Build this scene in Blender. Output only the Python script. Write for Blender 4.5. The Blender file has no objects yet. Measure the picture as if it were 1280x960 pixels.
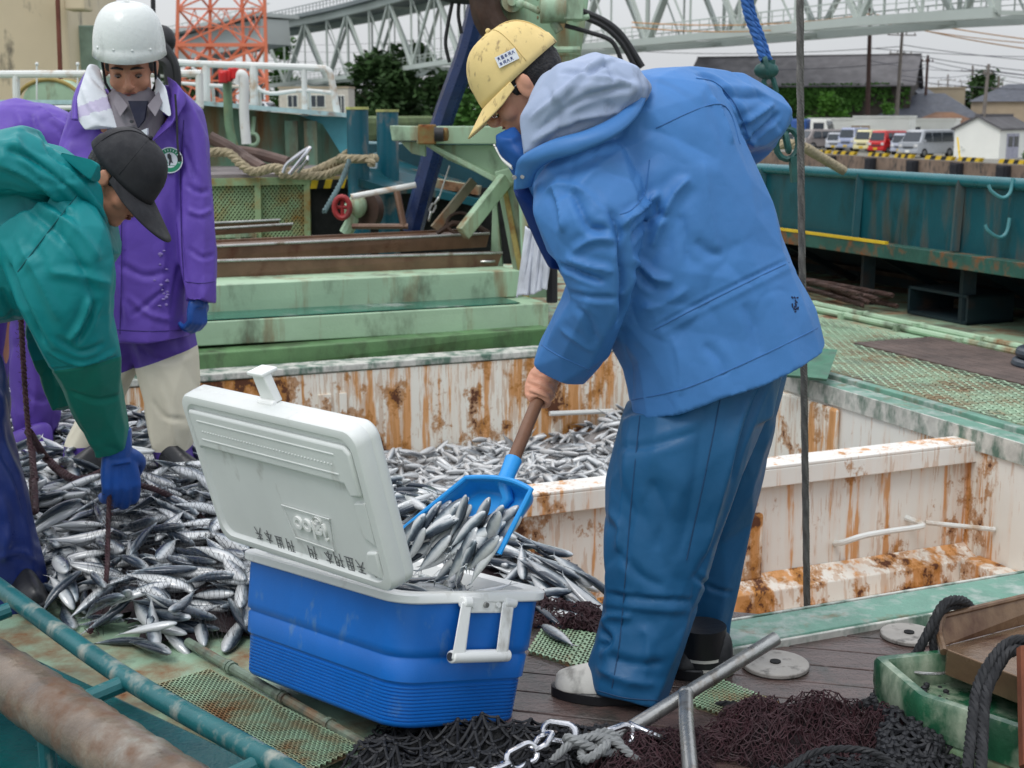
import bpy, bmesh, math, random
import numpy as np
from mathutils import Vector, Matrix, noise
from mathutils.bvhtree import BVHTree
scene = bpy.context.scene
C = scene.collection
# ---------------------------------------------------------------- camera, world, sun
PITCH = math.atan(335/1700); FPX = 1700.0; CAMH = 1.4
cam = bpy.data.cameras.new('camera'); camo = bpy.data.objects.new('camera', cam); C.objects.link(camo)
camo.location = (0, 0, CAMH); camo.rotation_euler = (math.pi/2 - PITCH, 0, 0)
cam.sensor_width = 36; cam.lens = FPX/1280*36; cam.clip_end = 5000; cam.clip_start = 0.05
cam.dof.use_dof = True; cam.dof.focus_distance = 3.4; cam.dof.aperture_fstop = 8.0
scene.camera = camo
world = bpy.data.worlds.new("World"); scene.world = world; world.use_nodes = True
wn = world.node_tree.nodes; wl = world.node_tree.links
sky = wn.new('ShaderNodeTexSky'); sky.sky_type = 'NISHITA'; sky.sun_disc = False
sky.sun_elevation = math.radians(58); sky.sun_rotation = math.radians(-30); sky.dust_density = 4; sky.air_density = 1
bg = wn['Background']; bg.inputs[1].default_value = 0.15
# overcast: the clear-sky colour is washed out by a cloud deck (soft noise over the direction)
wtc = wn.new('ShaderNodeTexCoord'); wmp = wn.new('ShaderNodeMapping'); wmp.inputs['Scale'].default_value = (1, 1, 3.5)
wnz = wn.new('ShaderNodeTexNoise'); wnz.inputs['Scale'].default_value = 1.6; wnz.inputs['Detail'].default_value = 5
wcr = wn.new('ShaderNodeValToRGB'); wcr.color_ramp.elements[0].position = .3; wcr.color_ramp.elements[1].position = .75
wcr.color_ramp.elements[0].color = (3.9, 4.15, 4.55, 1); wcr.color_ramp.elements[1].color = (5.3, 5.45, 5.6, 1)
wmx = wn.new('ShaderNodeMixRGB'); wmx.inputs[0].default_value = .85
wl.new(wtc.outputs['Generated'], wmp.inputs[0]); wl.new(wmp.outputs[0], wnz.inputs['Vector']); wl.new(wnz.outputs['Fac'], wcr.inputs[0])
wl.new(sky.outputs[0], wmx.inputs[1]); wl.new(wcr.outputs[0], wmx.inputs[2])
# an overcast sky is brighter overhead than at the horizon
wsp = wn.new('ShaderNodeSeparateXYZ'); wl.new(wtc.outputs['Generated'], wsp.inputs[0]); wmr = wn.new('ShaderNodeMapRange'); wl.new(wsp.outputs[2], wmr.inputs[0])
wmr.inputs[1].default_value = .05; wmr.inputs[2].default_value = .9; wmr.inputs[3].default_value = 1.0; wmr.inputs[4].default_value = 1.95
wmu = wn.new('ShaderNodeVectorMath'); wmu.operation = 'SCALE'; wl.new(wmx.outputs[0], wmu.inputs[0]); wl.new(wmr.outputs[0], wmu.inputs['Scale']); wl.new(wmu.outputs[0], bg.inputs[0])
sun = bpy.data.lights.new('sun', 'SUN'); sun.energy = 1.3; sun.angle = math.radians(25); sun.color = (1, .98, .95)
suno = bpy.data.objects.new('sun', sun); C.objects.link(suno)
suno.rotation_euler = (math.radians(32), 0, math.radians(-30 + 0))
vs = scene.view_settings; vs.view_transform = 'Standard'; vs.look = 'None'; vs.exposure = 0.02; vs.gamma = 1; vs.use_curve_mapping = False
try:
    scene.cycles.use_denoising = True; scene.cycles.max_bounces = 6; scene.cycles.transparent_max_bounces = 6
except Exception: pass
# ---------------------------------------------------------------- pixel -> point
CP, SP = math.cos(PITCH), math.sin(PITCH)
def ray(px, py):
    x = (px-640)/FPX; v = (480-py)/FPX
    return Vector((x, CP+v*SP, -SP+v*CP))
def g(px, py, z=0.0):
    d = ray(px, py); t = (z-CAMH)/d.z
    return Vector((d.x*t, d.y*t, z))
def at(px, py, Y):
    d = ray(px, py); t = Y/d.y
    return Vector((d.x*t, Y, CAMH+d.z*t))
def S(u, v, z=0.0):      # ship frame: u across the hold, v towards the camera
    a = math.radians(23)
    return Vector((u*math.cos(a)+v*math.sin(a), u*math.sin(a)-v*math.cos(a), z))
def toS(p):
    a = math.radians(23)
    return (p[0]*math.cos(a)+p[1]*math.sin(a), p[0]*math.sin(a)-p[1]*math.cos(a))
# ---------------------------------------------------------------- materials
def lin(r, g_, b, k=1.0):
    f = lambda c: (c/255/12.92 if c/255 <= .04045 else ((c/255+.055)/1.055)**2.4)*k
    return (f(r), f(g_), f(b), 1)
MC = {}
def mat(name, col, rough=.6, metal=0.0, var=.25, vscale=6, bump=.15, bscale=60, rust=0.0, rcol=(.22, .075, .02), rscale=5,
        streak=0.0, dirt=0.0, dcol=(.05, .045, .04), dscale=3, coat=0.0, spec=.5, col2=None, obj=False, stretch=None, bdist=.01, bump2=0, b2scale=20, b2dist=.006):
    if name in MC: return MC[name]
    m = bpy.data.materials.new(name); m.use_nodes = True; MC[name] = m
    n = m.node_tree.nodes; l = m.node_tree.links; b = n['Principled BSDF']
    if obj: src = n.new('ShaderNodeTexCoord').outputs['Object']
    else: src = n.new('ShaderNodeNewGeometry').outputs['Position']
    def nz(scale, detail=5, sc=None, off=0):
        v = src
        mp = n.new('ShaderNodeMapping'); l.new(v, mp.inputs[0]); mp.inputs['Location'].default_value = (off, off*1.7, off*.3)
        if sc: mp.inputs['Scale'].default_value = sc
        t = n.new('ShaderNodeTexNoise'); t.inputs['Scale'].default_value = scale; t.inputs['Detail'].default_value = detail
        t.inputs['Roughness'].default_value = .6
        l.new(mp.outputs[0], t.inputs['Vector']); return t.outputs['Fac']
    def ramp(fac, a, bb, c0=(0, 0, 0, 1), c1=(1, 1, 1, 1)):
        r = n.new('ShaderNodeValToRGB'); r.color_ramp.elements[0].position = a; r.color_ramp.elements[1].position = bb
        r.color_ramp.elements[0].color = c0; r.color_ramp.elements[1].color = c1; l.new(fac, r.inputs[0]); return r.outputs[0]
    def mix(f, a, bb, mode='MIX'):
        x = n.new('ShaderNodeMixRGB'); x.blend_type = mode
        if isinstance(f, (int, float)): x.inputs[0].default_value = f
        else: l.new(f, x.inputs[0])
        for i, q in ((1, a), (2, bb)):
            if isinstance(q, tuple): x.inputs[i].default_value = q if len(q) == 4 else q+(1,)
            else: l.new(q, x.inputs[i])
        return x.outputs[0]
    c = tuple(col[:3])+(1,)
    lo = tuple(max(0, q*(1-var)) for q in c[:3])+(1,); hi = tuple(min(1, q*(1+var)) for q in c[:3])+(1,)
    if col2: hi = tuple(col2[:3])+(1,)
    out = ramp(nz(vscale, 6, stretch), .3, .7, lo, hi)
    rv = rough
    if dirt > 0:
        d = ramp(nz(dscale, 8, (1, 1, .5), 3.1), .62-dirt*.3, .75-dirt*.2)
        out = mix(d, out, dcol+(1,) if len(dcol) == 3 else dcol)
    rmask = None
    if rust > 0:
        sc = (1, 1, .14) if streak else (1, 1, 1)
        a = nz(rscale*(3.2 if streak else 1.6), 8, sc, 7.7)
        pb = nz(rscale*.35, 3, None, 1.3)
        mm = n.new('ShaderNodeMath'); mm.operation = 'MULTIPLY_ADD'; l.new(a, mm.inputs[0]); mm.inputs[1].default_value = .62; 
        mb = n.new('ShaderNodeMath'); mb.operation = 'MULTIPLY'; l.new(pb, mb.inputs[0]); mb.inputs[1].default_value = .38
        l.new(mb.outputs[0], mm.inputs[2]); s = mm.outputs[0]
        t0 = .665-rust*.2
        stain = ramp(s, t0-.06, t0+.08)
        out = mix(stain, out, tuple(rcol)+(1,))
        core = ramp(s, t0+.075, t0+.12)
        out = mix(core, out, tuple(q*.3 for q in rcol)+(1,))
        rmask = stain
    l.new(out, b.inputs['Base Color'])
    if rmask is not None:
        rr = mix(rmask, (rough,)*3+(1,), (.9, .9, .9, 1)); l.new(rr, b.inputs['Roughness'])
    else:
        rr = ramp(nz(vscale*1.7, 4, None, 5), .3, .7, (max(0, rough*.75),)*3+(1,), (min(1, rough*1.2),)*3+(1,)); l.new(rr, b.inputs['Roughness'])
    b.inputs['Metallic'].default_value = metal
    b.inputs['Specular IOR Level'].default_value = spec
    if coat: b.inputs['Coat Weight'].default_value = coat; b.inputs['Coat Roughness'].default_value = .15
    if bump:
        bp = n.new('ShaderNodeBump'); bp.inputs['Strength'].default_value = bump; bp.inputs['Distance'].default_value = bdist
        l.new(nz(bscale, 5), bp.inputs['Height']); l.new(bp.outputs[0], b.inputs['Normal'])
        if bump2:
            b2 = n.new('ShaderNodeBump'); b2.inputs['Strength'].default_value = bump2; b2.inputs['Distance'].default_value = b2dist
            rm = n.new('ShaderNodeMath'); rm.operation = 'ABSOLUTE'; sb = n.new('ShaderNodeMath'); sb.operation = 'SUBTRACT'; l.new(nz(b2scale, 2, None, 4.2), sb.inputs[0]); sb.inputs[1].default_value = .5; l.new(sb.outputs[0], rm.inputs[0])
            l.new(rm.outputs[0], b2.inputs['Height']); l.new(b2.outputs[0], bp.inputs['Normal'])
    return m
def rustwall(name, base, cover=.5, rough=.5, orange=(.6, .25, .045), dark=(.10, .035, .015), sx=16, blot=3.2, horiz=False):
    if name in MC: return MC[name]
    m = bpy.data.materials.new(name); m.use_nodes = True; MC[name] = m; n = m.node_tree.nodes; l = m.node_tree.links; b = n['Principled BSDF']
    src = n.new('ShaderNodeNewGeometry').outputs['Position']
    def nz(sc, det=6, off=0, rg=.6):
        mp = n.new('ShaderNodeMapping'); l.new(src, mp.inputs[0]); mp.inputs['Location'].default_value = (off, off*2, off*.7); mp.inputs['Scale'].default_value = sc
        t = n.new('ShaderNodeTexNoise'); t.inputs['Scale'].default_value = 1; t.inputs['Detail'].default_value = det; t.inputs['Roughness'].default_value = rg; l.new(mp.outputs[0], t.inputs['Vector']); return t.outputs['Fac']
    def mth(op, a, c):
        x = n.new('ShaderNodeMath'); x.operation = op
        for i, q in enumerate((a, c)):
            if isinstance(q, (int, float)): x.inputs[i].default_value = q
            else: l.new(q, x.inputs[i])
        return x.outputs[0]
    def rp(f, a, c):
        r = n.new('ShaderNodeMapRange'); r.interpolation_type = 'SMOOTHSTEP'; l.new(f, r.inputs[0]); r.inputs[1].default_value = a; r.inputs[2].default_value = c; return r.outputs[0]
    def mix(f, a, c):
        x = n.new('ShaderNodeMixRGB'); l.new(f, x.inputs[0])
        for i, q in ((1, a), (2, c)):
            if isinstance(q, tuple): x.inputs[i].default_value = q[:3]+(1,)
            else: l.new(q, x.inputs[i])
        return x.outputs[0]
    st = nz((sx, sx, sx*.07), 7, 3.3); pt = nz((blot*.5, blot*.5, blot*.35), 5, 9.1); fine = nz((sx*2.6, sx*2.6, sx*.25), 5, 1.7); bl = nz((blot*1.6, blot*1.6, blot*1.3), 9, 4.4, .7)
    s1 = mth('ADD', mth('MULTIPLY', st, .6), mth('MULTIPLY', pt, .4)); th = .64-cover*.22
    pale = rp(s1, th-.07, th+.03); strong = rp(s1, th+.01, th+.055)
    s2 = mth('ADD', mth('MULTIPLY', bl, .65), mth('MULTIPLY', pt, .35)); bm = rp(s2, th+.005, th+.04); core = rp(s2, th+.05, th+.075); thin = rp(mth('ADD', mth('MULTIPLY', fine, .7), mth('MULTIPLY', pt, .3)), th+.005, th+.04)
    bc = tuple(base[:3]); c = mix(nz((2, 2, 2), 4, 6), tuple(q*.82 for q in bc), tuple(min(.9, q*1.06) for q in bc))
    c = mix(mth('MULTIPLY', pale, .28), c, tuple(.5*(orange[i]+bc[i]) for i in range(3))); c = mix(mth('MULTIPLY', strong, .85), c, orange); c = mix(mth('MULTIPLY', thin, .4), c, tuple(q*.7 for q in orange)); c = mix(mth('MULTIPLY', bm, .8), c, tuple(q*.62 for q in orange)); c = mix(core, c, dark)
    l.new(c, b.inputs['Base Color']); rr = mth('ADD', mth('MULTIPLY', bm, .4), rough); l.new(rr, b.inputs['Roughness'])
    bp = n.new('ShaderNodeBump'); bp.inputs['Strength'].default_value = .5; bp.inputs['Distance'].default_value = .006; l.new(mth('SUBTRACT', 0, s2), bp.inputs['Height']); l.new(bp.outputs[0], b.inputs['Normal']); return m
# ---------------------------------------------------------------- object plumbing
def tag(o, label=None, cat=None, group=None, kind=None):
    if label: o['label'] = label
    if cat: o['category'] = cat
    if group: o['group'] = group
    if kind: o['kind'] = kind
    return o
def empty(name, loc, label=None, cat=None, group=None):
    o = bpy.data.objects.new(name, None); C.objects.link(o); o.location = loc; o.empty_display_size = .1
    return tag(o, label, cat, group)
def wloc(o):
    v = Vector((0, 0, 0))
    while o: v += Vector(o.location); o = o.parent
    return v
class MB:
    def __init__(s): s.v = []; s.f = []; s.m = []
    def add(s, vs_, fs, mi=0):
        k = len(s.v); s.v += [tuple(p) for p in vs_]; s.f += [tuple(i+k for i in f) for f in fs]; s.m += [mi]*len(fs); return s
    def hexa(s, p, mi=0):   # 8 pts: bottom 4 ccw, top 4 ccw
        return s.add(p, [(3, 2, 1, 0), (4, 5, 6, 7), (0, 1, 5, 4), (1, 2, 6, 5), (2, 3, 7, 6), (3, 0, 4, 7)], mi)
    def box(s, c, d, rz=0, M=None, mi=0):
        x, y, z = d[0]/2, d[1]/2, d[2]/2
        P = [Vector(q) for q in ((-x, -y, -z), (x, -y, -z), (x, y, -z), (-x, y, -z), (-x, -y, z), (x, -y, z), (x, y, z), (-x, y, z))]
        R = M if M is not None else Matrix.Rotation(rz, 3, 'Z')
        return s.hexa([R @ q + Vector(c) for q in P], mi)
    def beam(s, a, b, w, h, up=(0, 0, 1), mi=0):
        a, b = Vector(a), Vector(b); t = (b-a).normalized(); upv = Vector(up)
        if abs(t.dot(upv)) > .98: upv = Vector((1, 0, 0))
        sd = t.cross(upv).normalized()*w/2; u = sd.cross(t).normalized()*h/2
        return s.hexa([a-sd-u, a+sd-u, b+sd-u, b-sd-u, a-sd+u, a+sd+u, b+sd+u, b-sd+u], mi)
    def tube(s, pts, r, n=8, caps=True, mi=0, closed=False):
        pts = [Vector(p) for p in pts]; N = len(pts)
        rs = [r]*N if isinstance(r, (int, float)) else list(r)
        up = None; vs_ = []
        for i, p in enumerate(pts):
            if closed: t = (pts[(i+1) % N]-pts[i-1])
            else: t = (pts[min(i+1, N-1)]-pts[max(i-1, 0)])
            t = t.normalized() if t.length > 1e-9 else Vector((0, 0, 1))
            if up is None:
                up = Vector((0, 0, 1)) if abs(t.z) < .9 else Vector((1, 0, 0))
            up = (up - t*up.dot(t)); up = up.normalized() if up.length > 1e-6 else t.orthogonal().normalized()
            sd = t.cross(up)
            for k in range(n):
                a = 2*math.pi*k/n; vs_.append(p+(sd*math.cos(a)+up*math.sin(a))*rs[i])
        fs = []
        for i in range(N if closed else N-1):
            for k in range(n):
                a0 = i*n+k; a1 = i*n+(k+1) % n; j = ((i+1) % N)*n
                fs.append((a0, a1, j+(k+1) % n, j+k))
        if caps and not closed:
            fs.append(tuple(reversed(range(n)))); fs.append(tuple(range((N-1)*n, N*n)))
        return s.add(vs_, fs, mi)
    def loft(s, rings, caps=True, mi=0):
        n = len(rings[0]); vs_ = [p for r in rings for p in r]; fs = []
        for i in range(len(rings)-1):
            for k in range(n):
                fs.append((i*n+k, i*n+(k+1) % n, (i+1)*n+(k+1) % n, (i+1)*n+k))
        if caps: fs.append(tuple(reversed(range(n)))); fs.append(tuple(range((len(rings)-1)*n, len(rings)*n)))
        return s.add(vs_, fs, mi)
    def grid(s, fn, nu, nv, mi=0):
        vs_ = [fn(i/nu, j/nv) for j in range(nv+1) for i in range(nu+1)]
        fs = [(j*(nu+1)+i, j*(nu+1)+i+1, (j+1)*(nu+1)+i+1, (j+1)*(nu+1)+i) for j in range(nv) for i in range(nu)]
        return s.add(vs_, fs, mi)
    def poly(s, pts, th, mi=0):     # polygon extruded by vector th
        n = len(pts); th = Vector(th); pts = [Vector(p) for p in pts]
        vs_ = pts+[p+th for p in pts]
        return s.add(vs_, [tuple(reversed(range(n))), tuple(range(n, 2*n))]+[(i, (i+1) % n, n+(i+1) % n, n+i) for i in range(n)], mi)
    def ball(s, c, r, n=10, mi=0, M=None):
        r = (r, r, r) if isinstance(r, (int, float)) else r; rings = []; c = Vector(c)
        for j in range(n+1):
            a = -math.pi/2+math.pi*min(max(j/n, .02), .98)
            ring = []
            for k in range(n*2):
                t = 2*math.pi*k/(n*2); q = Vector((r[0]*math.cos(a)*math.cos(t), r[1]*math.cos(a)*math.sin(t), r[2]*math.sin(a)))
                if M is not None: q = M @ q
                ring.append(q+c)
            rings.append(ring)
        return s.loft(rings, True, mi)
    def cyl(s, c, r, h, n=20, mi=0, r2=None):
        c = Vector(c); return s.tube([c, c+Vector((0, 0, h))], [r, r if r2 is None else r2], n, True, mi)
    def mesh(s, name, smooth=True):
        me = bpy.data.meshes.new(name); me.from_pydata(s.v, [], s.f); me.update()
        bm = bmesh.new(); bm.from_mesh(me); bmesh.ops.recalc_face_normals(bm, faces=bm.faces); bm.to_mesh(me); bm.free()
        if len(set(s.m)) > 1: me.polygons.foreach_set('material_index', s.m)
        return me
    def build(s, name, m, parent=None, smooth=True, bevel=0, seg=2, sub=0, autos=35):
        off = wloc(parent) if parent else None
        if off is None:
            # origin at the base of the thing
            A = np.array(s.v); c = (A.min(0)+A.max(0))/2; off = Vector((c[0], c[1], A[:, 2].min()))
        s.v = [(p[0]-off[0], p[1]-off[1], p[2]-off[2]) for p in s.v]
        me = s.mesh(name); o = bpy.data.objects.new(name, me); C.objects.link(o)
        if parent: o.parent = parent
        else: o.location = off
        ms = m if isinstance(m, (list, tuple)) else [m]
        for q in ms: me.materials.append(q)
        if smooth:
            me.polygons.foreach_set('use_smooth', [True]*len(me.polygons))
            if autos:
                try: me.set_sharp_from_angle(angle=math.radians(autos))
                except Exception: pass
        if bevel:
            b = o.modifiers.new('bevel', 'BEVEL'); b.width = bevel; b.segments = seg; b.limit_method = 'ANGLE'; b.angle_limit = math.radians(40)
            b.harden_normals = False
        if sub:
            q = o.modifiers.new('sub', 'SUBSURF'); q.levels = sub; q.render_levels = sub
        return o
def copy_tree(o, parent=None):
    c = o.copy(); C.objects.link(c)
    if parent: c.parent = parent
    for ch in [x for x in C.objects if x.parent == o]: copy_tree(ch, c)
    return c
def lerp(a, b, t): return a+(b-a)*t
def cr(P, n):      # catmull-rom resample of a list of vectors/arrays
    P = [np.array(p, float) for p in P]; out = []
    for i in range(len(P)-1):
        p0 = P[max(i-1, 0)]; p1 = P[i]; p2 = P[i+1]; p3 = P[min(i+2, len(P)-1)]
        for k in range(n):
            t = k/n
            out.append(.5*((2*p1)+(-p0+p2)*t+(2*p0-5*p1+4*p2-p3)*t*t+(-p0+3*p1-3*p2+p3)*t**3))
    out.append(P[-1]); return out
def crv(P, n): return [Vector(q) for q in cr([tuple(p) for p in P], n)]
def fbm(p, sc=1.0, o=3):
    return noise.fractal(Vector(p)*sc, .7, 2.0, o)
# diamond (expanded metal) grid over a bilinear patch
def diamond(mb, fn, nu, nv, w, th, nrm):
    nrm = Vector(nrm)
    for i in range(nu):
        for j in range(nv):
            c = [(i+.5, j), (i+1, j+.5), (i+.5, j+1), (i, j+.5)]
            for k in range(4):
                a = fn(c[k][0]/nu, c[k][1]/nv); b = fn(c[(k+1) % 4][0]/nu, c[(k+1) % 4][1]/nv)
                t = (b-a).normalized(); sd = t.cross(nrm).normalized()*w/2
                h = nrm*th
                mb.add([a-sd, a+sd, b+sd, b-sd, a-sd+h, a+sd+h, b+sd+h, b-sd+h], [(4, 5, 6, 7), (0, 1, 5, 4), (2, 3, 7, 6)])
def bil(p00, p10, p11, p01):
    def f(u, v):
        return (p00*(1-u)+p10*u)*(1-v)+(p01*(1-u)+p11*u)*v
    return f
def rope(mb, pts, r, strands=3, pitch=.08, n=6, sub=6, mi=0):
    P = crv(pts, sub) if sub > 1 else [Vector(p) for p in pts]
    # resample evenly
    L = [0]
    for i in range(1, len(P)): L.append(L[-1]+(P[i]-P[i-1]).length)
    tot = L[-1]; m = max(4, int(tot/(pitch/6))); Q = []; k = 0
    for i in range(m+1):
        s = tot*i/m
        while k < len(L)-2 and L[k+1] < s: k += 1
        t = (s-L[k])/max(L[k+1]-L[k], 1e-9); Q.append(P[k].lerp(P[k+1], min(1, t)))
    for st in range(strands):
        pp = []; up = Vector((0, 0, 1))
        for i, q in enumerate(Q):
            t = (Q[min(i+1, m)]-Q[max(i-1, 0)]).normalized()
            up = (up-t*up.dot(t)); up = up.normalized() if up.length > 1e-5 else t.orthogonal().normalized(); sd = t.cross(up)
            a = 2*math.pi*(st/strands+tot*i/m/pitch)
            pp.append(q+(sd*math.cos(a)+up*math.sin(a))*r*.5)
        mb.tube(pp, r*.56, n, True, mi)
def chain(mb, pts, L, W, r, n=6, sub=6, mi=0, roll0=0):
    P = crv(pts, sub); acc = [0]
    for i in range(1, len(P)): acc.append(acc[-1]+(P[i]-P[i-1]).length)
    tot = acc[-1]; step = (L-2*r)*.98; m = int(tot/step); k = 0
    for i in range(m):
        s = step*(i+.5)
        while k < len(acc)-2 and acc[k+1] < s: k += 1
        t = (P[k+1]-P[k]).normalized(); c = P[k].lerp(P[k+1], (s-acc[k])/max(1e-9, acc[k+1]-acc[k]))
        up = Vector((0, 0, 1)) if abs(t.z) < .95 else Vector((1, 0, 0))
        a = t.cross(up).normalized(); b = a.cross(t)
        ang = roll0+(i % 2)*math.pi/2; sd = a*math.cos(ang)+b*math.sin(ang)
        pp = []
        for q in range(16):
            th = 2*math.pi*q/16; x = math.cos(th); y = math.sin(th)
            ex = (L/2-W/2)*(1 if x > 0 else -1)+x*(W/2-r)
            pp.append(c+t*ex+sd*y*(W/2-r))
        mb.tube(pp, r, n, False, mi, closed=True)
# ---------------------------------------------------------------- material palette
M_water = mat('water', lin(110, 125, 128, .6), rough=.22, var=.25, vscale=.6, bump=.9, bscale=1.6, bdist=.35, spec=.6)
M_quay = mat('quay_concrete', lin(130, 128, 120), rough=.9, var=.25, vscale=.2, bump=.1)
M_qwall = mat('quay_wall', lin(128, 108, 92), rough=.9, var=.3, vscale=.5, dirt=.4)
M_rub = mat('fender_rubber', lin(28, 28, 34), rough=.8)
M_yel = mat('yellow_paint', lin(215, 180, 40), rough=.6, var=.15)
M_blk = mat('black_paint', lin(25, 25, 28), rough=.6)
M_leaf = [mat('leaves_dark', lin(48, 72, 36), rough=.7, var=.45, vscale=.25, spec=.2), mat('leaves_mid', lin(66, 104, 44), rough=.7, var=.4, vscale=.3, spec=.2),
          mat('leaves_bright', lin(88, 135, 52), rough=.7, var=.35, vscale=.5, spec=.2)]
M_bark = mat('bark', lin(70, 60, 48), rough=.9)
M_brg = mat('bridge_steel', lin(184, 192, 184), rough=.6, var=.1, vscale=.1)
M_brgd = mat('bridge_deck_grey', lin(120, 128, 128), rough=.7, var=.15, vscale=.1)
M_org = mat('tower_orange_hazed', lin(214, 118, 86), rough=.6, var=.1)  # orange paled: the slight distance haze is put into this colour
M_wood = mat('weathered_boards', lin(62, 56, 50), rough=.9, var=.35, vscale=.8, stretch=(1, 1, .1))
M_slate = mat('roof_slate', lin(92, 90, 92), rough=.8, var=.2, vscale=.6)
M_tile = mat('roof_tiles_dark', lin(66, 70, 80), rough=.55, var=.25, vscale=1.2)
M_rroof = mat('roof_rusted', lin(115, 82, 58), rough=.8, var=.3, vscale=.5)
M_plas = mat('plaster_brown', lin(150, 138, 118), rough=.9, var=.15, vscale=.5)
M_ctan = mat('plaster_tan', lin(175, 158, 135), rough=.9, var=.12, vscale=.5)
M_white = mat('white_siding', lin(238, 238, 230), rough=.6, var=.05, vscale=.6)
M_glass = mat('window_glass', lin(42, 50, 58), rough=.08, var=.2, bump=0, spec=.8)
M_tan = mat('tan_shutter', lin(175, 150, 120), rough=.7)
M_pole = mat('pole_concrete', lin(120, 112, 105), rough=.85)
M_pold = mat('pole_dark_wood', lin(75, 55, 50), rough=.85)
M_wire = mat('wire', lin(70, 70, 80), rough=.6)
M_wirey = mat('wire_yellow_cover', lin(210, 150, 80), rough=.6)
M_tyre = mat('tyre', lin(26, 26, 28), rough=.85)
M_rim = mat('wheel_rim', lin(150, 152, 156), rough=.35, metal=.8)
M_red = mat('lamp_red', lin(180, 25, 20), rough=.2)
M_lens = mat('lamp_clear', lin(215, 215, 215), rough=.1)
M_dgrey = mat('dark_grey_trim', lin(50, 52, 55), rough=.5)
# ---------------------------------------------------------------- water and quay
QZ = -1.5
def sheet(name, pts, z, m, kind='structure', thick=0):
    mb = MB(); n = len(pts)
    mb.add([(p[0], p[1], z) for p in pts], [tuple(range(n))]); o = mb.build(name, m, None, False); o['kind'] = kind; return o
sheet('water', [(-2500, -400), (2500, -400), (2500, 4000), (-2500, 4000)], -2.6, M_water)
qa = g(350, 155, QZ); qb = g(1280, 206, QZ); dirq = (qb-qa).normalized(); q0 = qa-dirq*700; q1 = qb+dirq*90; inn = Vector((-dirq.y, dirq.x, 0));
if inn.y < 0: inn = -inn
far = 2600
mb = MB(); mb.poly([q0+Vector((0, 0, -1.4)), q1+Vector((0, 0, -1.4)), q1+inn*far+Vector((0, 0, -1.4)), q0+inn*far+Vector((0, 0, -1.4))], (0, 0, 1.4))
quay = mb.build('quay_ground', M_quay, None, False); quay['kind'] = 'structure'
# quay face beam
mb = MB(); mb.beam(q0+Vector((0, 0, -.55))-inn*.12, q1+Vector((0, 0, -.55))-inn*.12, .24, 1.05)
o = mb.build('quay_wall', M_qwall, None, False); tag(o, 'long brown concrete quay wall across the water, hung with black fenders', 'quay wall')
def onq(px):       # point of the quay edge seen at image column px
    best = None
    d = ray(px, 190); # intersect horizontally
    # solve q = qa + s*dirq with q.x/q.y = d.x/d.y
    k = d.x/d.y; s = (qa.x-k*qa.y)/(k*dirq.y-dirq.x); return qa+dirq*s
nf = 0
for px in (1045, 1095, 1148, 1204, 1263):
    p = onq(px); w = .75*p.y/100
    mb = MB(); mb.box(p-inn*.42+Vector((0, 0, -.65)), (1.1, .36, 1.15), math.atan2(dirq.y, dirq.x)); 
    mb.box(p-inn*.63+Vector((0, 0, -.65)), (.8, .1, 1.0), math.atan2(dirq.y, dirq.x))
    o = mb.build('dock_fender', M_rub, None, False, bevel=.05); tag(o, None, 'dock fender', 'black fenders along the quay wall')
    o['label'] = ['black dock fender on the quay wall below the lavender van', 'black dock fender on the quay wall below the cream van', 'black dock fender on the quay wall below the big silver van',
                  'black dock fender on the quay wall between the silver van and the white shed', 'black dock fender on the quay wall below the white shed door'][nf]; nf += 1
lab = ['left of the lavender van', 'before the cream van', 'before the red van', 'before the big silver van', 'before the green weeds', 'before the white shed door', 'before the grey minivan',
       'beyond the teal bollards', 'beyond the boom pole']
for i, (a, b) in enumerate(((1036, 1062), (1080, 1102), (1113, 1134), (1151, 1184), (1192, 1219), (1243, 1274), (1012, 1030), (510, 540), (562, 576))):
    A, B = onq(a)+inn*.45, onq(b)+inn*.45; L = (B-A).length; n = max(5, int(L/.62)); mb = MB()
    for k in range(n):
        p = A.lerp(B, (k)/n); q = A.lerp(B, (k+1)/n); s = (q-p)*.35
        h = .26; w = inn*.15
        mb.hexa([p-w, q-w, q+w, p+w, p-w+s+Vector((0, 0, h)), q-w+s+Vector((0, 0, h)), q+w+s+Vector((0, 0, h)), p+w+s+Vector((0, 0, h))], k % 2)
    o = mb.build('kerb_block', [M_yel, M_blk], None, False); tag(o, 'yellow and black kerb block on the quay edge '+lab[i], 'kerb block', 'striped kerb blocks along the quay')
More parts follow.
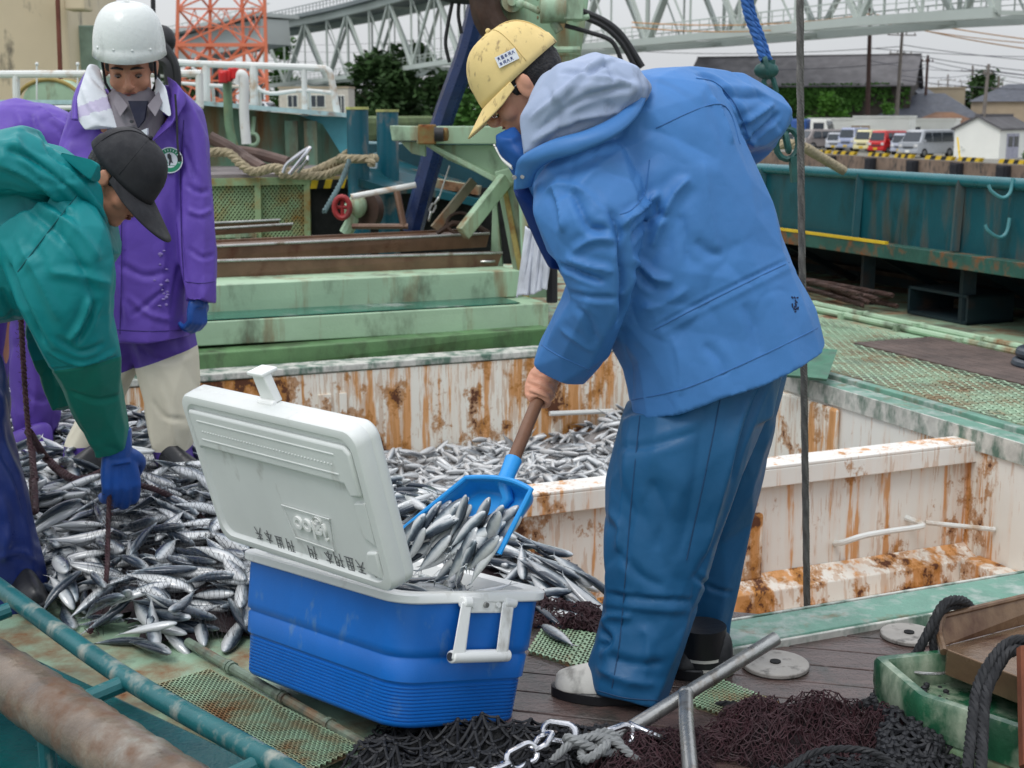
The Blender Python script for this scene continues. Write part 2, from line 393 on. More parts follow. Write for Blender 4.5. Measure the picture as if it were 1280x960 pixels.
# ---------------------------------------------------------------- trees
def tree(name, px, base_y, D, h, wid, leafm, label, cat='tree', n=1700, leaf=.35, trunk=.3, lobes=9, seed=1, z0=QZ, zmin=.25, group=None, conifer=False, depth=None):
    rnd = random.Random(seed); d = ray(px, 150); x = d.x/d.y*D; root = empty(name, (x, D, z0), label, cat, group)
    mb = MB(); top = z0+h
    mb.tube([(x, D, z0-.1), (x+.1*h*.1, D, z0+h*.4), (x, D, z0+h*.8)], [h*.03+.05, h*.02+.03, .03], 7)
    for k in range(6):
        a = rnd.uniform(0, 6.28); zz = z0+h*rnd.uniform(.3, .6); mb.tube([(x, D, zz), (x+math.cos(a)*wid*.35, D+math.sin(a)*wid*.35, zz+h*.2)], [h*.012+.03, .02], 5)
    mb.build('trunk', M_bark, root)
    cs = []
    for k in range(lobes):
        t = rnd.uniform(zmin, 1)
        if conifer: rad = wid*.5*(1.05-t)
        else: rad = wid*.5*math.sqrt(max(.05, 1-((t-zmin)/(1-zmin)*1.5-.5)**2))
        a = rnd.uniform(0, 6.28); rr = rnd.uniform(.1, .8)*rad; r = rnd.uniform(.16, .3)*wid
        cs.append((Vector((x+math.cos(a)*rr, D+math.sin(a)*rr*(depth or .8), z0+h*t-r*.5)), r))
    mb = MB()
    for i in range(n):
        c, r = rnd.choice(cs); v = Vector((rnd.gauss(0, 1), rnd.gauss(0, 1), rnd.gauss(0, .75))).normalized()*r*(rnd.random()**.45)*rnd.uniform(.8, 1.15)
        p = c+v; s = leaf*rnd.uniform(.6, 1.4)
        a = Vector((rnd.uniform(-1, 1), rnd.uniform(-1, 1), rnd.uniform(-.5, .5))).normalized()*s; b = a.orthogonal().normalized()*s*rnd.uniform(.4, .7)
        bb = Matrix.Rotation(rnd.uniform(0, 3), 3, a) @ b
        mb.add([p-a, p-bb*.8, p+a, p+bb*.8], [(0, 1, 2, 3)])
    o = mb.build('crown', leafm, root, False); return root
tree('broadleaf_tree', 475, 150, 235, 13.5, 15, M_leaf[0], 'dark green broad tree beyond the bridge, behind the teal bollards', seed=3, n=3400, leaf=.75, lobes=16, zmin=.05)
tree('broadleaf_tree', 515, 150, 260, 16.5, 14, M_leaf[0], 'tall round-topped dark tree seen through the bridge truss', seed=4, n=3400, leaf=.75, lobes=16, zmin=.05)
tree('broadleaf_tree', 552, 150, 225, 10.5, 13, M_leaf[0], 'dark low tree behind the blue boom pole', seed=5, n=2600, leaf=.7, lobes=14, zmin=.05)
tree('broadleaf_tree', 440, 150, 280, 11.5, 13, M_leaf[0], 'small dark tree behind the pale site office', seed=6, n=2000, leaf=.8, lobes=12, zmin=.05)
tree('broadleaf_tree', 575, 150, 205, 6.5, 11, M_leaf[1], 'bright green low shrub tree beside the cap brim', seed=7, n=1600, leaf=.55, lobes=10, zmin=.05)
tree('broadleaf_tree', 358, 150, 330, 22, 13, M_leaf[1], 'tall pale green tree standing behind the bridge near the orange tower', seed=8, n=2200, leaf=.8, lobes=14, zmin=.1)
tree('pine_tree', 236, 150, 330, 15.5, 19, M_leaf[0], 'dark pine behind the orange tower, beside the white helmet', seed=9, n=1800, leaf=.8, lobes=12, zmin=.3)
tree('broadleaf_tree', 620, 150, 250, 9, 14, M_leaf[0], 'dark tree right of the boom pole, behind the yellow cap', seed=19, n=1600, leaf=.7, lobes=12, zmin=.05)
tree('broadleaf_tree', 1222, 170, 175, 8.2, 9, M_leaf[0], 'dark bushy tree behind the white shed roof', seed=10, n=2200, leaf=.35, lobes=12, zmin=.3)
tree('broadleaf_tree', 1198, 170, 178, 5.2, 7, M_leaf[0], 'low dark tree left of the bushy tree behind the white shed', seed=11, n=1000, leaf=.35, lobes=8)
tree('shrub', 1035, 170, 142, 5.0, 5.6, M_leaf[2], 'rounded bright green shrub in front of the ivy-covered warehouse', 'shrub', seed=12, n=2200, leaf=.26, lobes=12, zmin=.25)
tree('shrub', 1107, 170, 142, 4.4, 2.4, M_leaf[2], 'small green shrub at the warehouse corner', 'shrub', seed=13, n=600, leaf=.22, lobes=6, zmin=.2)
tree('shrub', 1209, 195, 97, 1.0, 2.6, M_leaf[1], 'green weeds clump at the left foot of the white shed', 'shrub', seed=14, n=900, leaf=.12, lobes=8, zmin=.3)
tree('shrub', 1186, 195, 103, .9, 2.2, M_leaf[1], 'green weeds beside the yellow slanted pole', 'shrub', seed=15, n=600, leaf=.12, lobes=6, zmin=.3)
tree('shrub', 1290, 195, 92, .8, .9, M_leaf[1], 'green shrub at the right end of the white shed', 'shrub', seed=16, n=400, leaf=.1, lobes=5, zmin=.3)
# ---------------------------------------------------------------- houses
def house(name, px, D, L, W, H, RH, yaw, wallm, roofm, label, wins=(), over=.3, kind='gable', doors=(), cat='house', base=QZ, wcol=None, chimney=False):
    d = ray(px, 150); x = d.x/d.y*D; root = empty(name, (x, D, base), label, cat); root.rotation_euler.z = yaw
    def bld(mb, nm, m, par=root, **k):
        me = mb.mesh(nm); o = bpy.data.objects.new(nm, me); C.objects.link(o); o.parent = par
        for q in (m if isinstance(m, list) else [m]): me.materials.append(q)
        return o
    mb = MB(); hl, hw = L/2, W/2      # L along x (ridge), W along y
    if kind == 'gable':
        mb.poly([(-hl, -hw, 0), (-hl, hw, 0), (-hl, hw, H), (-hl, 0, H+RH), (-hl, -hw, H)], (L, 0, 0))
    else: mb.box((0, 0, H/2), (L, W, H))
    bld(mb, 'wall', wallm)
    mb = MB(); t = .14
    if kind == 'gable':
        k = RH/hw
        for s in (-1, 1):
            a = Vector((-hl-over, s*(hw+over), H-k*over+.02)); b = Vector((-hl-over, 0, H+RH+.02))
            mb.poly([a, b, b+Vector((0, 0, t)), a+Vector((0, 0, t))], (L+2*over, 0, 0))
        mb.box((0, 0, H+RH+t+.03), (L+2*over, .35, .16))
    elif kind == 'hip':
        o_ = over; A = [Vector(q) for q in ((-hl-o_, -hw-o_, H+.01), (hl+o_, -hw-o_, H+.01), (hl+o_, hw+o_, H+.01), (-hl-o_, hw+o_, H+.01))]
        r0, r1 = Vector((-hl+hw*.8, 0, H+RH)), Vector((hl-hw*.8, 0, H+RH))
        mb.add(A+[r0, r1], [(0, 1, 5, 4), (1, 2, 5), (2, 3, 4, 5), (3, 0, 4), (3, 2, 1, 0)])
    else: mb.box((0, 0, H+.09), (L+.16, W+.16, .18))
    rf = bld(mb, 'roof', roofm)
    if chimney:
        mb = MB(); mb.box((hl*.75, 0, H+RH+.35), (.9, .7, 1.0)); mb.box((hl*.75, 0, H+RH+.95), (1.3, 1.0, .14)); bld(mb, 'chimney', M_plas, rf)
    for (face, u, z, w, h) in wins:       # face 's' = -y side, 'w' = -x end, 'e' = +x end
        fr, gl = MB(), MB()
        if face == 's':
            c = Vector((u, -hw, z)); ax = Vector((1, 0, 0)); nn = Vector((0, -1, 0))
        elif face == 'w': c = Vector((-hl, u, z)); ax = Vector((0, 1, 0)); nn = Vector((-1, 0, 0))
        else: c = Vector((hl, u, z)); ax = Vector((0, 1, 0)); nn = Vector((1, 0, 0))
        R = Matrix((ax, nn, Vector((0, 0, 1)))).transposed()
        for (cu, cz, ww, hh) in ((0, h/2, w+.1, .07), (0, -h/2, w+.16, .08), (-w/2, 0, .07, h), (w/2, 0, .07, h), (0, 0, .06, h)):
            fr.box(c+ax*cu+Vector((0, 0, cz))+nn*.03, (ww, .08, hh), M=R)
        gl.box(c+nn*.01, (w, .03, h), M=R)
        f = bld(fr, 'window', M_white); bld(gl, 'pane', wcol or M_glass, f)
    for (face, u, w, h) in doors:
        fr = MB(); c = Vector((u, -hw, h/2)) if face == 's' else Vector((-hl, u, h/2))
        ax = Vector((1, 0, 0)) if face == 's' else Vector((0, 1, 0)); nn = Vector((0, -1, 0)) if face == 's' else Vector((-1, 0, 0))
        R = Matrix((ax, nn, Vector((0, 0, 1)))).transposed()
        fr.box(c+nn*.03, (w, .08, h), M=R); fr.box(c+nn*.08, (.05, .05, h), M=R); dd = bld(fr, 'door', M_dr)
        gl = MB(); gl.box(c+nn*.08+ax*w*.25+Vector((0, 0, h*.18)), (w*.36, .03, h*.42), M=R); gl.box(c+nn*.08-ax*w*.25+Vector((0, 0, h*.18)), (w*.36, .03, h*.42), M=R); bld(gl, 'pane', M_glass, dd)
    return root
M_dr = mat('door_lilac_grey', lin(165, 165, 180), rough=.6)
wh = house('warehouse', 1005, 158, 24, 13, 6.2, 3.2, math.radians(-20), M_wood, M_slate, 'long dark boarded warehouse with ivy on its wall and grey roof', wins=[('s', -8+3.9*k, 1.6, 2.2, 1.2) for k in range(6)], over=.5, cat='warehouse')
# ivy on the near wall: leaf clumps
mb = MB(); rnd = random.Random(5)
for k in range(5200):
    u = rnd.uniform(-5, 11.9) if rnd.random() < .35 else rnd.uniform(-4, 7); z = 6.3-abs(rnd.gauss(0, 1.0 if u > 7 else 2.6))
    if z < .9 or fbm((u*.4, z*.3, 1)) < -.25: continue
    p = Vector((u, -6.62-rnd.uniform(0, .22), z)); s = rnd.uniform(.1, .25)
    a = Vector((rnd.uniform(-1, 1), rnd.uniform(-.4, .4), rnd.uniform(-1, 1))).normalized()*s; b = Matrix.Rotation(rnd.uniform(0, 3), 3, a) @ a.orthogonal().normalized()*s*.8
    mb.add([p-a, p-b, p+a, p+b], [(0, 1, 2, 3)])
me = mb.mesh('ivy'); o = bpy.data.objects.new('ivy', me); C.objects.link(o); o.parent = wh; me.materials.append(M_leaf[1])
house('brown_house', 1122, 160, 9, 7, 5.0, 2.3, math.radians(62), M_plas, M_tile, 'brown two-storey house with dark gable roof beside the warehouse', over=.7, chimney=True)
house('flat_building', 1160, 175, 7.5, 8, 6.2, 0, math.radians(-10), M_plas, M_plas, 'plain grey brown flat-roofed block behind the tiled house', kind='flat', cat='building')
house('tiled_house', 1162, 150, 10, 9, 2.7, 2.6, math.radians(-20), M_ctan, M_tile, 'low house under a broad dark grey tiled roof behind the cabins', kind='hip', over=.5)
house('rust_roof_shed', 1180, 143, 6.5, 6, 2.1, 1.2, math.radians(-15), M_ctan, M_rroof, 'low shed with reddish brown weathered roof behind the white cabins', kind='hip', over=.4, cat='shed')
house('far_house', 1205, 260, 12, 9, 4.2, 1.8, math.radians(-10), M_white, M_slate, 'far pale house with grey roof left of the dark bushy tree', kind='gable')
house('far_house', 1262, 205, 14, 9, 4.0, 2.3, math.radians(-14), M_plas, M_tile, 'far house with dark tiled gable roof at the right edge', kind='gable')
house('far_house', 1290, 150, 12, 8, 4.4, 1.9, math.radians(-24), M_ctan, M_tile, 'tan house with dark roof cut off by the right edge behind the shed', kind='hip')
house('far_house', 1238, 230, 12, 8, 3.8, 1.6, math.radians(8), M_ctan, M_slate, 'low far house half hidden behind the bushy tree', kind='gable')
house('far_house', 1128, 420, 18, 10, 5.0, 2.3, math.radians(-10), M_ctan, M_tile, 'most distant house, a grey roof between the poles', kind='gable')
cabm = M_white
house('site_cabin', 1045, 133, 4.6, 2.6, 2.55, 0, math.radians(-28), cabm, cabm, 'white prefab cabin with tan shutters, left of the three', kind='flat', cat='cabin', wins=[('s', -1.5, 1.5, 1.7, 1.0)], wcol=M_tan)
house('site_cabin', 1106, 130, 5.2, 2.6, 2.75, 0, math.radians(-28), cabm, cabm, 'white prefab cabin in the middle of the row behind the cream van', kind='flat', cat='cabin', wins=[('s', -1.9, 1.5, 1.8, 1.1)], wcol=M_tan)
house('site_cabin', 1160, 133, 5.6, 2.6, 2.5, 0, math.radians(-28), cabm, cabm, 'white prefab cabin with dark window behind the silver van', kind='flat', cat='cabin', wins=[('s', -1.2, 1.35, 1.7, 1.1), ('s', 2.7, 1.5, .6, .7)])
house('white_shed', 1243, 98, 6.0, 3.2, 2.0, .8, math.radians(50), M_white, M_slate, 'small white gabled shed with double door at the right edge', over=.18, cat='shed', doors=[('s', -.6, 2.2, 1.7)])
house('site_office', 397, 150, 7.6, 3, 2.9, 0, math.radians(-6), mat('office_cream', lin(196, 188, 176), rough=.7), M_ctan, 'pale beige site office with sliding windows beyond the white railing', kind='flat', cat='cabin', base=1.4,
      wins=[('s', -2.3, 1.55, 1.1, 1.3), ('s', .3, 1.55, 1.9, 1.3), ('s', 3.0, 1.2, .7, 1.9)])
# a low bank carries the site office, the left car and the tower
mb = MB(); p0, p1 = at(120, 150, 150), at(432, 150, 150)
mb.poly([Vector((p0.x-60, 141, QZ)), Vector((p1.x, 141, QZ)), Vector((p1.x+8, 190, QZ)), Vector((p0.x-60, 190, QZ))], (0, 0, 2.9))
o = mb.build('embankment', mat('grass_bank', lin(96, 112, 70), rough=.9, var=.4, vscale=.4, bump=.6, bscale=3, bdist=.1), None, False, bevel=.8); o['kind'] = 'structure'
# ---------------------------------------------------------------- vehicles
def car(name, px, D, yaw, L, W, H, col, label, style='van', z=QZ, cat='van', cargo=False):
    d = ray(px, 150); root = empty(name, (d.x/d.y*D, D, z), label, cat, 'vehicles parked on the quay'); root.rotation_euler.z = yaw
    pm = mat('car_paint_%d_%d_%d' % col, lin(*col), rough=.3, var=.06, coat=.4, bump=0)
    def bld(mb, nm, m, par=root, bevel=0, smooth=True):
        me = mb.mesh(nm); o = bpy.data.objects.new(nm, me); C.objects.link(o); o.parent = par; me.materials.append(m)
        if smooth: me.polygons.foreach_set('use_smooth', [True]*len(me.polygons)); me.set_sharp_from_angle(angle=.6)
        if bevel: b = o.modifiers.new('b', 'BEVEL'); b.width = bevel; b.segments = 3; b.limit_method = 'ANGLE'
        return o
    x0, x1 = -L/2, L/2      # front (seen end) at -x
    if style == 'van': prof = [(x0, .28), (x0, .62*H*.9), (x0+.06*L, .57*H), (x0+.15*L, .93*H), (x0+.2*L, H), (x1-.05*L, H), (x1-.01*L, .93*H), (x1, .55*H), (x1, .28)]; wl_, wr_ = .19*L, .93*L
    elif style == 'kei': prof = [(x0, .26), (x0, .5*H), (x0+.03*L, .56*H), (x0+.09*L, .93*H), (x0+.13*L, H), (x1-.06*L, .99*H), (x1-.01*L, .9*H), (x1, .5*H), (x1, .26)]
    else: prof = [(x0, .25), (x0, .5*H), (x0+.2*L, .62*H), (x0+.32*L, .96*H), (x0+.4*L, H), (x1-.2*L, .98*H), (x1-.06*L, .66*H), (x1, .6*H), (x1, .25)]
    mb = MB(); n = len(prof); rings = []
    for (yy, sc_, top) in ((-W/2, .985, .985), (-W/2+.07, 1, 1), (W/2-.07, 1, 1), (W/2, .985, .985)):
        r = []
        for (x, zz) in prof:
            tum = 0 if zz < .55*H else (zz-.55*H)*.16*(1 if yy < 0 else -1)*(1 if abs(yy) > W/2-.08 else 1)
            r.append(Vector((x*sc_, yy+tum, zz*top)))
        rings.append(r)
    mb.loft(rings); body = bld(mb, 'body', pm, bevel=.05)
    # glass: side bands, windscreen
    zb, zt = .57*H, .9*H
    for s in (-1, 1):
        segs = ([(.17, .36), (.38, .62), (.64, .92)] if style != 'sedan' else [(.3, .52), (.54, .78)])
        for (a, b) in segs:
            y = s*(W/2+.005); off = s*.005; ta = (zt-.55*H)*.16*s
            xa, xb = x0+a*L, x0+b*L
            lean = .05*L if a < .2 or (style == 'sedan' and a < .35) else 0
            gb = MB(); gb.poly([(xa-lean*.6, y, zb), (xb, y, zb), (xb, y-ta, zt), (xa+lean*.7, y-ta, zt)], (0, s*.012, 0)); w_ = bld(gb, 'side_window', M_glass, smooth=False)
    gb = MB()
    if style == 'van': pa, pb = (x0+.06*L, .575*H), (x0+.145*L, .915*H)
    elif style == 'kei': pa, pb = (x0+.035*L, .58*H), (x0+.085*L, .91*H)
    else: pa, pb = (x0+.21*L, .64*H), (x0+.32*L, .94*H)
    gb.poly([(pa[0]-.03, -W*.42, pa[1]), (pa[0]-.03, W*.42, pa[1]), (pb[0]-.03, W*.38, pb[1]), (pb[0]-.03, -W*.38, pb[1])], (-.015, 0, .005)); bld(gb, 'windscreen', M_glass, smooth=False)
    gb = MB(); gb.poly([(x1-.0*L+.01, -W*.4, .58*H), (x1+.01, W*.4, .58*H), (x1-.01*L+.012, W*.37, .88*H), (x1-.01*L+.012, -W*.37, .88*H)], (.012, 0, 0)); bld(gb, 'rear_window', M_glass, smooth=False)
    for s in (-1, 1):
        gb = MB(); gb.box((x0-.01, s*W*.38, .43*H), (.06, W*.15, .1*H)); bld(gb, 'headlight', M_lens, bevel=.02)
        gb = MB(); gb.box((x1+.01, s*W*.44, .48*H), (.05, W*.08, .2*H)); bld(gb, 'tail_light', M_red, bevel=.015)
        gb = MB(); gb.box((x0+.14*L, s*(W/2+.1), .6*H), (.1, .16, .14)); bld(gb, 'wing_mirror', pm, bevel=.03)
    gb = MB(); gb.box((x0-.03, 0, .3*H*.75), (.12, W*.96, .12*H)); bld(gb, 'bumper', pm, bevel=.03)
    gb = MB(); gb.box((x0-.02, 0, .37*H), (.05, W*.5, .06*H)); bld(gb, 'grille', M_dgrey, smooth=False)
    gb = MB(); gb.box((x0-.1, 0, .23*H), (.02, .33, .165)); bld(gb, 'number_plate', M_yel if W < 1.55 else M_white, smooth=False)
    r = .29 if W < 1.55 else .33
    for sx in (x0+.17*L, x1-.17*L):
        for s in (-1, 1):
            y = s*(W/2-.08); mb = MB(); mb.tube([(sx, y-.1, r), (sx, y+.1, r)], r, 20)
            o = bld(mb, 'wheel', M_tyre, bevel=.02); mb = MB(); mb.tube([(sx, y+s*.08, r), (sx, y+s*.115, r)], [r*.64, r*.55], 16); bld(mb, 'rim', M_rim, o)
    return root
R_ = math.radians
car('parked_van', 1161, 99, R_(38), 4.5, 1.7, 1.95, (168, 172, 178), 'big silver van with long side windows, rightmost vehicle on the quay')
car('parked_car', 1137, 106, R_(52), 3.4, 1.48, 1.6, (170, 175, 190), 'small silver kei car between the red van and the big silver van', 'kei', cat='car')
car('parked_van', 1112, 108, R_(42), 3.4, 1.48, 1.8, (195, 28, 30), 'bright red kei van parked on the quay', 'kei')
car('parked_van', 1090, 113, R_(50), 3.4, 1.48, 1.8, (222, 214, 165), 'cream coloured kei van parked left of the red one', 'kei')
car('parked_van', 1069, 117, R_(52), 3.4, 1.48, 1.95, (160, 168, 195), 'tall lavender grey kei van left of the cream van', 'kei')
car('parked_car', 1052, 120, R_(56), 3.4, 1.48, 1.5, (185, 188, 195), 'small pale silver car between the grey minivan and lavender van', 'kei', cat='car')
car('parked_minivan', 1029, 122, R_(20), 4.4, 1.7, 1.75, (150, 142, 140), 'grey beige minivan seen from its side beside the wire rope', 'van', cat='minivan')
car('parked_car', 973, 126, R_(36), 4.2, 1.65, 1.45, (205, 205, 208), 'white saloon car at the left end of the quay row, beside the sleeve', 'sedan', cat='car')
car('parked_car', 330, 150, R_(150), 4.2, 1.65, 1.5, (215, 215, 218), 'white car seen beyond the ship railing on the left', 'sedan', z=1.4, cat='car')
# white cab truck with a blue tarpaulin load
d = ray(1000, 150); tr = empty('flatbed_truck', (d.x/d.y*128, 128, QZ), 'white cab truck with blue tarpaulin behind the chain', 'truck', 'vehicles parked on the quay'); tr.rotation_euler.z = R_(150)
def pb_(mb, nm, m, par, bevel=0):
    me = mb.mesh(nm); o = bpy.data.objects.new(nm, me); C.objects.link(o); o.parent = par; me.materials.append(m)
    if bevel: b = o.modifiers.new('b', 'BEVEL'); b.width = bevel; b.segments = 2
    return o
mb = MB(); mb.poly([(-3, -1, .7), (-3, -1, 1.5), (-2.7, -1, 2.6), (-1.3, -1, 2.6), (-1.3, -1, .7)], (0, 2, 0)); cab = pb_(mb, 'cab', M_white, tr, .08)
mb = MB(); mb.poly([(-3.03, -.85, 1.6), (-3.03, .85, 1.6), (-2.77, .8, 2.45), (-2.77, -.8, 2.45)], (-.02, 0, 0)); pb_(mb, 'windscreen', M_glass, tr)
mb = MB(); mb.box((-2.1, 1.01, 1.95), (1.0, .03, .7)); mb.box((-2.1, -1.01, 1.95), (1.0, .03, .7)); pb_(mb, 'side_window', M_glass, tr)
mb = MB(); mb.box((.9, 0, .9), (4.2, 2, .15))
for s in (-1, 1): mb.box((.9, s*.98, 1.15), (4.2, .05, .4))
pb_(mb, 'cargo_bed', M_white, tr)
mb = MB(); mb.box((.9, 0, 1.9), (3.6, 1.8, 1.5)); pb_(mb, 'tarpaulin_load', mat('tarp_blue', lin(45, 85, 150), rough=.5), tr, .2)
for x in (-2.2, 1.7):
    for s in (-1, 1): mb = MB(); mb.tube([(x, s*.95-.12, .42), (x, s*.95+.12, .42)], .42, 18); pb_(mb, 'wheel', M_tyre, tr)
# yellow slanted pole
mb = MB(); a = onq(1184)+inn*1.0; a.z = QZ; b = at(1197, 172, a.y+2); mb.tube([a-dirq*.0, b], .06, 8)
tag(mb.build('yellow_prop', M_yel), 'thin yellow pole leaning beside the big silver van', 'pole')
# ---------------------------------------------------------------- poles and wires
def pole(px0, py0, px1, D, r0, r1, m, label, arms=(), base=QZ, trans=False):
    d = ray(px1, 190); b = Vector((d.x/d.y*D, D, base)); t = at(px0, py0, D)
    root = empty('utility_pole', b, label, 'utility pole', 'poles behind the quay'); mb = MB(); mb.tube([b, t], [r0, r1], 10); mb.build('post', m, root)
    for (f, w, an) in arms:
        c = b.lerp(t, f); v = Vector((math.cos(an), math.sin(an), 0))*w/2; mb = MB(); mb.beam(c-v, c+v, .1, .1)
        for k in range(4): q = c-v*.9+v*1.8*k/3; mb.cyl(q+Vector((0, 0, .04)), .06, .22, 6)
        mb.build('crossarm', m, root)
    if trans: mb = MB(); c = b.lerp(t, trans)+Vector((.45, -.1, 0)); mb.cyl(c, .35, 1.0, 12); mb.build('transformer', M_dgrey, root)
    return t
T = []
T.append(pole(1090, -60, 1083, 140, .26, .16, M_pold, 'tall dark utility pole in front of the warehouse, running out of frame', base=QZ))
T.append(pole(1128, 38, 1118, 138, .22, .14, M_pole, 'light grey utility pole with slanted brackets behind the middle cabin', arms=((.96, 3.2, .3), (.8, 2.6, .3))))
T.append(pole(1160, 69, 1153, 150, .2, .13, M_pold, 'dark wooden pole behind the right cabin', arms=((.93, 1.4, .3),)))
T.append(pole(1236, 80, 1225, 96, .16, .1, M_pole, 'grey utility pole standing directly left of the white shed door', arms=((.9, .7, .3),)))
T.append(pole(1249, 95, 1243, 170, .18, .12, M_pole, 'mid-distance grey pole right of the bushy tree', arms=((.8, 2.0, .2),)))
T.append(pole(1216, 82, 1213, 190, .2, .13, M_pole, 'lattice-armed pole with a transformer rising from the dark tree', arms=((.92, 3.6, .2), (.78, 4.0, .2)), trans=.58))
T.append(pole(1185, 93, 1182, 260, .2, .13, M_pole, 'thin far pole between the dark pole and the transformer pole', arms=((.9, 3.2, .2), (.78, 3.0, .2))))
T.append(pole(1253, 101, 1252, 300, .2, .13, M_pole, 'faintest far pole right of the mid-distance grey pole', arms=((.9, 4.0, .2), (.7, 4.2, .2))))
T.append(pole(1173, 100, 1173, 380, .2, .13, M_pole, 'tiny most distant pole above the flat block', arms=((.9, 5.0, .2),)))
wg = 'overhead wires above the quay'
for k_, (px0, py0, px1, D_, r_, lb_) in enumerate(((1268, 118, 1266, 210, .15, 'thin far pole with arms above the dark roofed house'), (1202, 104, 1200, 320, .15, 'slender far pole just left of the transformer pole'), (1236, 112, 1235, 340, .14, 'very faint far pole behind the grey pole by the shed'))):
    T.append(pole(px0, py0, px1, D_, r_, r_*.7, M_pole, lb_, arms=((.92, 3.4, .2), (.8, 3.4, .2))))
def wire(pts, m, r, label, D0, D1, sag=0):
    a, b = at(*pts[0], D0), at(*pts[1], D1); P = []
    for k in range(25): t = k/24; q = a.lerp(b, t); q.z -= sag*4*t*(1-t); P.append(q)
    mb = MB(); mb.tube(P, r, 4); o = mb.build('overhead_wire', m); tag(o, label, 'wire', wg)
wl_ = [((790, 28, ), (1090, 17), M_wirey, .05, 120, 140, .6), ((790, 34), (1090, 22), M_wirey, .05, 120, 140, .8), ((1090, 17), (1400, 62), M_wirey, .05, 140, 110, .3), ((1090, 22), (1400, 74), M_wirey, .05, 140, 110, .5),
       ((1090, 26), (1400, 60), M_wirey, .04, 140, 110, .5)]
for i, (a, b, m, r, d0, d1, sg) in enumerate(wl_): wire((a, b), m, r, 'orange-covered overhead wire crossing in front of the bridge truss', d0, d1, sg)
for i, (a, b, d0, d1, sg) in enumerate((((700, 55), (1128, 58), 200, 138, 1.0), ((1128, 56), (1400, 82), 138, 120, .3), ((860, 84), (1128, 78), 170, 138, .5), ((1085, 75), (1216, 88), 140, 190, .4),
        ((1128, 95), (1216, 93), 138, 190, .3), ((1160, 82), (1216, 88), 150, 190, .3), ((1216, 86), (1400, 100), 190, 200, .4), ((1236, 88), (1400, 104), 96, 90, .1), ((1128, 88), (1160, 82), 138, 150, .2), ((1128, 66), (1400, 96), 138, 120, .4), ((1128, 100), (1400, 112), 138, 130, .4), ((1160, 76), (1400, 108), 150, 150, .5), ((1213, 92), (1400, 118), 190, 170, .4), ((1182, 98), (1253, 106), 260, 300, .6), ((980, 96), (1160, 80), 170, 150, .5), ((1085, 60), (1400, 70), 140, 150, .4), ((330, 55), (620, 40), 320, 260, 1), ((330, 62), (640, 52), 320, 260, 1.2), ((330, 75), (640, 66), 320, 260, 1.0))):
    wire((a, b), M_wire, .035, 'thin dark overhead wire strung between the distant poles', d0, d1, sg)
# ---------------------------------------------------------------- bridge
br = empty('truss_bridge', at(330, 150, 290), 'long pale green-grey steel truss bridge spanning the whole background', 'bridge')
KP = [(215, 121, 330), (300, 111, 300), (430, 97, 258), (560, 77, 215), (700, 61, 180), (860, 48, 146), (1030, 30, 124), (1280, 13, 96), (1500, -12, 84)]
kp = crv([at(*k) for k in KP], 8)
accl = [0]
for i in range(1, len(kp)): accl.append(accl[-1]+(kp[i]-kp[i-1]).length)
def bp(s):
    s = min(max(s, 0), accl[-1]-1e-3); k = 0
    while k < len(accl)-2 and accl[k+1] < s: k += 1
    return kp[k].lerp(kp[k+1], (s-accl[k])/(accl[k+1]-accl[k])), (kp[k+1]-kp[k]).normalized()
TH = 11.5; PAN = 20.0; nP = int(accl[-1]/PAN)
lowc, topc, vert, diag, deckm, railm, lac = MB(), MB(), MB(), MB(), MB(), MB(), MB()
def vsep(a, b, w, nm='vertical'): q = MB(); q.beam(a, b, w, w); q.build(nm, M_brg, br, False)
for side in (0, 1):
    pv = None
    for i in range(nP+1):
        p, t = bp(i*PAN); n_ = Vector((-t.y, t.x, 0)).normalized(); 
        if n_.y < 0: n_ = -n_
        b = p+n_*9.5*side; tp = b+Vector((0, 0, TH))
        if i*PAN > 55: vsep(b, tp, .34)
        if pv and i*PAN > 55:
            lowc.beam(pv[0], b, .7, .75); topc.beam(pv[1], tp, .8, 1.2)
            m_ = (pv[0]+b)/2; mt = (pv[1]+tp)/2
            diag.beam(pv[0], mt, .42, .5); diag.beam(mt, b, .42, .5); vsep(mt, m_, .22)
            diag.beam(pv[1], m_, .16, .16); 
            # footway railing on the lower chord
            for k in range(10):
                q = pv[0].lerp(b, k/10); railm.beam(q+Vector((0, 0, .5)), q+Vector((0, 0, 1.7)), .1, .1)
            railm.beam(pv[0]+Vector((0, 0, 1.7)), b+Vector((0, 0, 1.7)), .1, .12); railm.beam(pv[0]+Vector((0, 0, 1.2)), b+Vector((0, 0, 1.2)), .07, .07)
            if side: 
                vsep(b, b-n_*9.5, .3, 'lateral_brace'); vsep(b, pv[0]-n_*9.5, .22, 'lateral_brace'); vsep(tp, tp-n_*9.5, .4, 'lateral_brace')
        pv = (b, tp)
lowc.build('lower_chord', M_brg, br, False); topc.build('upper_chord', M_brg, br, False); diag.build('diagonals', M_brg, br, False)
railm.build('walkway_railing', M_brg, br, False)
for i in range(int(accl[-1]/8)):
    p, t = bp(i*8); q, t2 = bp(i*8+8); n_ = Vector((-t.y, t.x, 0)).normalized(); n_ = n_ if n_.y > 0 else -n_
    up = Vector((0, 0, TH+1.0)); c0 = p+n_*4.75+up; c1 = q+n_*4.75+up
    deckm.beam(c0, c1, 12.5, .7)
    for s in (-1, 1):
        for k in range(5): r_ = c0.lerp(c1, k/5)+n_*6.0*s; deckm.beam(r_+Vector((0, 0, .3)), r_+Vector((0, 0, 1.7)), .12, .12)
        deckm.beam(c0+n_*6*s+Vector((0, 0, 1.7)), c1+n_*6*s+Vector((0, 0, 1.7)), .12, .14); deckm.beam(c0+n_*6*s+Vector((0, 0, 1.1)), c1+n_*6*s+Vector((0, 0, 1.1)), .08, .08)
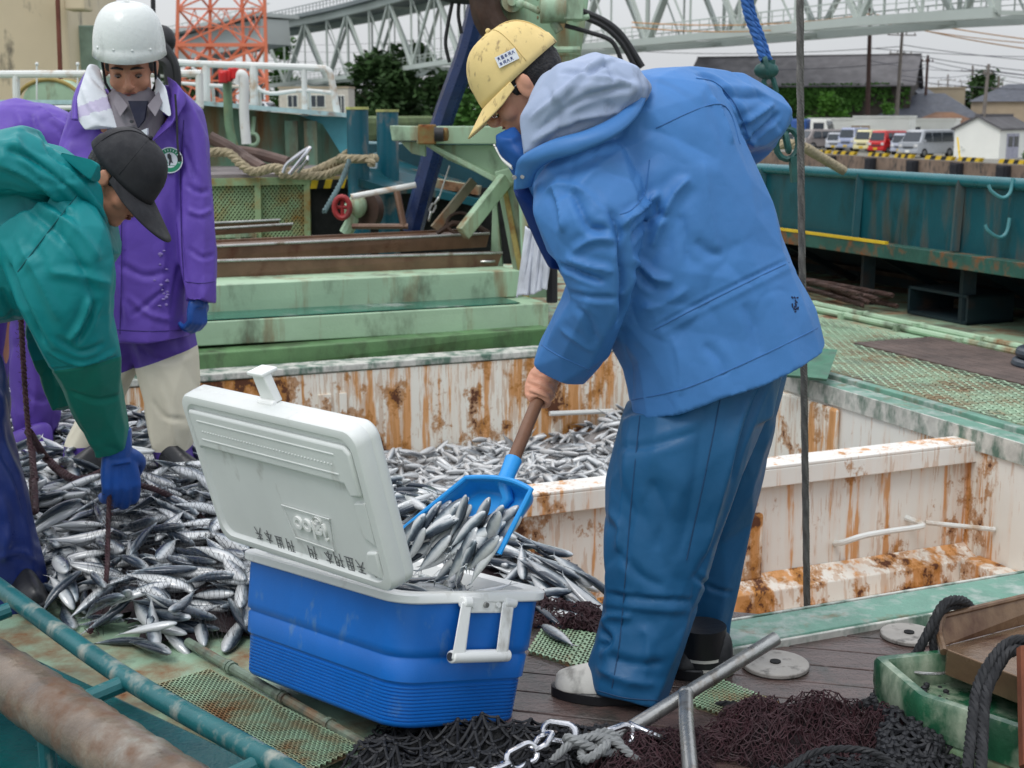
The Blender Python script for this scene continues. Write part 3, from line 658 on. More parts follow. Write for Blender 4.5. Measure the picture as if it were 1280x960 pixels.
deckm.build('deck', M_brgd, br, False)
# approach girder and piers at the left end
mb = MB(); p0, p1 = at(100, 92, 300), at(345, 40, 262); mb.beam(p0, p1, 7, 4.6); p2 = p0+Vector((0, 0, 3)); p3 = p1+Vector((0, 0, 3)); mb.beam(p2, p3, 12, .7)
for k in range(40):
    r_ = p2.lerp(p3, k/40)+Vector((0, -6, .3)); mb.beam(r_, r_+Vector((0, 0, 1.4)), .12, .12)
mb.beam(p2+Vector((0, -6, 1.7)), p3+Vector((0, -6, 1.7)), .14, .16); mb.build('approach_girder', mat('girder_pale', lin(178, 182, 178), rough=.6, var=.08, vscale=.1), br, False)
for px in (262, 318, 283):
    mb = MB(); c = at(px, 78, 268); mb.box((c.x, c.y, (c.z+QZ)/2), (2.2, 5, c.z-QZ)); mb.build('pier', M_brgd, br, False)
# ---------------------------------------------------------------- orange lattice tower
tw = empty('lattice_tower', at(278, 150, 160), 'orange steel lattice tower standing left of the bridge', 'lattice tower')
D = 160; zb_ = 1.2
def leg(px0, py0, px1, py1, Dd): return at(px0, py0, Dd), at(px1, py1, Dd)
legs = [leg(219, 150, 224, -60, 156), leg(335, 150, 329, -60, 154), leg(262, 150, 263, -60, 166), leg(308, 150, 300, -60, 165)]
for a, b in legs: mb = MB(); mb.beam(a, b, .34, .34); mb.build('leg', M_org, tw, False)
mb = MB()
ys = (150, 100, 55, 10, -35, -60)
def on(l, y):
    a, b = legs[l]; t = (150-y)/210; return a.lerp(b, t)
for (l0, l1) in ((0, 1), (1, 3), (3, 2), (2, 0)):
    for i in range(len(ys)-1):
        a, b, c_, d_ = on(l0, ys[i]), on(l1, ys[i]), on(l0, ys[i+1]), on(l1, ys[i+1])
        th = .18 if i != 1 else .28
        mb.beam(a, d_, th, th); mb.beam(b, c_, th, th); mb.beam(c_, d_, .42 if i == 1 else .18, .4 if i == 1 else .18)
        mm = (a+b+c_+d_)/4; mb.beam((a+c_)/2, mm, .11, .11); mb.beam((b+d_)/2, mm, .11, .11)
        mb.beam((c_*.5+d_*.5), a.lerp(d_, .25), .09, .09); mb.beam((c_*.5+d_*.5), b.lerp(c_, .25), .09, .09)
mb.build('bracing', M_org, tw, False)
# ================================================================ THE SHIP
M_dgreen = mat('deck_paint_green', lin(150, 178, 152), rough=.35, var=.15, vscale=3, rust=.62, rscale=3.2, rcol=(.2, .08, .025), dirt=.45, dscale=5, dcol=(.09, .11, .08), bump=.25, bscale=90)
M_dgreenr = mat('deck_paint_rusty', lin(150, 180, 150), rough=.5, var=.15, vscale=3, rust=.78, rscale=3, rcol=(.24, .12, .06), dirt=.55, dscale=2.5, dcol=(.12, .12, .09), bump=.3, bscale=90)
M_lgreen = mat('light_green_paint', lin(160, 188, 158), rough=.5, var=.12, vscale=2.5, rust=.44, rscale=2.2, streak=True, rcol=(.22, .1, .035), dirt=.3, dscale=4, dcol=(.12, .15, .1))
M_mgreen = mat('mid_green_paint', lin(92, 128, 84), rough=.5, var=.25, vscale=3, dirt=.5, dscale=5, dcol=(.05, .07, .035))
M_kgreen = mat('coaming_green', lin(98, 142, 124), rough=.4, var=.25, vscale=6, dirt=.42, dscale=11, dcol=(.34, .40, .36), rust=.3, rscale=6, bump=.3)
M_chip = mat('chipped_white', lin(190, 190, 182), rough=.6, var=.2, vscale=20, dirt=.6, dscale=14, dcol=(.09, .16, .12))
M_hwall = rustwall('hold_white_rusted', lin(233, 231, 222), .44)
M_hwallr = rustwall('hold_white_heavy_rust', lin(236, 233, 221), .72)
M_hclean = rustwall('hold_white_clean', lin(232, 230, 223), .36)
M_hledge = rustwall('hold_ledge_rusted', lin(230, 227, 218), .72, sx=9, blot=5)
M_teal = mat('teal_paint', lin(20, 78, 88), rough=.3, var=.2, vscale=2, rust=.42, rscale=1.8, streak=True, rcol=(.09, .06, .035), dirt=.3, dscale=4, dcol=(.01, .04, .04))
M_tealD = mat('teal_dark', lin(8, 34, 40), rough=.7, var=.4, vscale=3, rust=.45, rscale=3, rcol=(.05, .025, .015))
M_tealL = mat('teal_light', lin(70, 148, 160), rough=.5, var=.12)
M_bulk = mat('bow_green_rusted', lin(96, 128, 108), rough=.6, var=.15, rust=.66, rscale=1.6, streak=True, rcol=(.16, .08, .03), dirt=.3)
M_wrail = mat('white_railing_paint', lin(214, 216, 212), rough=.4, var=.05, rust=.36, rscale=5, rcol=(.4, .25, .12))
M_plank = mat('wet_deck_planks', lin(86, 70, 66), rough=.2, var=.4, vscale=9, stretch=(.25, 3, 1), bump=.35, bscale=70, dirt=.4, dscale=8)
M_plankD = mat('brown_planks', lin(88, 74, 68), rough=.6, var=.4, vscale=5, stretch=(1, 1, 1), bump=.3)
M_rustmet = mat('brown_rust_metal', lin(112, 86, 68), rough=.35, metal=.25, var=.3, vscale=5, dirt=.3, dscale=5, dcol=(.09, .03, .018))
M_rustdk = mat('dark_rust', lin(60, 42, 32), rough=.8, var=.4, vscale=8)
M_steel = mat('galvanised_steel', lin(165, 165, 162), rough=.3, metal=.75, var=.2, vscale=12, dirt=.25, dscale=14, dcol=(.2, .16, .12))
M_shiny = mat('shiny_steel', lin(205, 205, 208), rough=.16, metal=.95, var=.1, vscale=12)
M_rope = mat('manila_rope', lin(150, 138, 112), rough=.9, var=.25, vscale=20)
M_ropeg = mat('grey_rope', lin(128, 130, 130), rough=.9, var=.25, vscale=25)
M_black = mat('black_rope', lin(26, 27, 30), rough=.75, var=.3, vscale=20)
M_dblue = mat('boom_dark_blue', lin(22, 42, 84), rough=.3, var=.3, vscale=6, dirt=.2, dcol=(.01, .012, .02))
M_hose = mat('hydraulic_hose', lin(28, 28, 30), rough=.5)
M_pipebr = mat('roller_brown', lin(106, 92, 78), rough=.3, var=.35, vscale=9, rust=.6, rscale=9, rcol=(.12, .06, .03), dirt=.28, dscale=7, dcol=(.25, .235, .2), bump=.5, bscale=30, coat=.25)
M_beige = mat('cabin_beige', lin(212, 194, 162), rough=.6, var=.06, vscale=1, dirt=.1)
M_void = mat('void_black', lin(8, 9, 9), rough=.9)
U_ = S(1, 0)-S(0, 0); V_ = S(0, 1)-S(0, 0)
HU0, HU1, HV0, HV1, HVm = .8, 4.22, -7.25, -3.0, -4.66
def sbox(mb, u0, u1, v0, v1, z0, z1, mi=0):
    return mb.hexa([S(u0, v1, z0), S(u1, v1, z0), S(u1, v0, z0), S(u0, v0, z0), S(u0, v1, z1), S(u1, v1, z1), S(u1, v0, z1), S(u0, v0, z1)], mi)
mb = MB()
for (a, b, c_, d_) in ((-9, 9, HV1, 3.2), (-9, HU0, HV0, HV1), (HU1, 7.9, HV0, HV1), (-12, 7.9, -16, HV0), (HU0, 1.72, HVm+.06, HV1)):
    sbox(mb, a, b, c_, d_, -.12, 0)
deck = mb.build('ship_deck', M_dgreen, None, False); deck['kind'] = 'structure'
mb = MB(); sbox(mb, -12.5, 8, -16.5, 3.6, -3.1, -1.3); o = mb.build('ship_hull', M_tealD, None, False); tag(o, 'dark teal hull of the fishing boat under the deck', 'hull')
# --- hold
hold = empty('fish_hold', S(2.5, -5, -1.2), 'white painted open fish hold streaked with orange rust, split by a beam', 'fish hold')
FZ = -1.15
mb = MB(); sbox(mb, HU0-.1, HU1+.1, HV0-.1, HV1+.1, FZ-.1, FZ); mb.build('floor', M_hledge, hold, False)
mb = MB(); sbox(mb, HU0, HU1+.05, HV0-.08, HV0+.012, FZ, -.004); mb.build('far_wall', M_hwallr, hold, False)
mb = MB(); sbox(mb, HU1-.012, HU1+.08, HV0, HV1, FZ, -.004); mb.build('side_wall', M_hwall, hold, False)
mb = MB(); sbox(mb, HU0-.08, HU0, HV0, HVm, FZ, -.125); sbox(mb, 1.64, 1.72, HVm, HV1, FZ, -.125); mb.build('left_wall', M_hwall, hold, False)
mb = MB(); sbox(mb, HU0, HU1, HV1, HV1+.08, FZ, -.125); mb.build('near_wall', M_hledge, hold, False)
mb = MB(); sbox(mb, HU0, HU1, HVm-.05, HVm, FZ, -.03); mb.build('divider', M_hclean, hold, False)
mb = MB(); sbox(mb, HU0, HU1+.01, HVm-.09, HVm+.05, -.038, -.024); sbox(mb, HU0, HU1+.01, HVm+.035, HVm+.05, -.115, -.038); mb.build('beam', M_hclean, hold, False, bevel=.004)
# stiffening ribs on the divider and rusted pockets
for u in (1.98, 3.0):
    mb = MB(); sbox(mb, u, u+.11, HVm, HVm+.035, -.52, -.23); mb.build('rib', M_hwallr, hold, False, bevel=.012)
# ledge around the near compartment
mb = MB()
mb.hexa([S(1.72, HVm+.0, -.64), S(HU1, HVm+.0, -.64), S(HU1, HVm+.002, -.50), S(1.72, HVm+.002, -.50), S(1.72, HVm+.11, -.64), S(HU1, HVm+.11, -.64), S(HU1, HVm+.10, -.55), S(1.72, HVm+.10, -.55)])
sbox(mb, 1.72, HU1, HVm+.002, HVm+.27, -.84, -.641)
sbox(mb, HU1-.12, HU1-.013, HVm+.11, HV1, -.64, -.53); sbox(mb, HU1-.26, HU1-.013, HVm+.27, HV1, -.84, -.641)
mb.build('ledge', M_hledge, hold, False, bevel=.005, seg=2)
mb = MB()
for k in range(7):     # overlapping rusted plates near the far right corner
    u = HU1-.03
    v = HV0+.35+k*.4
mb = MB(); sbox(mb, HU1-.045, HU1-.014, -6.75, -6.35, -.5, -.1); mb.build('rusted_plate', M_hwallr, hold, False, bevel=.02)
mb = MB(); sbox(mb, HU1-.045, HU1-.014, -6.15, -5.6, -.5, -.07); mb.build('rusted_plate', M_hwallr, hold, False, bevel=.02)
mb = MB(); P = [S(3.5, HVm, -.42), S(3.48, HVm+.08, -.39), S(3.54, HVm+.13, -.355), S(3.67, HVm+.13, -.35), S(3.84, HVm+.13, -.35), S(3.88, HVm+.1, -.35), S(3.88, HVm+.0, -.35)]
mb.tube(crv(P, 5), .013, 8); mb.build('grab_rail', M_wrail, hold)
mb = MB(); mb.tube([S(3.9, HVm+.1, -.345), S(4.2, HVm+.2, -.385)], .011, 8); mb.build('grab_rail', M_wrail, hold)
mb = MB(); mb.tube([S(3.3, HV0+.05, -.34), S(3.72, HV0+.05, -.36)], .015, 8); mb.build('grab_rail', M_wrail, hold)
mb = MB(); sbox(mb, 1.9, 1.97, HV0, HV0+.03, -.42, -.12); sbox(mb, 2.02, 2.06, HV0, HV0+.03, -.42, -.12); mb.build('rib', M_hwallr, hold, False)
# rim lips
mb = MB(); sbox(mb, 1.80, 6.0, HV1+.0, HV1+.15, .003, .05); o = mb.build('hatch_coaming', M_kgreen, None, False, bevel=.006); tag(o, 'flat green hatch coaming strip along the near edge of the hold', 'coaming')
mb = MB(); sbox(mb, 1.80, 6.0, HV1+.151, HV1+.163, .003, .045); sbox(mb, 1.8, 4.3, HV1-.012, HV1-.001, -.06, .052); mb.build('white_edge', M_chip, o, False, bevel=.002)
mb = MB(); sbox(mb, HU1-.004, HU1+.10, HV0, HV1-.02, .003, .03); sbox(mb, HU1+.14, HU1+.19, HV0-.5, HV1-.02, .003, .045); o = mb.build('hatch_coaming', M_kgreen, None, False, bevel=.006); tag(o, 'narrow green coaming strip along the right side of the hold', 'coaming')
mb = MB(); sbox(mb, HU1-.026, HU1-.014, HV0, HV1-.02, -.06, .032); sbox(mb, HU1+.102, HU1+.138, HV0, HV1-.02, .003, .02); mb.build('white_edge', M_chip, o, False)
mb = MB(); sbox(mb, HU0-.3, HU1, HV0-.16, HV0+.02, .003, .04); o = mb.build('hatch_coaming', M_chip, None, False, bevel=.006); tag(o, 'dirty white coaming strip along the far rim of the hold', 'coaming')
# --- deck coverings on the right: gratings, planks, pipes
def patch(name, pts, z, m, kind='structure'):
    mb = MB(); mb.add([(p[0], p[1], z) for p in pts], [tuple(range(len(pts)))]); o = mb.build(name, m, None, False); o['kind'] = kind; return o
patch('deck_plating', [S(4.42, 3), S(7.8, 3), S(7.8, -12), S(4.42, -12)], .005, M_dgreenr)
gr = empty('deck_grating', S(4.8, -6), 'pale green expanded-metal grating beside the right rim of the hold', 'grating')
mb = MB(); f = bil(S(4.46, -8.6, .03), S(5.12, -8.6, .03), S(5.12, -3.4, .03), S(4.46, -3.4, .03)); diamond(mb, f, 14, 52, .011, .006, (0, 0, 1))
f = bil(S(5.12, -8.6, .03), S(5.62, -8.6, .03), S(5.62, -6.8, .03), S(5.12, -6.8, .03)); diamond(mb, f, 10, 18, .011, .006, (0, 0, 1)); mb.build('mesh_panel', M_lgreen, gr, False)
for k in range(7):
    v = -6.7+k*.55
mb = MB()
for k in range(8):
    u = 5.14+k*.075; sbox(mb, u, u+.068, -6.75, -1.5, .012, .04)
pl = mb.build('plank_walkway', M_plankD, None, False, bevel=.004); tag(pl, 'worn brown planks laid between the green gratings on the right', 'planks')
for i, u in enumerate((5.82, 5.98)):
    mb = MB(); mb.tube([S(u, -9.5, .03), S(u+.05, -1, .03)], .022, 8)
    for k in range(12): sbox(mb, u-.03, u+.05, -9+k*.6, -8.96+k*.6, .004, .05)
    tag(mb.build('deck_pipe', M_lgreen), ['pale green pipe along the right deck, nearer the planks', 'pale green pipe along the right deck, nearer the bulwark'][i], 'pipe')
# green tilted plate at the rim
mb = MB(); mb.poly([at(1000, 470, 6.9), at(1034, 474, 6.8), at(1047, 437, 7.25), at(985, 432, 7.3), at(975, 468, 7.0)], (0, .02, -.015)); tag(mb.build('steel_plate', mat('plate_green', lin(48, 105, 80), rough=.5, dirt=.3), None, False), 'dark green flat plate lying at the rim behind the blue jacket hem', 'plate')
# --- near deck: planks, gratings, discs
a0 = math.radians(-14)
mb = MB(); rnd = random.Random(2); d1 = Vector((math.cos(a0), math.sin(a0), 0)); d2 = Vector((-d1.y, d1.x, 0)); ctr = Vector((.75, 2.75, .006))
def inside_near(p):
    u, v = toS(p); return v > HV1+.17
for k in range(-7, 9):
    c = ctr+d2*(k*.112); s0 = -1.2; s1 = 2.6
    # clip against the coaming line
    def cl(s):
        q_ = toS(c+d1*s+d2*.056); return q_[1] > HV1+.17 if q_[0] > 1.94 else (q_[1] > -3.32 and q_[0] > 1.02)
    ss = [s0+i*(s1-s0)/80 for i in range(81)]; ok = [s for s in ss if cl(s)]
    if not ok: continue
    a_, b_ = c+d1*ok[0], c+d1*ok[-1]; w = d2*.0535; h = Vector((0, 0, .02+rnd.uniform(0, .002)))
    mb.hexa([a_-w, b_-w, b_+w, a_+w, a_-w+h, b_-w+h, b_+w+h, a_+w+h])
o = mb.build('plank_deck', M_plank, None, False, bevel=.003); tag(o, 'wet dark wooden planking underfoot beside the cooler and boots', 'planking')
for i, (px, py, r) in enumerate(((969, 833, .085), (1136, 796, .075))):
    c = g(px, py, .028); mb = MB(); mb.cyl(c, r, .012, 32); o = mb.build('deck_plug', mat('disc_grey', lin(150, 146, 140), rough=.6, dirt=.3, dscale=20), None, True, bevel=.003)
    tag(o, ['round grey deck plug in the planks above the steel pipe', 'round grey deck plug beside the hatch coaming and black rope'][i], 'deck plug')
    mb = MB(); mb.cyl(c+Vector((0, 0, .0125)), .014, .003, 12); mb.build('centre_hole', M_void, o)
def floor_grating(pts, nu, nv, label, z=.032, w=.007, m=None):
    q = [g(*p, z) for p in pts]; rt = empty('deck_grating', (q[0]+q[2])/2-Vector((0, 0, z)), label, 'grating'); mb = MB(); diamond(mb, bil(*q), nu, nv, w, .005, (0, 0, 1)); mb.build('mesh_panel', m or M_dgreenr, rt, False)
    mb = MB(); mb.hexa([Vector((p.x, p.y, .026)) for p in q]+[Vector((p.x, p.y, .0275)) for p in q]); mb.build('backing_plate', M_rustdk2, rt, False)
M_rustdk2 = mat('grating_backing', lin(82, 88, 66), rough=.8, var=.4, vscale=10, rust=.6, rscale=6)
M_gp = mat('grating_paint', lin(150, 178, 145), rough=.5, rust=.5, rscale=6, rcol=(.25, .13, .05))
floor_grating([(660, 815), (770, 850), (790, 800), (680, 783)], 13, 8, 'small green grating patch under the loose fish', m=M_gp)
floor_grating([(862, 880), (930, 905), (975, 880), (900, 850)], 10, 7, 'green grating patch between the heel and the steel pipe', m=M_gp)
floor_grating([(180, 862), (365, 975), (450, 935), (262, 838)], 40, 12, 'rusty green grating along the teal rail at lower left', z=.034, m=M_gp)
# green floor pipe and hinged plates by the cooler
pA, pB = g(235, 803, .02), g(462, 935, .02)
mb = MB(); mb.tube([pA, pB], .013, 10)
for t in (.25, .27, .55, .57, .8): q = pA.lerp(pB, t); mb.tube([q, q+(pB-pA).normalized()*.012], .017, 10)
o = mb.build('floor_pipe', mat('pipe_greygreen', lin(112, 128, 112), rough=.45, dirt=.5, dscale=12, rust=.4), None); tag(o, 'thin weathered floor pipe running beside the blue cooler', 'pipe')
# --- teal rail and brown roller, lower left
ra = [g(-60, 690, .26), g(0, 735, .26), g(150, 843, .26), g(345, 955, .26), g(460, 1030, .26)]
rail = empty('side_rail', Vector((ra[2].x, ra[2].y, 0)), 'teal tubular side rail crossing the lower left corner', 'rail')
mb = MB(); mb.tube(crv(ra, 4), .022, 12); mb.build('top_tube', mat('teal_rail', lin(26, 92, 96), rough=.35, var=.2, rust=0, dirt=.35, dscale=16, dcol=(.28, .3, .26)), rail)
for t in ((12, 762), (160, 852), (345, 945)):
    a = g(t[0], t[1], .255); b = a+Vector((-.14, -.1, -.03)); mb = MB(); mb.tube([a, b], .018, 10); mb.tube([b, Vector((b.x, b.y, 0))], .018, 10); mb.build('stay', MC['teal_rail'], rail)
r0, r1 = g(-80, 752, .24), g(330, 1010, .24); off = Vector((-.06, -.05, 0))
mb = MB(); ax = (r1-r0); n = 60; mb.tube([r0+off+ax*(i/n) for i in range(n+1)], [.062+.0015*math.sin(i*1.3)+.001*math.sin(i*3.1) for i in range(n+1)], 28)
tag(mb.build('net_roller', M_pipebr, None), 'thick brown weathered roller tube below the teal rail', 'roller')
mb = MB(); c0 = g(-120, 800, .1); c1 = g(330, 1030, .1); mb.poly([c0+Vector((.12, .1, 0)), c1+Vector((.12, .1, 0)), c1+Vector((-.6, -.6, 0)), c0+Vector((-.6, -.6, 0))], (0, 0, -.08))
tag(mb.build('gunwale_plate', M_tealL2 if 'M_tealL2' in globals() else mat('gunwale_teal', lin(14, 84, 84), rough=.25, var=.35, vscale=4, dirt=.3, dcol=(.005, .03, .03)), None, False, bevel=.01), 'wet dark teal gunwale plate under the brown roller', 'plate')
# --- stacked hatch boards
bd = {'group': 'hatch boards stacked beyond the hold'}
def board(name, tl, tr, bl_, br_, Yl, Yr, depth, m, label, bev=.006):
    a, b, c_, d_ = at(*bl_, Yl), at(*br_, Yr), at(*tl, Yl), at(*tr, Yr); n_ = Vector((-math.sin(math.radians(23)), math.cos(math.radians(23)), 0))*depth
    mb = MB(); mb.hexa([a, b, b+n_, a+n_, c_, d_, d_+n_, c_+n_]); o = mb.build(name, m, None, False, bevel=bev); tag(o, label, 'hatch board', 'hatch boards stacked beyond the hold'); return o
board('hatch_board', (120, 452), (688, 410), (120, 488), (670, 438), 7.05, 8.35, 1.9, M_mgreen, 'darker moss green lowest board of the stack beyond the hold', .01)
board('hatch_board', (120, 410), (686, 379), (120, 440), (686, 409), 7.2, 8.5, 1.6, M_lgreen, 'light green middle board of the stack, wet dark top')
board('hatch_board', (120, 364), (650, 338), (120, 401), (646, 371), 7.5, 8.75, 1.3, M_lgreen, 'light green upper board of the stack, under the brown channels')
mb = MB(); a, b = at(125, 409, 7.2), at(652, 380, 8.42)
n_ = Vector((-math.sin(math.radians(23)), math.cos(math.radians(23)), 0))
mb.hexa([a+n_*.02+Vector((0, 0, .002)), b+n_*.02+Vector((0, 0, .002)), b+n_*.5+Vector((0, 0, .002)), a+n_*.5+Vector((0, 0, .002)), a+n_*.02+Vector((0, 0, .006)), b+n_*.02+Vector((0, 0, .006)), b+n_*.5+Vector((0, 0, .006)), a+n_*.5+Vector((0, 0, .006))])
o = mb.build('wet_sheet', mat('wet_dark_green', lin(40, 100, 85), rough=.15, dirt=.3, dcol=(.4, .42, .4)), None, False); o['label'] = 'thin wet dark green cover strip on the middle board'; o['category'] = 'cover strip'
def channel(tl, tr, bl_, br_, Yl, Yr, depth, label, ends=True):
    a, b, c_, d_ = at(*bl_, Yl), at(*br_, Yr), at(*tl, Yl), at(*tr, Yr); n = n_*depth; t = n_*.02
    mb = MB(); mb.hexa([a, b, b+t, a+t, c_, d_, d_+t, c_+t]); mb.hexa([a+n, b+n, b+n+t, a+n+t, c_+n, d_+n, d_+n+t, c_+n+t])
    z = Vector((0, 0, -.02)); mb.hexa([c_+z+t*1.05, d_+z+t*1.05, d_+z+n-t*.05, c_+z+n-t*.05, c_+t*1.05-z*.2+z, d_+t*1.05-z*.2+z, d_+n-t*.05-z*.2+z, c_+n-t*.05-z*.2+z])
    o = mb.build('steel_channel', M_rustmet, None, False, bevel=.004); tag(o, label, 'steel channel', 'brown steel channels on top of the board stack'); 
    mb = MB(); mb.tube([c_+Vector((0, 0, .006)), d_+Vector((0, 0, .006))], .009, 8); mb.build('bright_edge', M_steel, o)
    return o
channel((120, 332), (628, 317), (120, 358), (622, 333), 7.9, 9.0, .16, 'lower brown steel channel with a bright worn edge, nearest of the channels')
o_ch = channel((120, 316), (612, 293), (120, 336), (608, 309), 8.3, 9.35, .5, 'wide brown steel channel above the lower one, with a black ring at its end')
channel((120, 296), (366, 281), (120, 304), (364, 288), 8.9, 9.6, .1, 'short brown channel third from the bottom, ending beside the purple sleeve')
channel((120, 287), (350, 276), (120, 291), (348, 280), 9.3, 9.9, .1, 'short dark channel highest on the stack beside the purple sleeve')
mb = MB(); c = at(575, 288, 9.5); mb.tube([c+Vector((.09*math.cos(a), .03*math.sin(a), .05+.07*math.sin(a))) for a in [i*math.pi*2/16 for i in range(16)]], .012, 8, closed=True)
mb.tube([c+Vector((-.16, 0, -.02)), c+Vector((-.05, 0, .05)), c+Vector((.1, 0, .04)), c+Vector((.2, 0, -.02))], .02, 8)
tag(mb.build('shackle', M_rustdk), 'dark rusty shackle ring resting on the brown channel', 'shackle')
mb = MB(); c = at(607, 326, 8.99); mb.tube([c+Vector((-.06, -.02, .0)), c+Vector((-.03, -.045, .0)), c+Vector((.03, -.045, 0)), c+Vector((.06, -.02, 0))], .008, 6); o = mb.build('handle', M_steel); tag(o, 'small welded steel handle on the lower brown channel face', 'handle')
# --- right side bulwark
bw = empty('bulwark', S(6.4, -7), 'dark teal steel bulwark with a shadowed recess on the right side of the deck', 'bulwark')
BU = 6.35
def bpnt(v, z, u=BU): return S(u, v, z)
zt = .955
mb = MB(); mb.hexa([bpnt(-2, .5), bpnt(-2, .5, BU+.06), bpnt(-22, .5, BU+.06), bpnt(-22, .5), bpnt(-2, zt), bpnt(-2, zt, BU+.06), bpnt(-22, zt, BU+.06), bpnt(-22, zt)]); mb.build('upper_plating', M_teal, bw, False)
mb = MB(); mb.tube([bpnt(-2, zt+.02, BU), bpnt(-22, zt+.02, BU)], .04, 12); mb.build('top_rail', mat('teal_rail2', lin(28, 100, 108), rough=.3, var=.15), bw)
mb = MB(); mb.hexa([bpnt(-2, .4, BU-.10), bpnt(-2, .4, BU+.05), bpnt(-22, .4, BU+.05), bpnt(-22, .4, BU-.10), bpnt(-2, .5, BU-.10), bpnt(-2, .5, BU+.05), bpnt(-22, .5, BU+.05), bpnt(-22, .5, BU-.10)]); mb.build('shelf', mat('shelf_green', lin(40, 84, 74), rough=.5, rust=.5, rscale=6), bw, False, bevel=.005)
mb = MB(); a, b = bpnt(-9.6, .51, BU-.09), bpnt(-7.9, .51, BU-.09); mb.beam(a, b, .03, .02); mb.build('yellow_strip', M_yel, bw, False)
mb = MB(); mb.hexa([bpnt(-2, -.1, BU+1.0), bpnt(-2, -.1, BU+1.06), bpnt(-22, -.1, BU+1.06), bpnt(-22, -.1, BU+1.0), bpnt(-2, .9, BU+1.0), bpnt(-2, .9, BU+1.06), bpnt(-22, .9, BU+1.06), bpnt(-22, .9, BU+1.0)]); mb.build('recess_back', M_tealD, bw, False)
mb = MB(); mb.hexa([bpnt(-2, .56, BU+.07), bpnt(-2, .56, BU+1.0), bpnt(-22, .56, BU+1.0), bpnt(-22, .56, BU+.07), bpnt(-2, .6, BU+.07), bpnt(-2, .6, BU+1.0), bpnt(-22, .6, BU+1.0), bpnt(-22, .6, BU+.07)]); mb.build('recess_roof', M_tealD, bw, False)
for i in range(8):
    v = -4.9-1.18*i+(.1 if i % 2 else 0); mb = MB(); mb.beam(bpnt(v, .41, BU+.1), bpnt(v, -.0, BU+.1), .07, .09); mb.beam(bpnt(v, .42, BU+.1), bpnt(v, .02, BU+.95), .05, .05); mb.build('stanchion', M_tealD, bw, False)
    mb = MB(); mb.beam(bpnt(v, .51, BU-.035), bpnt(v, .98, BU-.015), .04, .05); mb.build('stiffener', M_teal, bw, False)
mb = MB()
for z in (.12, .27): mb.beam(bpnt(-2, z, BU+.9), bpnt(-22, z, BU+.9), .06, .035)
mb.build('longitudinal', M_rustdk, bw, False)
for (px, py) in ((1222, 238), (1216, 288)):
    d = at(px, py, 8.6); mb = MB(); P = [d+Vector((-.14, -.02, .03)), d+Vector((-.12, -.03, -.01)), d+Vector((-.05, -.03, -.05)), d+Vector((0, -.02, -.02)), d+Vector((.02, 0, .07))]
    # put the hook on the plating plane
    u, v = toS(d); sh = S(BU-.05, v)-S(u, v); P = [p+sh for p in P]; mb.tube(crv(P, 5), .012, 8); mb.build('hook', mat('hook_teal', lin(70, 130, 135), rough=.35), bw)
# clutter in the recess
mb = MB(); c = S(BU+.25, -7.5, .1); R = Matrix.Rotation(math.radians(-67), 3, 'Z')
for (dx, dz, w, h) in ((0, .1, .62, .02), (0, -.08, .62, .02), (-.3, .01, .02, .2), (.3, .01, .02, .2)): mb.box(c+R @ Vector((dx, 0, dz)), (w, .4, h), M=R)
tag(mb.build('metal_frame_box', M_tealD, None, False), 'open dark rusty metal box lying in the bulwark recess', 'box')
mb = MB(); rnd = random.Random(8)
for k in range(6): a = S(BU-.25+rnd.uniform(-.1, .3), -9.6, .06+.02*k); b = S(BU-.2+rnd.uniform(-.1, .25), -7.9, .05+.02*k); rope(mb, [a, (a+b)/2+Vector((rnd.uniform(-.1, .1), 0, .03)), b], .02, pitch=.09, n=5)
tag(mb.build('rope_bundle', mat('dark_rope', lin(70, 50, 44), rough=.8, var=.5, vscale=15)), 'dark brown ropes heaped at the foot of the bulwark behind the blue jacket', 'rope')
mb = MB(); P = [g(1300, 455, .05)+Vector((.1*math.cos(a)*1.2, .14*math.sin(a), .0)) for a in [i*math.pi*2/20 for i in range(20)]]; mb.tube(P, .032, 10, closed=True); mb.tube([p+Vector((.02, 0, .06)) for p in P], .032, 10, closed=True)
tag(mb.build('hose_coil', mat('hose_grey', lin(52, 60, 70), rough=.4)), 'dark grey coiled hose at the right edge of the deck', 'hose')
# mooring rope over the rail
mb = MB(); rope(mb, [at(930, 196, 9.2), at(950, 186, 9.2), at(985, 180, 9.2), at(1005, 184, 9.2), at(1022, 194, 9.6), at(1054, 213, 10.2)], .035, pitch=.16, n=7); tag(mb.build('mooring_rope', M_rope), 'thick pale mooring rope passing over the teal rail behind the chain', 'rope')
# wire rope (nearly vertical) and blue sling with green chain
mb = MB(); rope(mb, [at(1000, -40, 3.75), at(1001, 200, 3.75), at(1005, 480, 3.75), at(1009, 776, 3.75)], .0105, strands=5, pitch=.05, n=5); tag(mb.build('wire_rope', mat('wire_rope', lin(98, 96, 92), rough=.5, metal=.3, var=.3, vscale=30)), 'taut grey wire rope hanging vertically down to the near coaming', 'wire rope')
mb = MB(); P = [at(926, -30, 5.5), at(934, 15, 5.5), at(945, 45, 5.5), at(955, 75, 5.5)]; rope(mb, P, .018, pitch=.08); rope(mb, [p+Vector((.025, .02, 0)) for p in P], .014, pitch=.08)
tag(mb.build('lifting_sling', mat('blue_rope', lin(48, 98, 165), rough=.8, var=.3, vscale=40)), 'blue rope sling hanging from above, tied to the green chain', 'rope sling')
mb = MB(); chain(mb, [at(955, 72, 5.5), at(963, 110, 5.5), at(976, 145, 5.5), at(985, 185, 5.5), at(988, 205, 5.5)], .1, .062, .011); o = mb.build('lifting_chain', mat('chain_green', lin(22, 74, 70), rough=.5, var=.3, vscale=20)); tag(o, 'dark green painted chain hanging beside the raised blue sleeve', 'chain')
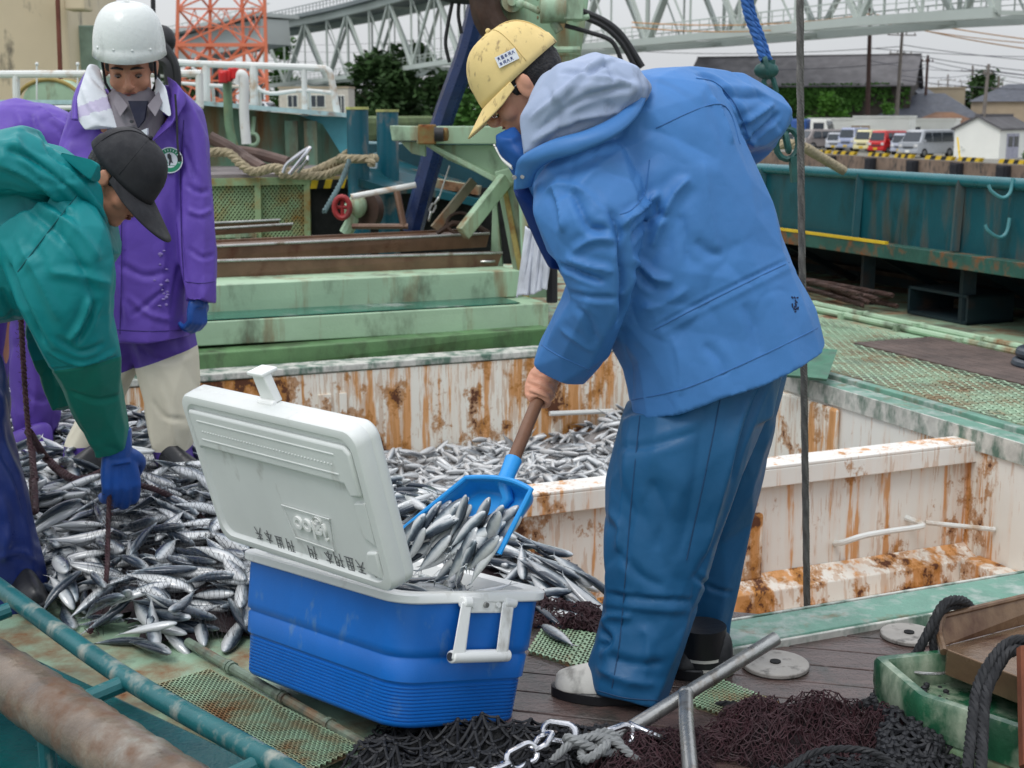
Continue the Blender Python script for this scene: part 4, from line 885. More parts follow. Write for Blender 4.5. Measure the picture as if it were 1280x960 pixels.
mb = MB(); c = at(958, 88, 5.5); mb.ball(c, (.05, .03, .035), 6); mb.cyl(c+Vector((.02, 0, -.01)), .015, .05, 8); mb.tube([at(984, 180, 5.5)+Vector((.045*math.cos(a), 0, .06*math.sin(a))) for a in [i*math.pi/6 for i in range(12)]], .014, 6, closed=True); mb.beam(at(993, 195, 5.5), at(993, 290, 5.5)+Vector((0, 0, .2)), .05, .04); mb.build('shackle', MC['chain_green'], o)
# ================================================================ REAR LEFT: raised deck, bow bulwark, railing, machinery
def quadplate(name, pts, th, m, parent=None, bevel=0):
    mb = MB(); mb.poly(pts, th); return mb.build(name, m, parent, False, bevel=bevel)
# raised box with expanded-metal sides
YB = 10.8
bx = empty('winch_housing', g(360, 300), 'rusty green box with expanded-metal sides and a dark doorway behind the boards', 'machinery housing')
tl, tr, bl2, br2 = at(230, 232, YB), at(480, 212, YB+.6), at(230, 300, YB), at(480, 300, YB+.6)
bl2.z = br2.z = 0
tl.z = tr.z = (tl.z+tr.z)/2; up = Vector((0, 0, 1)); back = Vector((-.25, 1.9, 0))
M_boxg = mat('box_pale_green', lin(136, 158, 118), rough=.6, rust=.75, rscale=4, rcol=(.3, .15, .03), var=.2)
mb = MB(); mb.hexa([tl-up*.0, tr, tr+back, tl+back, tl+up*.03, tr+up*.03, tr+back+up*.03, tl+back+up*.03]); mb.build('top_plate', mat('grey_top', lin(128, 120, 120), rough=.6, var=.2, dirt=.4), bx, False)
mb = MB(); b2 = Vector((0, .12, 0)); mb.hexa([bl2+b2, br2+b2, br2+b2*2, bl2+b2*2, tl+b2, tr+b2, tr+b2*2, tl+b2*2]); mb.build('inner_wall', mat('inner_dark_green', lin(60, 70, 40), rough=.8, rust=.6, rscale=4), bx, False)
mb = MB(); f = bil(bl2, br2, tr, tl)
def sub(u0, u1, v0, v1): return lambda u, v: f(u0+(u1-u0)*u, v0+(v1-v0)*v)
diamond(mb, sub(0, .60, 0, .97), 32, 22, .012, .008, (0, -1, 0)); diamond(mb, sub(.84, 1, 0, .97), 9, 22, .012, .008, (0, -1, 0)); mb.build('mesh_panel', M_boxg, bx, False)
mb = MB()
for u in (0, .36, .605, .84, 1): mb.beam(f(u, 0)-b2*.2, f(u, 1)-b2*.2, .05, .05)
mb.beam(f(0, .97)-b2*.25, f(1, .97)-b2*.25, .04, .06); mb.build('frame', M_boxg, bx, False)
mb = MB(); q = [f(.62, 0)-b2*.1, f(.83, 0)-b2*.1, f(.83, .93)-b2*.1, f(.62, .93)-b2*.1]; mb.poly(q, (0, .02, 0)); mb.build('doorway', M_void, bx, False)
mb = MB()
for k in range(6):
    a = f(.62+.21*k/6, .9)-b2*.45; b = f(.62+.21*(k+1)/6, .9)-b2*.45; s = Vector((.02, 0, 0)); h = Vector((0, 0, .07)); mb.poly([a, b, b+h+s, a+h+s], (0, .01, 0), k % 2)
mb.build('hazard_strip', [M_yel, M_blk], bx, False)
mb = MB(); q = bil(f(.06, .28), f(.34, .28), f(.34, .52), f(.06, .52))
for (a, b, w) in (((0, 0), (1, 0), .05), ((0, 1), (1, 1), .06), ((0, 0), (0, 1), .05), ((.72, 0), (.72, 1), .05), ((1, 0), (1, 1), .05)): mb.beam(q(*a)-b2*.45, q(*b)-b2*.45, w, .05)
for k in range(1, 8): mb.beam(q(.72*k/8, 0)-b2*.35, q(.72*k/8, 1)-b2*.35, .012, .012); mb.beam(q(0, k/8)-b2*.35, q(.72, k/8)-b2*.35, .012, .012)
mb.build('vent_grille', M_lgreen, bx, False)
# bow bulwark
YW = 13.2
W0, W1, W2 = at(245, 131, YW-.3), at(372, 143, YW), at(405, 147, YW+.1)
ztop = W1.z
bwk = empty('bow_bulwark', Vector((W1.x, W1.y, 0)), 'rust-streaked dull green bow bulwark with a light blue end plate behind the helmeted man', 'bulwark')
mb = MB(); mb.poly([Vector((W0.x-9, W0.y-1.4, -.05)), Vector((W2.x-.0, W2.y, -.05)), Vector((W2.x+.55, W2.y+.1, -.05)), at(432, 195, YW+.1), at(400, 150, YW+.1), Vector((W1.x, W1.y, W1.z)), W0, Vector((W0.x-9, W0.y-1.4, W0.z))], (0, .06, 0)); mb.build('plating', M_bulk, bwk, False)
mb = MB(); mb.poly([at(370, 143, YW-.02), at(438, 147, YW-.02), at(440, 200, YW-.02), at(428, 195, YW-.02), at(403, 155, YW-.02)], (0, .07, 0)); mb.build('end_plate', M_tealL, bwk, False)
mb = MB(); mb.beam(Vector((W0.x-3, W0.y-.6, W0.z+.02)), W0+Vector((0, -.05, .02)), .24, .04); mb.beam(W0+Vector((0, -.05, .02)), at(436, 147, YW-.05)+Vector((0, 0, .02)), .24, .04); mb.build('cap_rail', mat('pale_blue_cap', lin(170, 200, 202), rough=.5, rust=.3), bwk, False)
for px in (258, 306, 364, 388, 300):
    mb = MB(); a = at(px, 150, YW-.12); mb.beam(Vector((a.x, a.y, .5)), Vector((a.x, a.y, ztop-.06)), .05, .12); mb.build('rib', M_bulk, bwk, False)
mb = MB(); c = at(316, 174, YW-.25); mb.tube([c+Vector((.05*math.cos(a), 0, .055*math.sin(a))) for a in [i*math.pi/8 for i in range(16)]], .018, 8, closed=True); mb.tube([c+Vector((0, 0, .06)), c+Vector((0, .1, .2))], .02, 8); mb.build('eye_ring', M_lgreen, bwk)
# white railing
rl = empty('white_railing', Vector((W1.x, W1.y, ztop)), 'white tubular railing with rounded end on the bow bulwark', 'railing')
YR = YW-.05
def wt(pts, r, nm='rail'): mb = MB(); mb.tube(pts, r, 10); mb.build(nm, M_wrail, rl)
wt(crv([at(222, 78, YR), at(255, 80, YR), at(320, 82, YR), at(395, 85, YR), at(408, 87, YR), at(414, 97, YR), at(422, 145, YR)], 5), .033)
wt([at(225, 104, YR), at(285, 108, YR)], .018); wt(crv([at(318, 108, YR), at(338, 117, YR), at(378, 113, YR), at(414, 116, YR)], 4), .02); wt([at(258, 107, YR), at(316, 109, YR)], .018)
for (px, r) in ((257, .035), (317, .04), (380, .028), (260, .02)): wt([at(px, 82, YR), at(px+1, 145, YR)], r, 'post')
for px in (266, 324, 386): wt(crv([at(px-5, 108, YR+.1), at(px, 112, YR+.1), at(px+2, 146, YR+.1)], 4), .016, 'brace')
rl2 = empty('white_railing', at(150, 145, 12.2), 'lower white railing running behind both left men in front of the beige cabin', 'railing')
Y2 = 12.2
for pts, r, nm in (([at(-60, 93, Y2), at(252, 92, Y2)], .034, 'rail'), ([at(-60, 136, Y2), at(254, 133, Y2)], .022, 'rail'), ([at(20, 93, Y2), at(21, 150, Y2)], .032, 'post'), ([at(249, 92, Y2), at(250, 134, Y2)], .034, 'post'), ([at(222, 92, Y2), at(223, 134, Y2)], .025, 'post'), ([at(110, 93, Y2), at(110, 150, Y2)], .03, 'post')):
    mb = MB(); mb.tube(pts, r, 10); mb.build(nm, M_wrail, rl2)
# cabin
cb = empty('deck_cabin', at(40, 140, 14.5), 'beige ship cabin wall with a rusty drain pipe at the upper left', 'ship cabin')
mb = MB(); a, b = at(-200, 150, 14.0), at(92, 150, 15.2); a.z = b.z = .5; h = Vector((0, 0, 3.6)); mb.hexa([a, b, b+Vector((-.3, 3, 0)), a+Vector((-.3, 3, 0)), a+h, b+h, b+Vector((-.3, 3, 0))+h, a+Vector((-.3, 3, 0))+h]); mb.build('wall', M_beige, cb, False, bevel=.03)
mb = MB(); mb.tube([at(71, -30, 14.8), at(76, 108, 14.8)], .025, 8); mb.build('drain_pipe', mat('pipe_redbrown', lin(110, 60, 45), rough=.7), cb)
mb = MB(); mb.box(at(98, 4, 15.0), (.22, .3, .16)); mb.build('lamp_bracket', M_beige, cb, False, bevel=.02)
mb = MB(); c = at(106, 95, 16); mb.box((c.x, c.y, 1.35), (.5, .5, 2.1)); tag(mb.build('deck_locker', mat('locker_green', lin(140, 162, 148), rough=.7, rust=.2), None, False, bevel=.02), 'grey green steel locker just left of the white helmet', 'locker')
# winch drum with mesh
wd = empty('net_winch', at(70, 130, 13.2), 'pale green winch drum guard between the purple sleeve and the beige cabin', 'winch')
c = at(62, 133, 13.2); mb = MB()
P = [c+Vector((.32*math.cos(a), 0, .25*math.sin(a))) for a in [math.pi*i/14 for i in range(15)]]; mb.tube(P, .02, 8); mb.build('guard_hoop', mat('hoop_ochre', lin(150, 130, 70), rough=.7), wd); mb = MB(); mb.tube([p+Vector((0, .5, 0)) for p in P], .02, 8); mb.build('guard_hoop', MC['hoop_ochre'], wd)
mb = MB(); mb.tube([c+Vector((0, 0, 0)), c+Vector((0, .5, 0))], .26, 24); mb.build('drum', M_lgreen, wd)
mb = MB(); mb.box(c+Vector((.45, .2, -.08)), (.4, .3, .25)); mb.ball(c+Vector((.32, 0, .02)), .08, 6); mb.build('gearbox', M_lgreen, wd, bevel=.02)
mb = MB(); mb.tube([at(46, 80, 13), at(46, 128, 13)], .008, 6); mb.ball(at(46, 80, 13), .018, 6); mb.tube([at(97, 80, 13), at(97, 128, 13)], .008, 6); mb.ball(at(97, 80, 13), .018, 6); mb.build('lever', M_wrail, wd)
# pole and hydraulic block behind the helmet
mb = MB(); mb.tube([at(191, -30, 11.5), at(192, 60, 11.5), at(200, 110, 11.5)], .02, 8); mb.ball(at(203, 50, 11.4), (.11, .1, .12), 8); mb.tube(crv([at(200, 52, 11.3), at(214, 70, 11.3), at(221, 92, 11.3), at(220, 130, 11.3)], 5), .035, 8); mb.tube(crv([at(200, 75, 11.3), at(210, 82, 11.3), at(214, 110, 11.3)], 5), .05, 8); mb.ball(at(205, 78, 11.4), (.12, .1, .1), 8)
tag(mb.build('hydraulic_block', M_hose), 'black hydraulic block with hoses behind the white helmet', 'hydraulic block')
# vent pipes and red valve
mb = MB(); mb.tube(crv([at(284, 98, 12.6), at(285, 130, 12.6), at(287, 160, 12.6), at(296, 195, 12.6)], 5), .042, 12); o = mb.build('vent_pipe', mat('pipe_olive', lin(110, 140, 110), rough=.5, rust=.6, rscale=4, streak=True, rcol=(.3, .16, .03))); tag(o, 'green and ochre bent vent pipe carrying the red valve', 'vent pipe')
mb = MB(); mb.box(at(282, 95, 12.5), (.11, .12, .1)); mb.cyl(at(292, 92, 12.5)+Vector((0, 0, -.05)), .05, .1, 12); mb.cyl(at(279, 104, 12.45), .04, .1, 12); tag(mb.build('valve', mat('valve_red', lin(190, 28, 30), rough=.4), bevel=.01), 'bright red valve block on top of the green pipe', 'valve')
mb = MB(); mb.tube(crv([at(296, 105, 12.5), at(297, 96, 12.5), at(301, 93, 12.5), at(305, 100, 12.5), at(305, 140, 12.5), at(308, 180, 12.5)], 5), .045, 12); tag(mb.build('vent_pipe', M_wrail), 'white gooseneck vent pipe beside the red valve', 'vent pipe')
# hoses, pipes and rope on the housing
zt_ = tl.z+.06
def onbox(px, py, dz=0): p = g(px, py, zt_+dz); return p
mb = MB(); mb.tube(crv([at(262, 172, 11.6), at(285, 184, 11.6), at(308, 199, 11.6), at(330, 212, 11.4)], 5), .055, 10); mb.tube(crv([at(290, 188, 12), at(320, 192, 12), at(360, 203, 11.9)], 5), .05, 10); tag(mb.build('suction_hose', mat('hose_brown', lin(88, 68, 60), rough=.6, var=.3)), 'pair of thick brown suction hoses lying on the mesh housing', 'hose')
mb = MB(); rope(mb, [at(258, 191, 11), at(285, 191, 11), at(300, 204, 10.95), at(318, 215, 10.9), at(345, 210, 10.9), at(372, 219, 10.9), at(400, 212, 10.9), at(425, 200, 10.8), at(435, 192, 10.6)], .04, pitch=.14, n=6)
rope(mb, [at(345, 214, 11), at(385, 216, 11.1), at(410, 206, 11), at(432, 196, 10.7)], .035, pitch=.14, n=6); rope(mb, [at(350, 218, 10.8), at(395, 220, 10.8), at(420, 214, 10.8), at(440, 205, 10.6)], .035, pitch=.14, n=6)
c = at(447, 198, 10.45); rope(mb, [c+Vector((.13*math.cos(a), .13*math.sin(a), 0)) for a in [i*math.pi/8 for i in range(18)]], .035, pitch=.14, sub=3); rope(mb, [at(458, 196, 10.35), at(466, 206, 10.3)], .035, pitch=.14)
tag(mb.build('mooring_rope', M_rope), 'heavy frayed tan mooring rope heaped on the housing and round the teal bollard', 'rope')
mb = MB(); mb.tube(crv([at(354, 216, 10.75), at(360, 204, 10.75), at(385, 186, 10.75), at(384, 190, 10.7), at(362, 218, 10.7)], 4), .017, 8); mb.tube([at(372, 216, 10.75), at(384, 200, 10.75), at(384, 196, 10.8)], .014, 8); tag(mb.build('steel_hook', M_shiny), 'shiny bent steel hook lying on the heaped mooring rope', 'hook')
# bollards
bo = empty('mooring_bollards', g(455, 300), 'pair of tall teal mooring bollards with yellow-green caps, one wrapped by rope', 'bollard')
for (px, y0, Yb) in ((446.5, 137, 10.5), (484, 140, 10.9)):
    t = at(px, y0, Yb); r = .083*Yb/10.5; mb = MB(); mb.cyl((t.x, t.y, 0), r, t.z, 24); mb.build('post', mat('bollard_teal', lin(10, 82, 98), rough=.35, var=.2, vscale=3, dirt=.3, dscale=6, dcol=(.2, .17, .15)), bo)
    mb = MB(); mb.cyl((t.x, t.y, t.z), r*1.06, .02, 24); mb.build('cap', mat('cap_yellow', lin(178, 180, 110), rough=.6, dirt=.3), bo)
mb = MB(); mb.poly([at(434, 206, 10.6), at(448, 223, 10.4), at(480, 233, 10.5), at(520, 232, 11), at(600, 250, 11), at(600, 230, 11.6), at(520, 205, 11.6), at(470, 190, 11.4)], (0, 0, -.06)); mb.build('deck_plate', M_teal, bo, False)
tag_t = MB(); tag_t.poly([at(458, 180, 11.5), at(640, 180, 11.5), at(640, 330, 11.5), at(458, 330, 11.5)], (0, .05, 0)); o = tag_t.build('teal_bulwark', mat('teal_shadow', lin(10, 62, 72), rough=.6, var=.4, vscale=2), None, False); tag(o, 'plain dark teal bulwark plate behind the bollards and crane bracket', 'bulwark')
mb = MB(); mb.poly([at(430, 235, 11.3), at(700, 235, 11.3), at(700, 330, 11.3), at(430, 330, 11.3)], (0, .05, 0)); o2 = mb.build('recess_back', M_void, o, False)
mb = MB(); mb.beam(at(490, 220, 11.2), at(600, 238, 11.1), .12, .07); mb.build('rusted_ledge', M_dgreenr, o, False)
# small winch handle assembly
hw = empty('hand_winch', at(430, 290, 9.9), 'small pale green hand winch with a red wheel beside the doorway', 'winch')
mb = MB(); mb.tube(crv([at(446, 250, 9.9), at(437, 262, 9.9), at(440, 275, 9.9), at(432, 292, 9.9)], 4), .05, 10); mb.ball(at(447, 257, 9.9), (.07, .08, .09), 8); mb.build('arm', M_lgreen, hw)
mb = MB(); c = at(428, 259, 9.8); mb.tube([c+Vector((.055*math.cos(a), -.02, .075*math.sin(a))) for a in [i*math.pi/8 for i in range(16)]], .02, 8, closed=True); mb.tube([c+Vector((-.05, 0, 0)), c+Vector((.05, 0, 0))], .015, 6); mb.tube([c+Vector((0, 0, .07)), c+Vector((0, 0, -.07))], .015, 6); mb.build('hand_wheel', mat('wheel_red', lin(150, 40, 42), rough=.6, dirt=.4), hw)
mb = MB(); mb.tube([at(455, 262, 9.95), at(462, 262, 10.0)], [.14, .14], 20); mb.build('drum', M_rustdk, hw)
mb = MB(); rope(mb, [at(437, 200, 10.2), at(425, 230, 10.1), at(405, 265, 9.9)], .02, pitch=.1); tag(mb.build('tie_rope', mat('rope_bluegrey', lin(90, 112, 115), rough=.9)), 'blue grey rope running down from the roped bollard to the winch', 'rope')
mb = MB(); mb.tube([at(439, 246, 9.6), at(520, 231, 9.6)], .021, 10); tag(mb.build('white_bar', M_wrail), 'white round bar sloping up from the hand winch to the boom pole', 'bar')
mb = MB(); mb.tube([at(496, 238, 9.8), at(505, 285, 9.7)], .025, 8); mb.tube([at(440, 283, 9.7), at(510, 283, 9.7)], .02, 8); tag(mb.build('pipe_strut', M_rustmet), 'brown pipe strut under the white sloping bar', 'strut')
# dark blue boom pole
mb = MB(); P = [at(608, -40, 9.9), at(585, 60, 9.9), at(552, 155, 9.9), at(515, 290, 9.9)]; mb.tube(crv(P, 6), .078, 8); tag(mb.build('boom_pole', M_dblue), 'dark blue tarpaulin-wrapped boom pole slanting behind the yellow cap', 'boom pole')
# crane bracket and column
cr_ = empty('deck_crane', at(660, 380, 9.0), 'pale green steel deck crane with a slanted bracket and hydraulic motor, behind the stooping man', 'crane')
cr_.location.z = 0
YC = 9.3; th = Vector((0, .3, 0))
def cp(pts, nm, t=th, m=M_lgreen, Y=YC, bev=.006): mb = MB(); mb.poly([at(x, y, Y) for x, y in pts], t); return mb.build(nm, m, cr_, False, bevel=bev)
cp([(521, 158), (660, 158), (660, 180), (521, 180)], 'top_beam'); cp([(487, 157), (526, 158), (526, 176), (490, 176)], 'beam_end', th*.8)
cp([(500, 177), (532, 177), (532, 196), (515, 192)], 'gusset', th*.3, Y=YC+.1)
cp([(530, 181), (660, 181), (655, 205), (640, 232), (620, 226), (560, 200)], 'web_plate', th*.15, Y=YC+.1)
cp([(530, 180), (534, 177), (622, 222), (642, 228), (640, 234), (618, 228)], 'flange', th*1.02, Y=YC-.02)
mb = MB(); mb.beam(at(632, 224, YC-.05), at(578, 292, YC-.3), .06, .10); mb.build('brace', M_lgreen, cr_, False, bevel=.006)
mb = MB(); mb.beam(at(592, 226, YC+.3), at(543, 286, YC+.2), .04, .06); mb.build('brace', mat('brace_rust', lin(120, 116, 96), rough=.7, rust=.6), cr_, False)
cp([(618, 215), (655, 205), (666, 240), (690, 372), (650, 372), (640, 330), (622, 235)], 'column', th*1.4)
cp([(616, 240), (620, 240), (632, 375), (612, 375)], 'side_post', th, Y=YC+.1)
cp([(626, 228), (632, 226), (662, 374), (654, 374)], 'column_edge', th*.6, m=mat('edge_rust', lin(180, 165, 100), rough=.6, rust=.7, rscale=5), Y=YC-.03)
mb = MB(); c = at(534, 168, YC-.08); mb.box(c, (.12, .1, .13)); mb.tube([c, c+Vector((.14, -.02, 0))], .045, 14); mb.build('bearing', mat('bearing_olive', lin(120, 120, 70), rough=.6, rust=.8), cr_, bevel=.01)
mb = MB(); c = at(543, 168, YC-.16); mb.tube([c, c+Vector((.06, 0, 0))], .047, 16); mb.build('pin', M_blk, cr_)
YD = 8.8
mb = MB(); mb.poly([at(600, -30, YD), at(740, -30, YD), at(726, 70, YD), at(650, 70, YD), at(627, 40, YD)], (0, .5, 0)); mb.poly([at(640, 70, YD+.01), at(724, 64, YD+.01), at(724, 330, YD+.01), at(652, 330, YD+.01)], (0, .45, 0)); mb.build('tower', mat('crane_green', lin(150, 182, 152), rough=.5, var=.1, rust=.55, rscale=2.2, streak=True, rcol=(.25, .12, .04)), cr_, False, bevel=.01)
mb = MB(); P = [at(604, -30, YD-.06), at(608, 15, YD-.06), at(622, 40, YD-.06), at(640, 60, YD-.06)]; mb.tube(crv(P, 5), [.1]*16, 10); mb.build('sheave_rim', M_rustdk, cr_)
mb = MB(); c = at(640, 3, YD-.02); mb.tube([c+Vector((0, .05, 0)), c+Vector((0, -.08, 0))], .065, 20); mb.tube([c, c+Vector((0, -.12, 0))], .03, 12); mb.build('hub', M_lgreen, cr_)
mot = MB(); c = at(695, 12, YD-.1); mot.tube([c+Vector((-.1, -.1, 0)), c+Vector((.06, -.1, 0))], .09, 16); mot.box(c+Vector((.1, -.1, .0)), (.12, .14, .14)); mot.tube([c+Vector((-.02, -.1, -.08)), c+Vector((.02, -.1, -.14))], .03, 10); mot.tube([c+Vector((-.2, -.06, .03)), c+Vector((-.1, -.08, -.02))], .02, 8); mot.ball(c+Vector((-.22, -.05, .03)), .03, 6); mot.cyl(c+Vector((.02, -.1, .08)), .035, .06, 10); mot.tube([c+Vector((.1, -.12, -.07)), c+Vector((.2, -.12, -.05))], .018, 8)
for k in range(6): a = k*math.pi/3; mot.tube([c+Vector((-.11, -.1+.065*math.cos(a), .065*math.sin(a))), c+Vector((-.12, -.1+.065*math.cos(a), .065*math.sin(a)))], .012, 6)
m_ = mot.build('hydraulic_motor', M_lgreen, cr_, bevel=.005)
for i, (P, r) in enumerate((([(727, 14), (755, 26), (778, 45), (803, 84)], .02), ([(727, 20), (755, 33), (778, 55), (797, 90)], .018), ([(706, 32), (735, 40), (765, 52), (778, 80)], .014), ([(725, 62), (650, 62)], .02))):
    mb = MB(); mb.tube(crv([at(x, y, YD-.2) for x, y in P], 6), r, 8); mb.build('hose' if i < 3 else 'pipe', M_hose if i < 3 else M_lgreen, cr_)
mb = MB(); c = at(577, 0, 9.6)
mb.tube(crv([at(566, 0, 9.5), at(560, 30, 9.5), at(557, 55, 9.5), at(562, 78, 9.5)], 5), .014, 6); mb.tube(crv([at(574, 0, 9.5), at(573, 20, 9.5), at(577, 42, 9.5)], 5), .014, 6); mb.ball(at(583, -4, 9.5), (.2, .1, .05), 6); tag(mb.build('hanging_hose', M_hose), 'black thin hoses looping down left of the boom pole', 'hose')
mb = MB(); mb.tube([at(562, 207, 9.1), at(548, 250, 9.1)], .006, 6); chain(mb, [at(549, 246, 9.1), at(540, 262, 9.1), at(534, 284, 9.1)], .075, .045, .008, n=5); tag(mb.build('short_chain', M_steel), 'short grey chain hanging below the crane bracket', 'chain')
# towel hanging on the board end
rnd = random.Random(4)
mb = MB(); TL, TR, BL, BR = at(657, 283, 7.4), at(688, 300, 7.2), at(645, 372, 7.4), at(684, 362, 7.2); 
def tw_(u, v):
    p = bil(BL, BR, TR, TL)(u, v); return p+Vector((0, .02*math.sin(u*17+v*2)+.012*math.sin(u*31), .006*math.sin(u*9)*(1-v)))
mb.grid(tw_, 40, 30); o = mb.build('towel', mat('towel_white', lin(205, 210, 218), rough=.95, bump=.5, bscale=180), None); o.modifiers.new('s', 'SOLIDIFY').thickness = .008; tag(o, 'white ribbed towel hanging under the stooping man', 'towel')
mb = MB(); mb.tube([at(660, 284, 7.38), at(700, 276, 7.3)], .012, 8); mb.tube([at(690, 300, 7.3), at(690, 378, 7.3)], .03, 8); tag(mb.build('towel_post', M_blk), 'dark post and bar the white towel hangs from', 'post')
# ================================================================ COOLER
M_cblue = mat('cooler_blue', lin(14, 100, 184), rough=.42, var=.10, vscale=5, bump=.14, bscale=220, bdist=.002, dirt=.08, dscale=16, dcol=(.08, .2, .42), spec=.5)
M_cwhite = mat('cooler_white', lin(232, 233, 230), rough=.38, var=.03, vscale=6, bump=.15, bscale=240, bdist=.002, dirt=.08, dscale=9, dcol=(.4, .38, .33))
M_cgrey = mat('cooler_lid_grey', lin(212, 215, 212), rough=.45, var=.04, vscale=6, bump=.15, bscale=240, bdist=.002, dirt=.15, dscale=9, dcol=(.36, .35, .32))
KC = .962
def cam_k(p, k=KC): o = Vector((0, 0, CAMH)); return o+(p-o)*k
CB = [Vector((-.663, 3.286, -.02)), Vector((-.255, 2.86, .019)), Vector((-.026, 3.074, -.044)), None]
CTp = [Vector((-.662, 3.353, .335)), Vector((-.221, 2.892, .378)), Vector((.045, 3.139, .304)), None]
CB[3] = CB[0]+CB[2]-CB[1]; CTp[3] = CTp[0]+CTp[2]-CTp[1]
obsB = [(299, 838), (492, 913), (652, 902)]; obsT = [(305, 686), (502, 742), (684, 738)]
fb = [at(x, y, p.y) for (x, y), p in zip(obsB, CB)]; ft = [at(x, y, p.y) for (x, y), p in zip(obsT, CTp)]
fb.append(fb[0]+fb[2]-fb[1]+(CB[3]-(CB[0]+CB[2]-CB[1]))); ft.append(ft[0]+ft[2]-ft[1])
fb = [cam_k(p) for p in fb]; ft = [cam_k(p) for p in ft]
zshift = Vector((0, 0, 0))
def cw(s, l, h):      # s: 0 long-left side ->1 right (across the short face), l: 0 near ->1 far, h: 0 base ->1 top
    B = (fb[1]*(1-s)+fb[2]*s)*(1-l)+(fb[0]*(1-s)+fb[3]*s)*l
    T = (ft[1]*(1-s)+ft[2]*s)*(1-l)+(ft[0]*(1-s)+ft[3]*s)*l
    return B*(1-h)+T*h
def rrect(rs, rl, ins=0, n=7):      # rounded rectangle in (s,l)
    pts = []
    for (cx, cy, a0) in ((1-rs-ins, 1-rl-ins*.6, 0), (rs+ins, 1-rl-ins*.6, 90), (rs+ins, rl+ins*.6, 180), (1-rs-ins, rl+ins*.6, 270)):
        for k in range(n+1):
            a = math.radians(a0+90*k/n); pts.append((cx+rs*math.cos(a), cy+rl*math.sin(a)))
    return pts
cz = min(p.z for p in fb)
base = (fb[0]+fb[1]+fb[2]+fb[3])/4; base.z = 0
cooler = empty('cooler_box', base, 'large blue picnic cooler with white rim and open lid, filled with fish', 'cooler')
prof = [(0, .02), (.012, .006)]
h = .03
for k in range(11):
    prof += [(h, .0), (h+.012, .0), (h+.016, .008), (h+.021, .008)]; h += .0265
prof += [(.33, .0), (.34, .0), (.345, -.012), (.50, -.012), (.515, -.004), (.53, -.004), (.545, -.016), (.60, -.016), (.90, -.012), (.925, -.012)]
rings = [[cw(s, l, hh) for s, l in rrect(.16, .095, ins)] for hh, ins in prof]
mb = MB(); mb.loft(rings, caps=False); mb.add(rings[0], [tuple(range(len(rings[0])))]); mb.build('body', M_cblue, cooler, True, autos=50)
rim = [(.925, -.028), (.935, -.036), (.985, -.036), (1.0, -.026), (1.004, .03), (.985, .05), (.90, .06), (.35, .10)]
rings = [[cw(s, l, hh) for s, l in rrect(.15, .09, ins)] for hh, ins in rim]
mb = MB(); mb.loft(rings, caps=False); k = len(rings[0]); mb.add(rings[-1], [tuple(range(k))]); mb.build('rim', M_cwhite, cooler, True, autos=40)
# handle on the short face
nf_ = (cw(.5, 0, .5)-cw(.5, .3, .5)).normalized()
def hf(px, py, off=.0):     # pixel -> short face plane offset outward
    P0, n = cw(.5, 0, .6)+nf_*off, nf_; d = ray(px, py); o = Vector((0, 0, CAMH)); t = (P0-o).dot(n)/d.dot(n); return o+d*t
mb = MB(); mb.poly([hf(584, 744, .004), hf(629, 744, .004), hf(630, 765, .004), hf(583, 765, .004)], nf_*.016); hd = mb.build('handle_mount', M_cwhite, cooler, False, bevel=.004)
for px in (591, 607, 622): mb = MB(); c = hf(px, 756, .021); mb.tube([c, c+nf_*.006], [.007, .006], 12); mb.build('bolt' if px != 607 else 'rivet', M_cwhite if px != 607 else M_steel, hd)
hn = MB()
hn.hexa([hf(577, 752, .008), hf(590, 752, .008), hf(590, 752, .03), hf(577, 752, .03), hf(564, 825, .02), hf(581, 825, .02), hf(581, 825, .045), hf(564, 825, .045)])
hn.hexa([hf(628, 752, .008), hf(643, 752, .008), hf(643, 752, .03), hf(628, 752, .03), hf(619, 825, .02), hf(634, 825, .02), hf(634, 825, .045), hf(619, 825, .045)])
hn.tube([hf(563, 821, .033), hf(635, 819, .033)], .0145, 16); hn.tube([hf(577, 753, .02), hf(588, 753, .02)], .014, 12); hn.tube([hf(628, 753, .02), hf(643, 753, .02)], .014, 12)
hn.build('handle', M_cwhite, cooler, True, bevel=.004, autos=40)
mb = MB(); c = hf(563, 821, .033); dd = (hf(563, 821, .033)-hf(635, 819, .033)).normalized(); mb.tube([c+dd*.0005, c+dd*.002], .0095, 14); mb.build('handle_bore', M_dgrey, cooler)
# lid
La, Lb = at(283, 672, cw(0, 1, 1).y*.985), at(500, 742, cw(0, 0, 1).y*.965)        # hinge line (left far, right near)
Lc, Ld = at(447, 538, Lb.y-.075), at(226, 488, La.y-.075)
ln = ((Lb-La).cross(Ld-La)).normalized()
if ln.y > 0: ln = -ln
LT = .036
def lp(u, v, w): return (La*(1-u)+Lb*u)*(1-v)+(Ld*(1-u)+Lc*u)*v+ln*w
def rr2(ru, rv, ins, n=8):
    pts = []
    for (cx, cy, a0) in ((1-ru-ins*.6, 1-rv-ins, 0), (ru+ins*.6, 1-rv-ins, 90), (ru+ins*.6, rv+ins, 180), (1-ru-ins*.6, rv+ins, 270)):
        for k in range(n+1): a = math.radians(a0+90*k/n); pts.append((cx+ru*math.cos(a), cy+rv*math.sin(a)))
    return pts
lr = [(-.052, .05), (-.052, .012), (-.045, 0), (-.03, .0), (-.026, .004), (-.022, 0), (.004, .004), (.010, .012), (.012, .03), (.012, .055), (.006, .066), (.004, .075)]
mb = MB(); rings = [[lp(u, v, w) for u, v in rr2(.055, .09, ins)] for w, ins in lr]; mb.loft(rings, caps=False); K = len(rings[0]); mb.add(rings[-1], [tuple(range(K))]); mb.add(rings[0], [tuple(reversed(range(K)))])
lid = mb.build('lid', M_cgrey, cooler, True, autos=38)
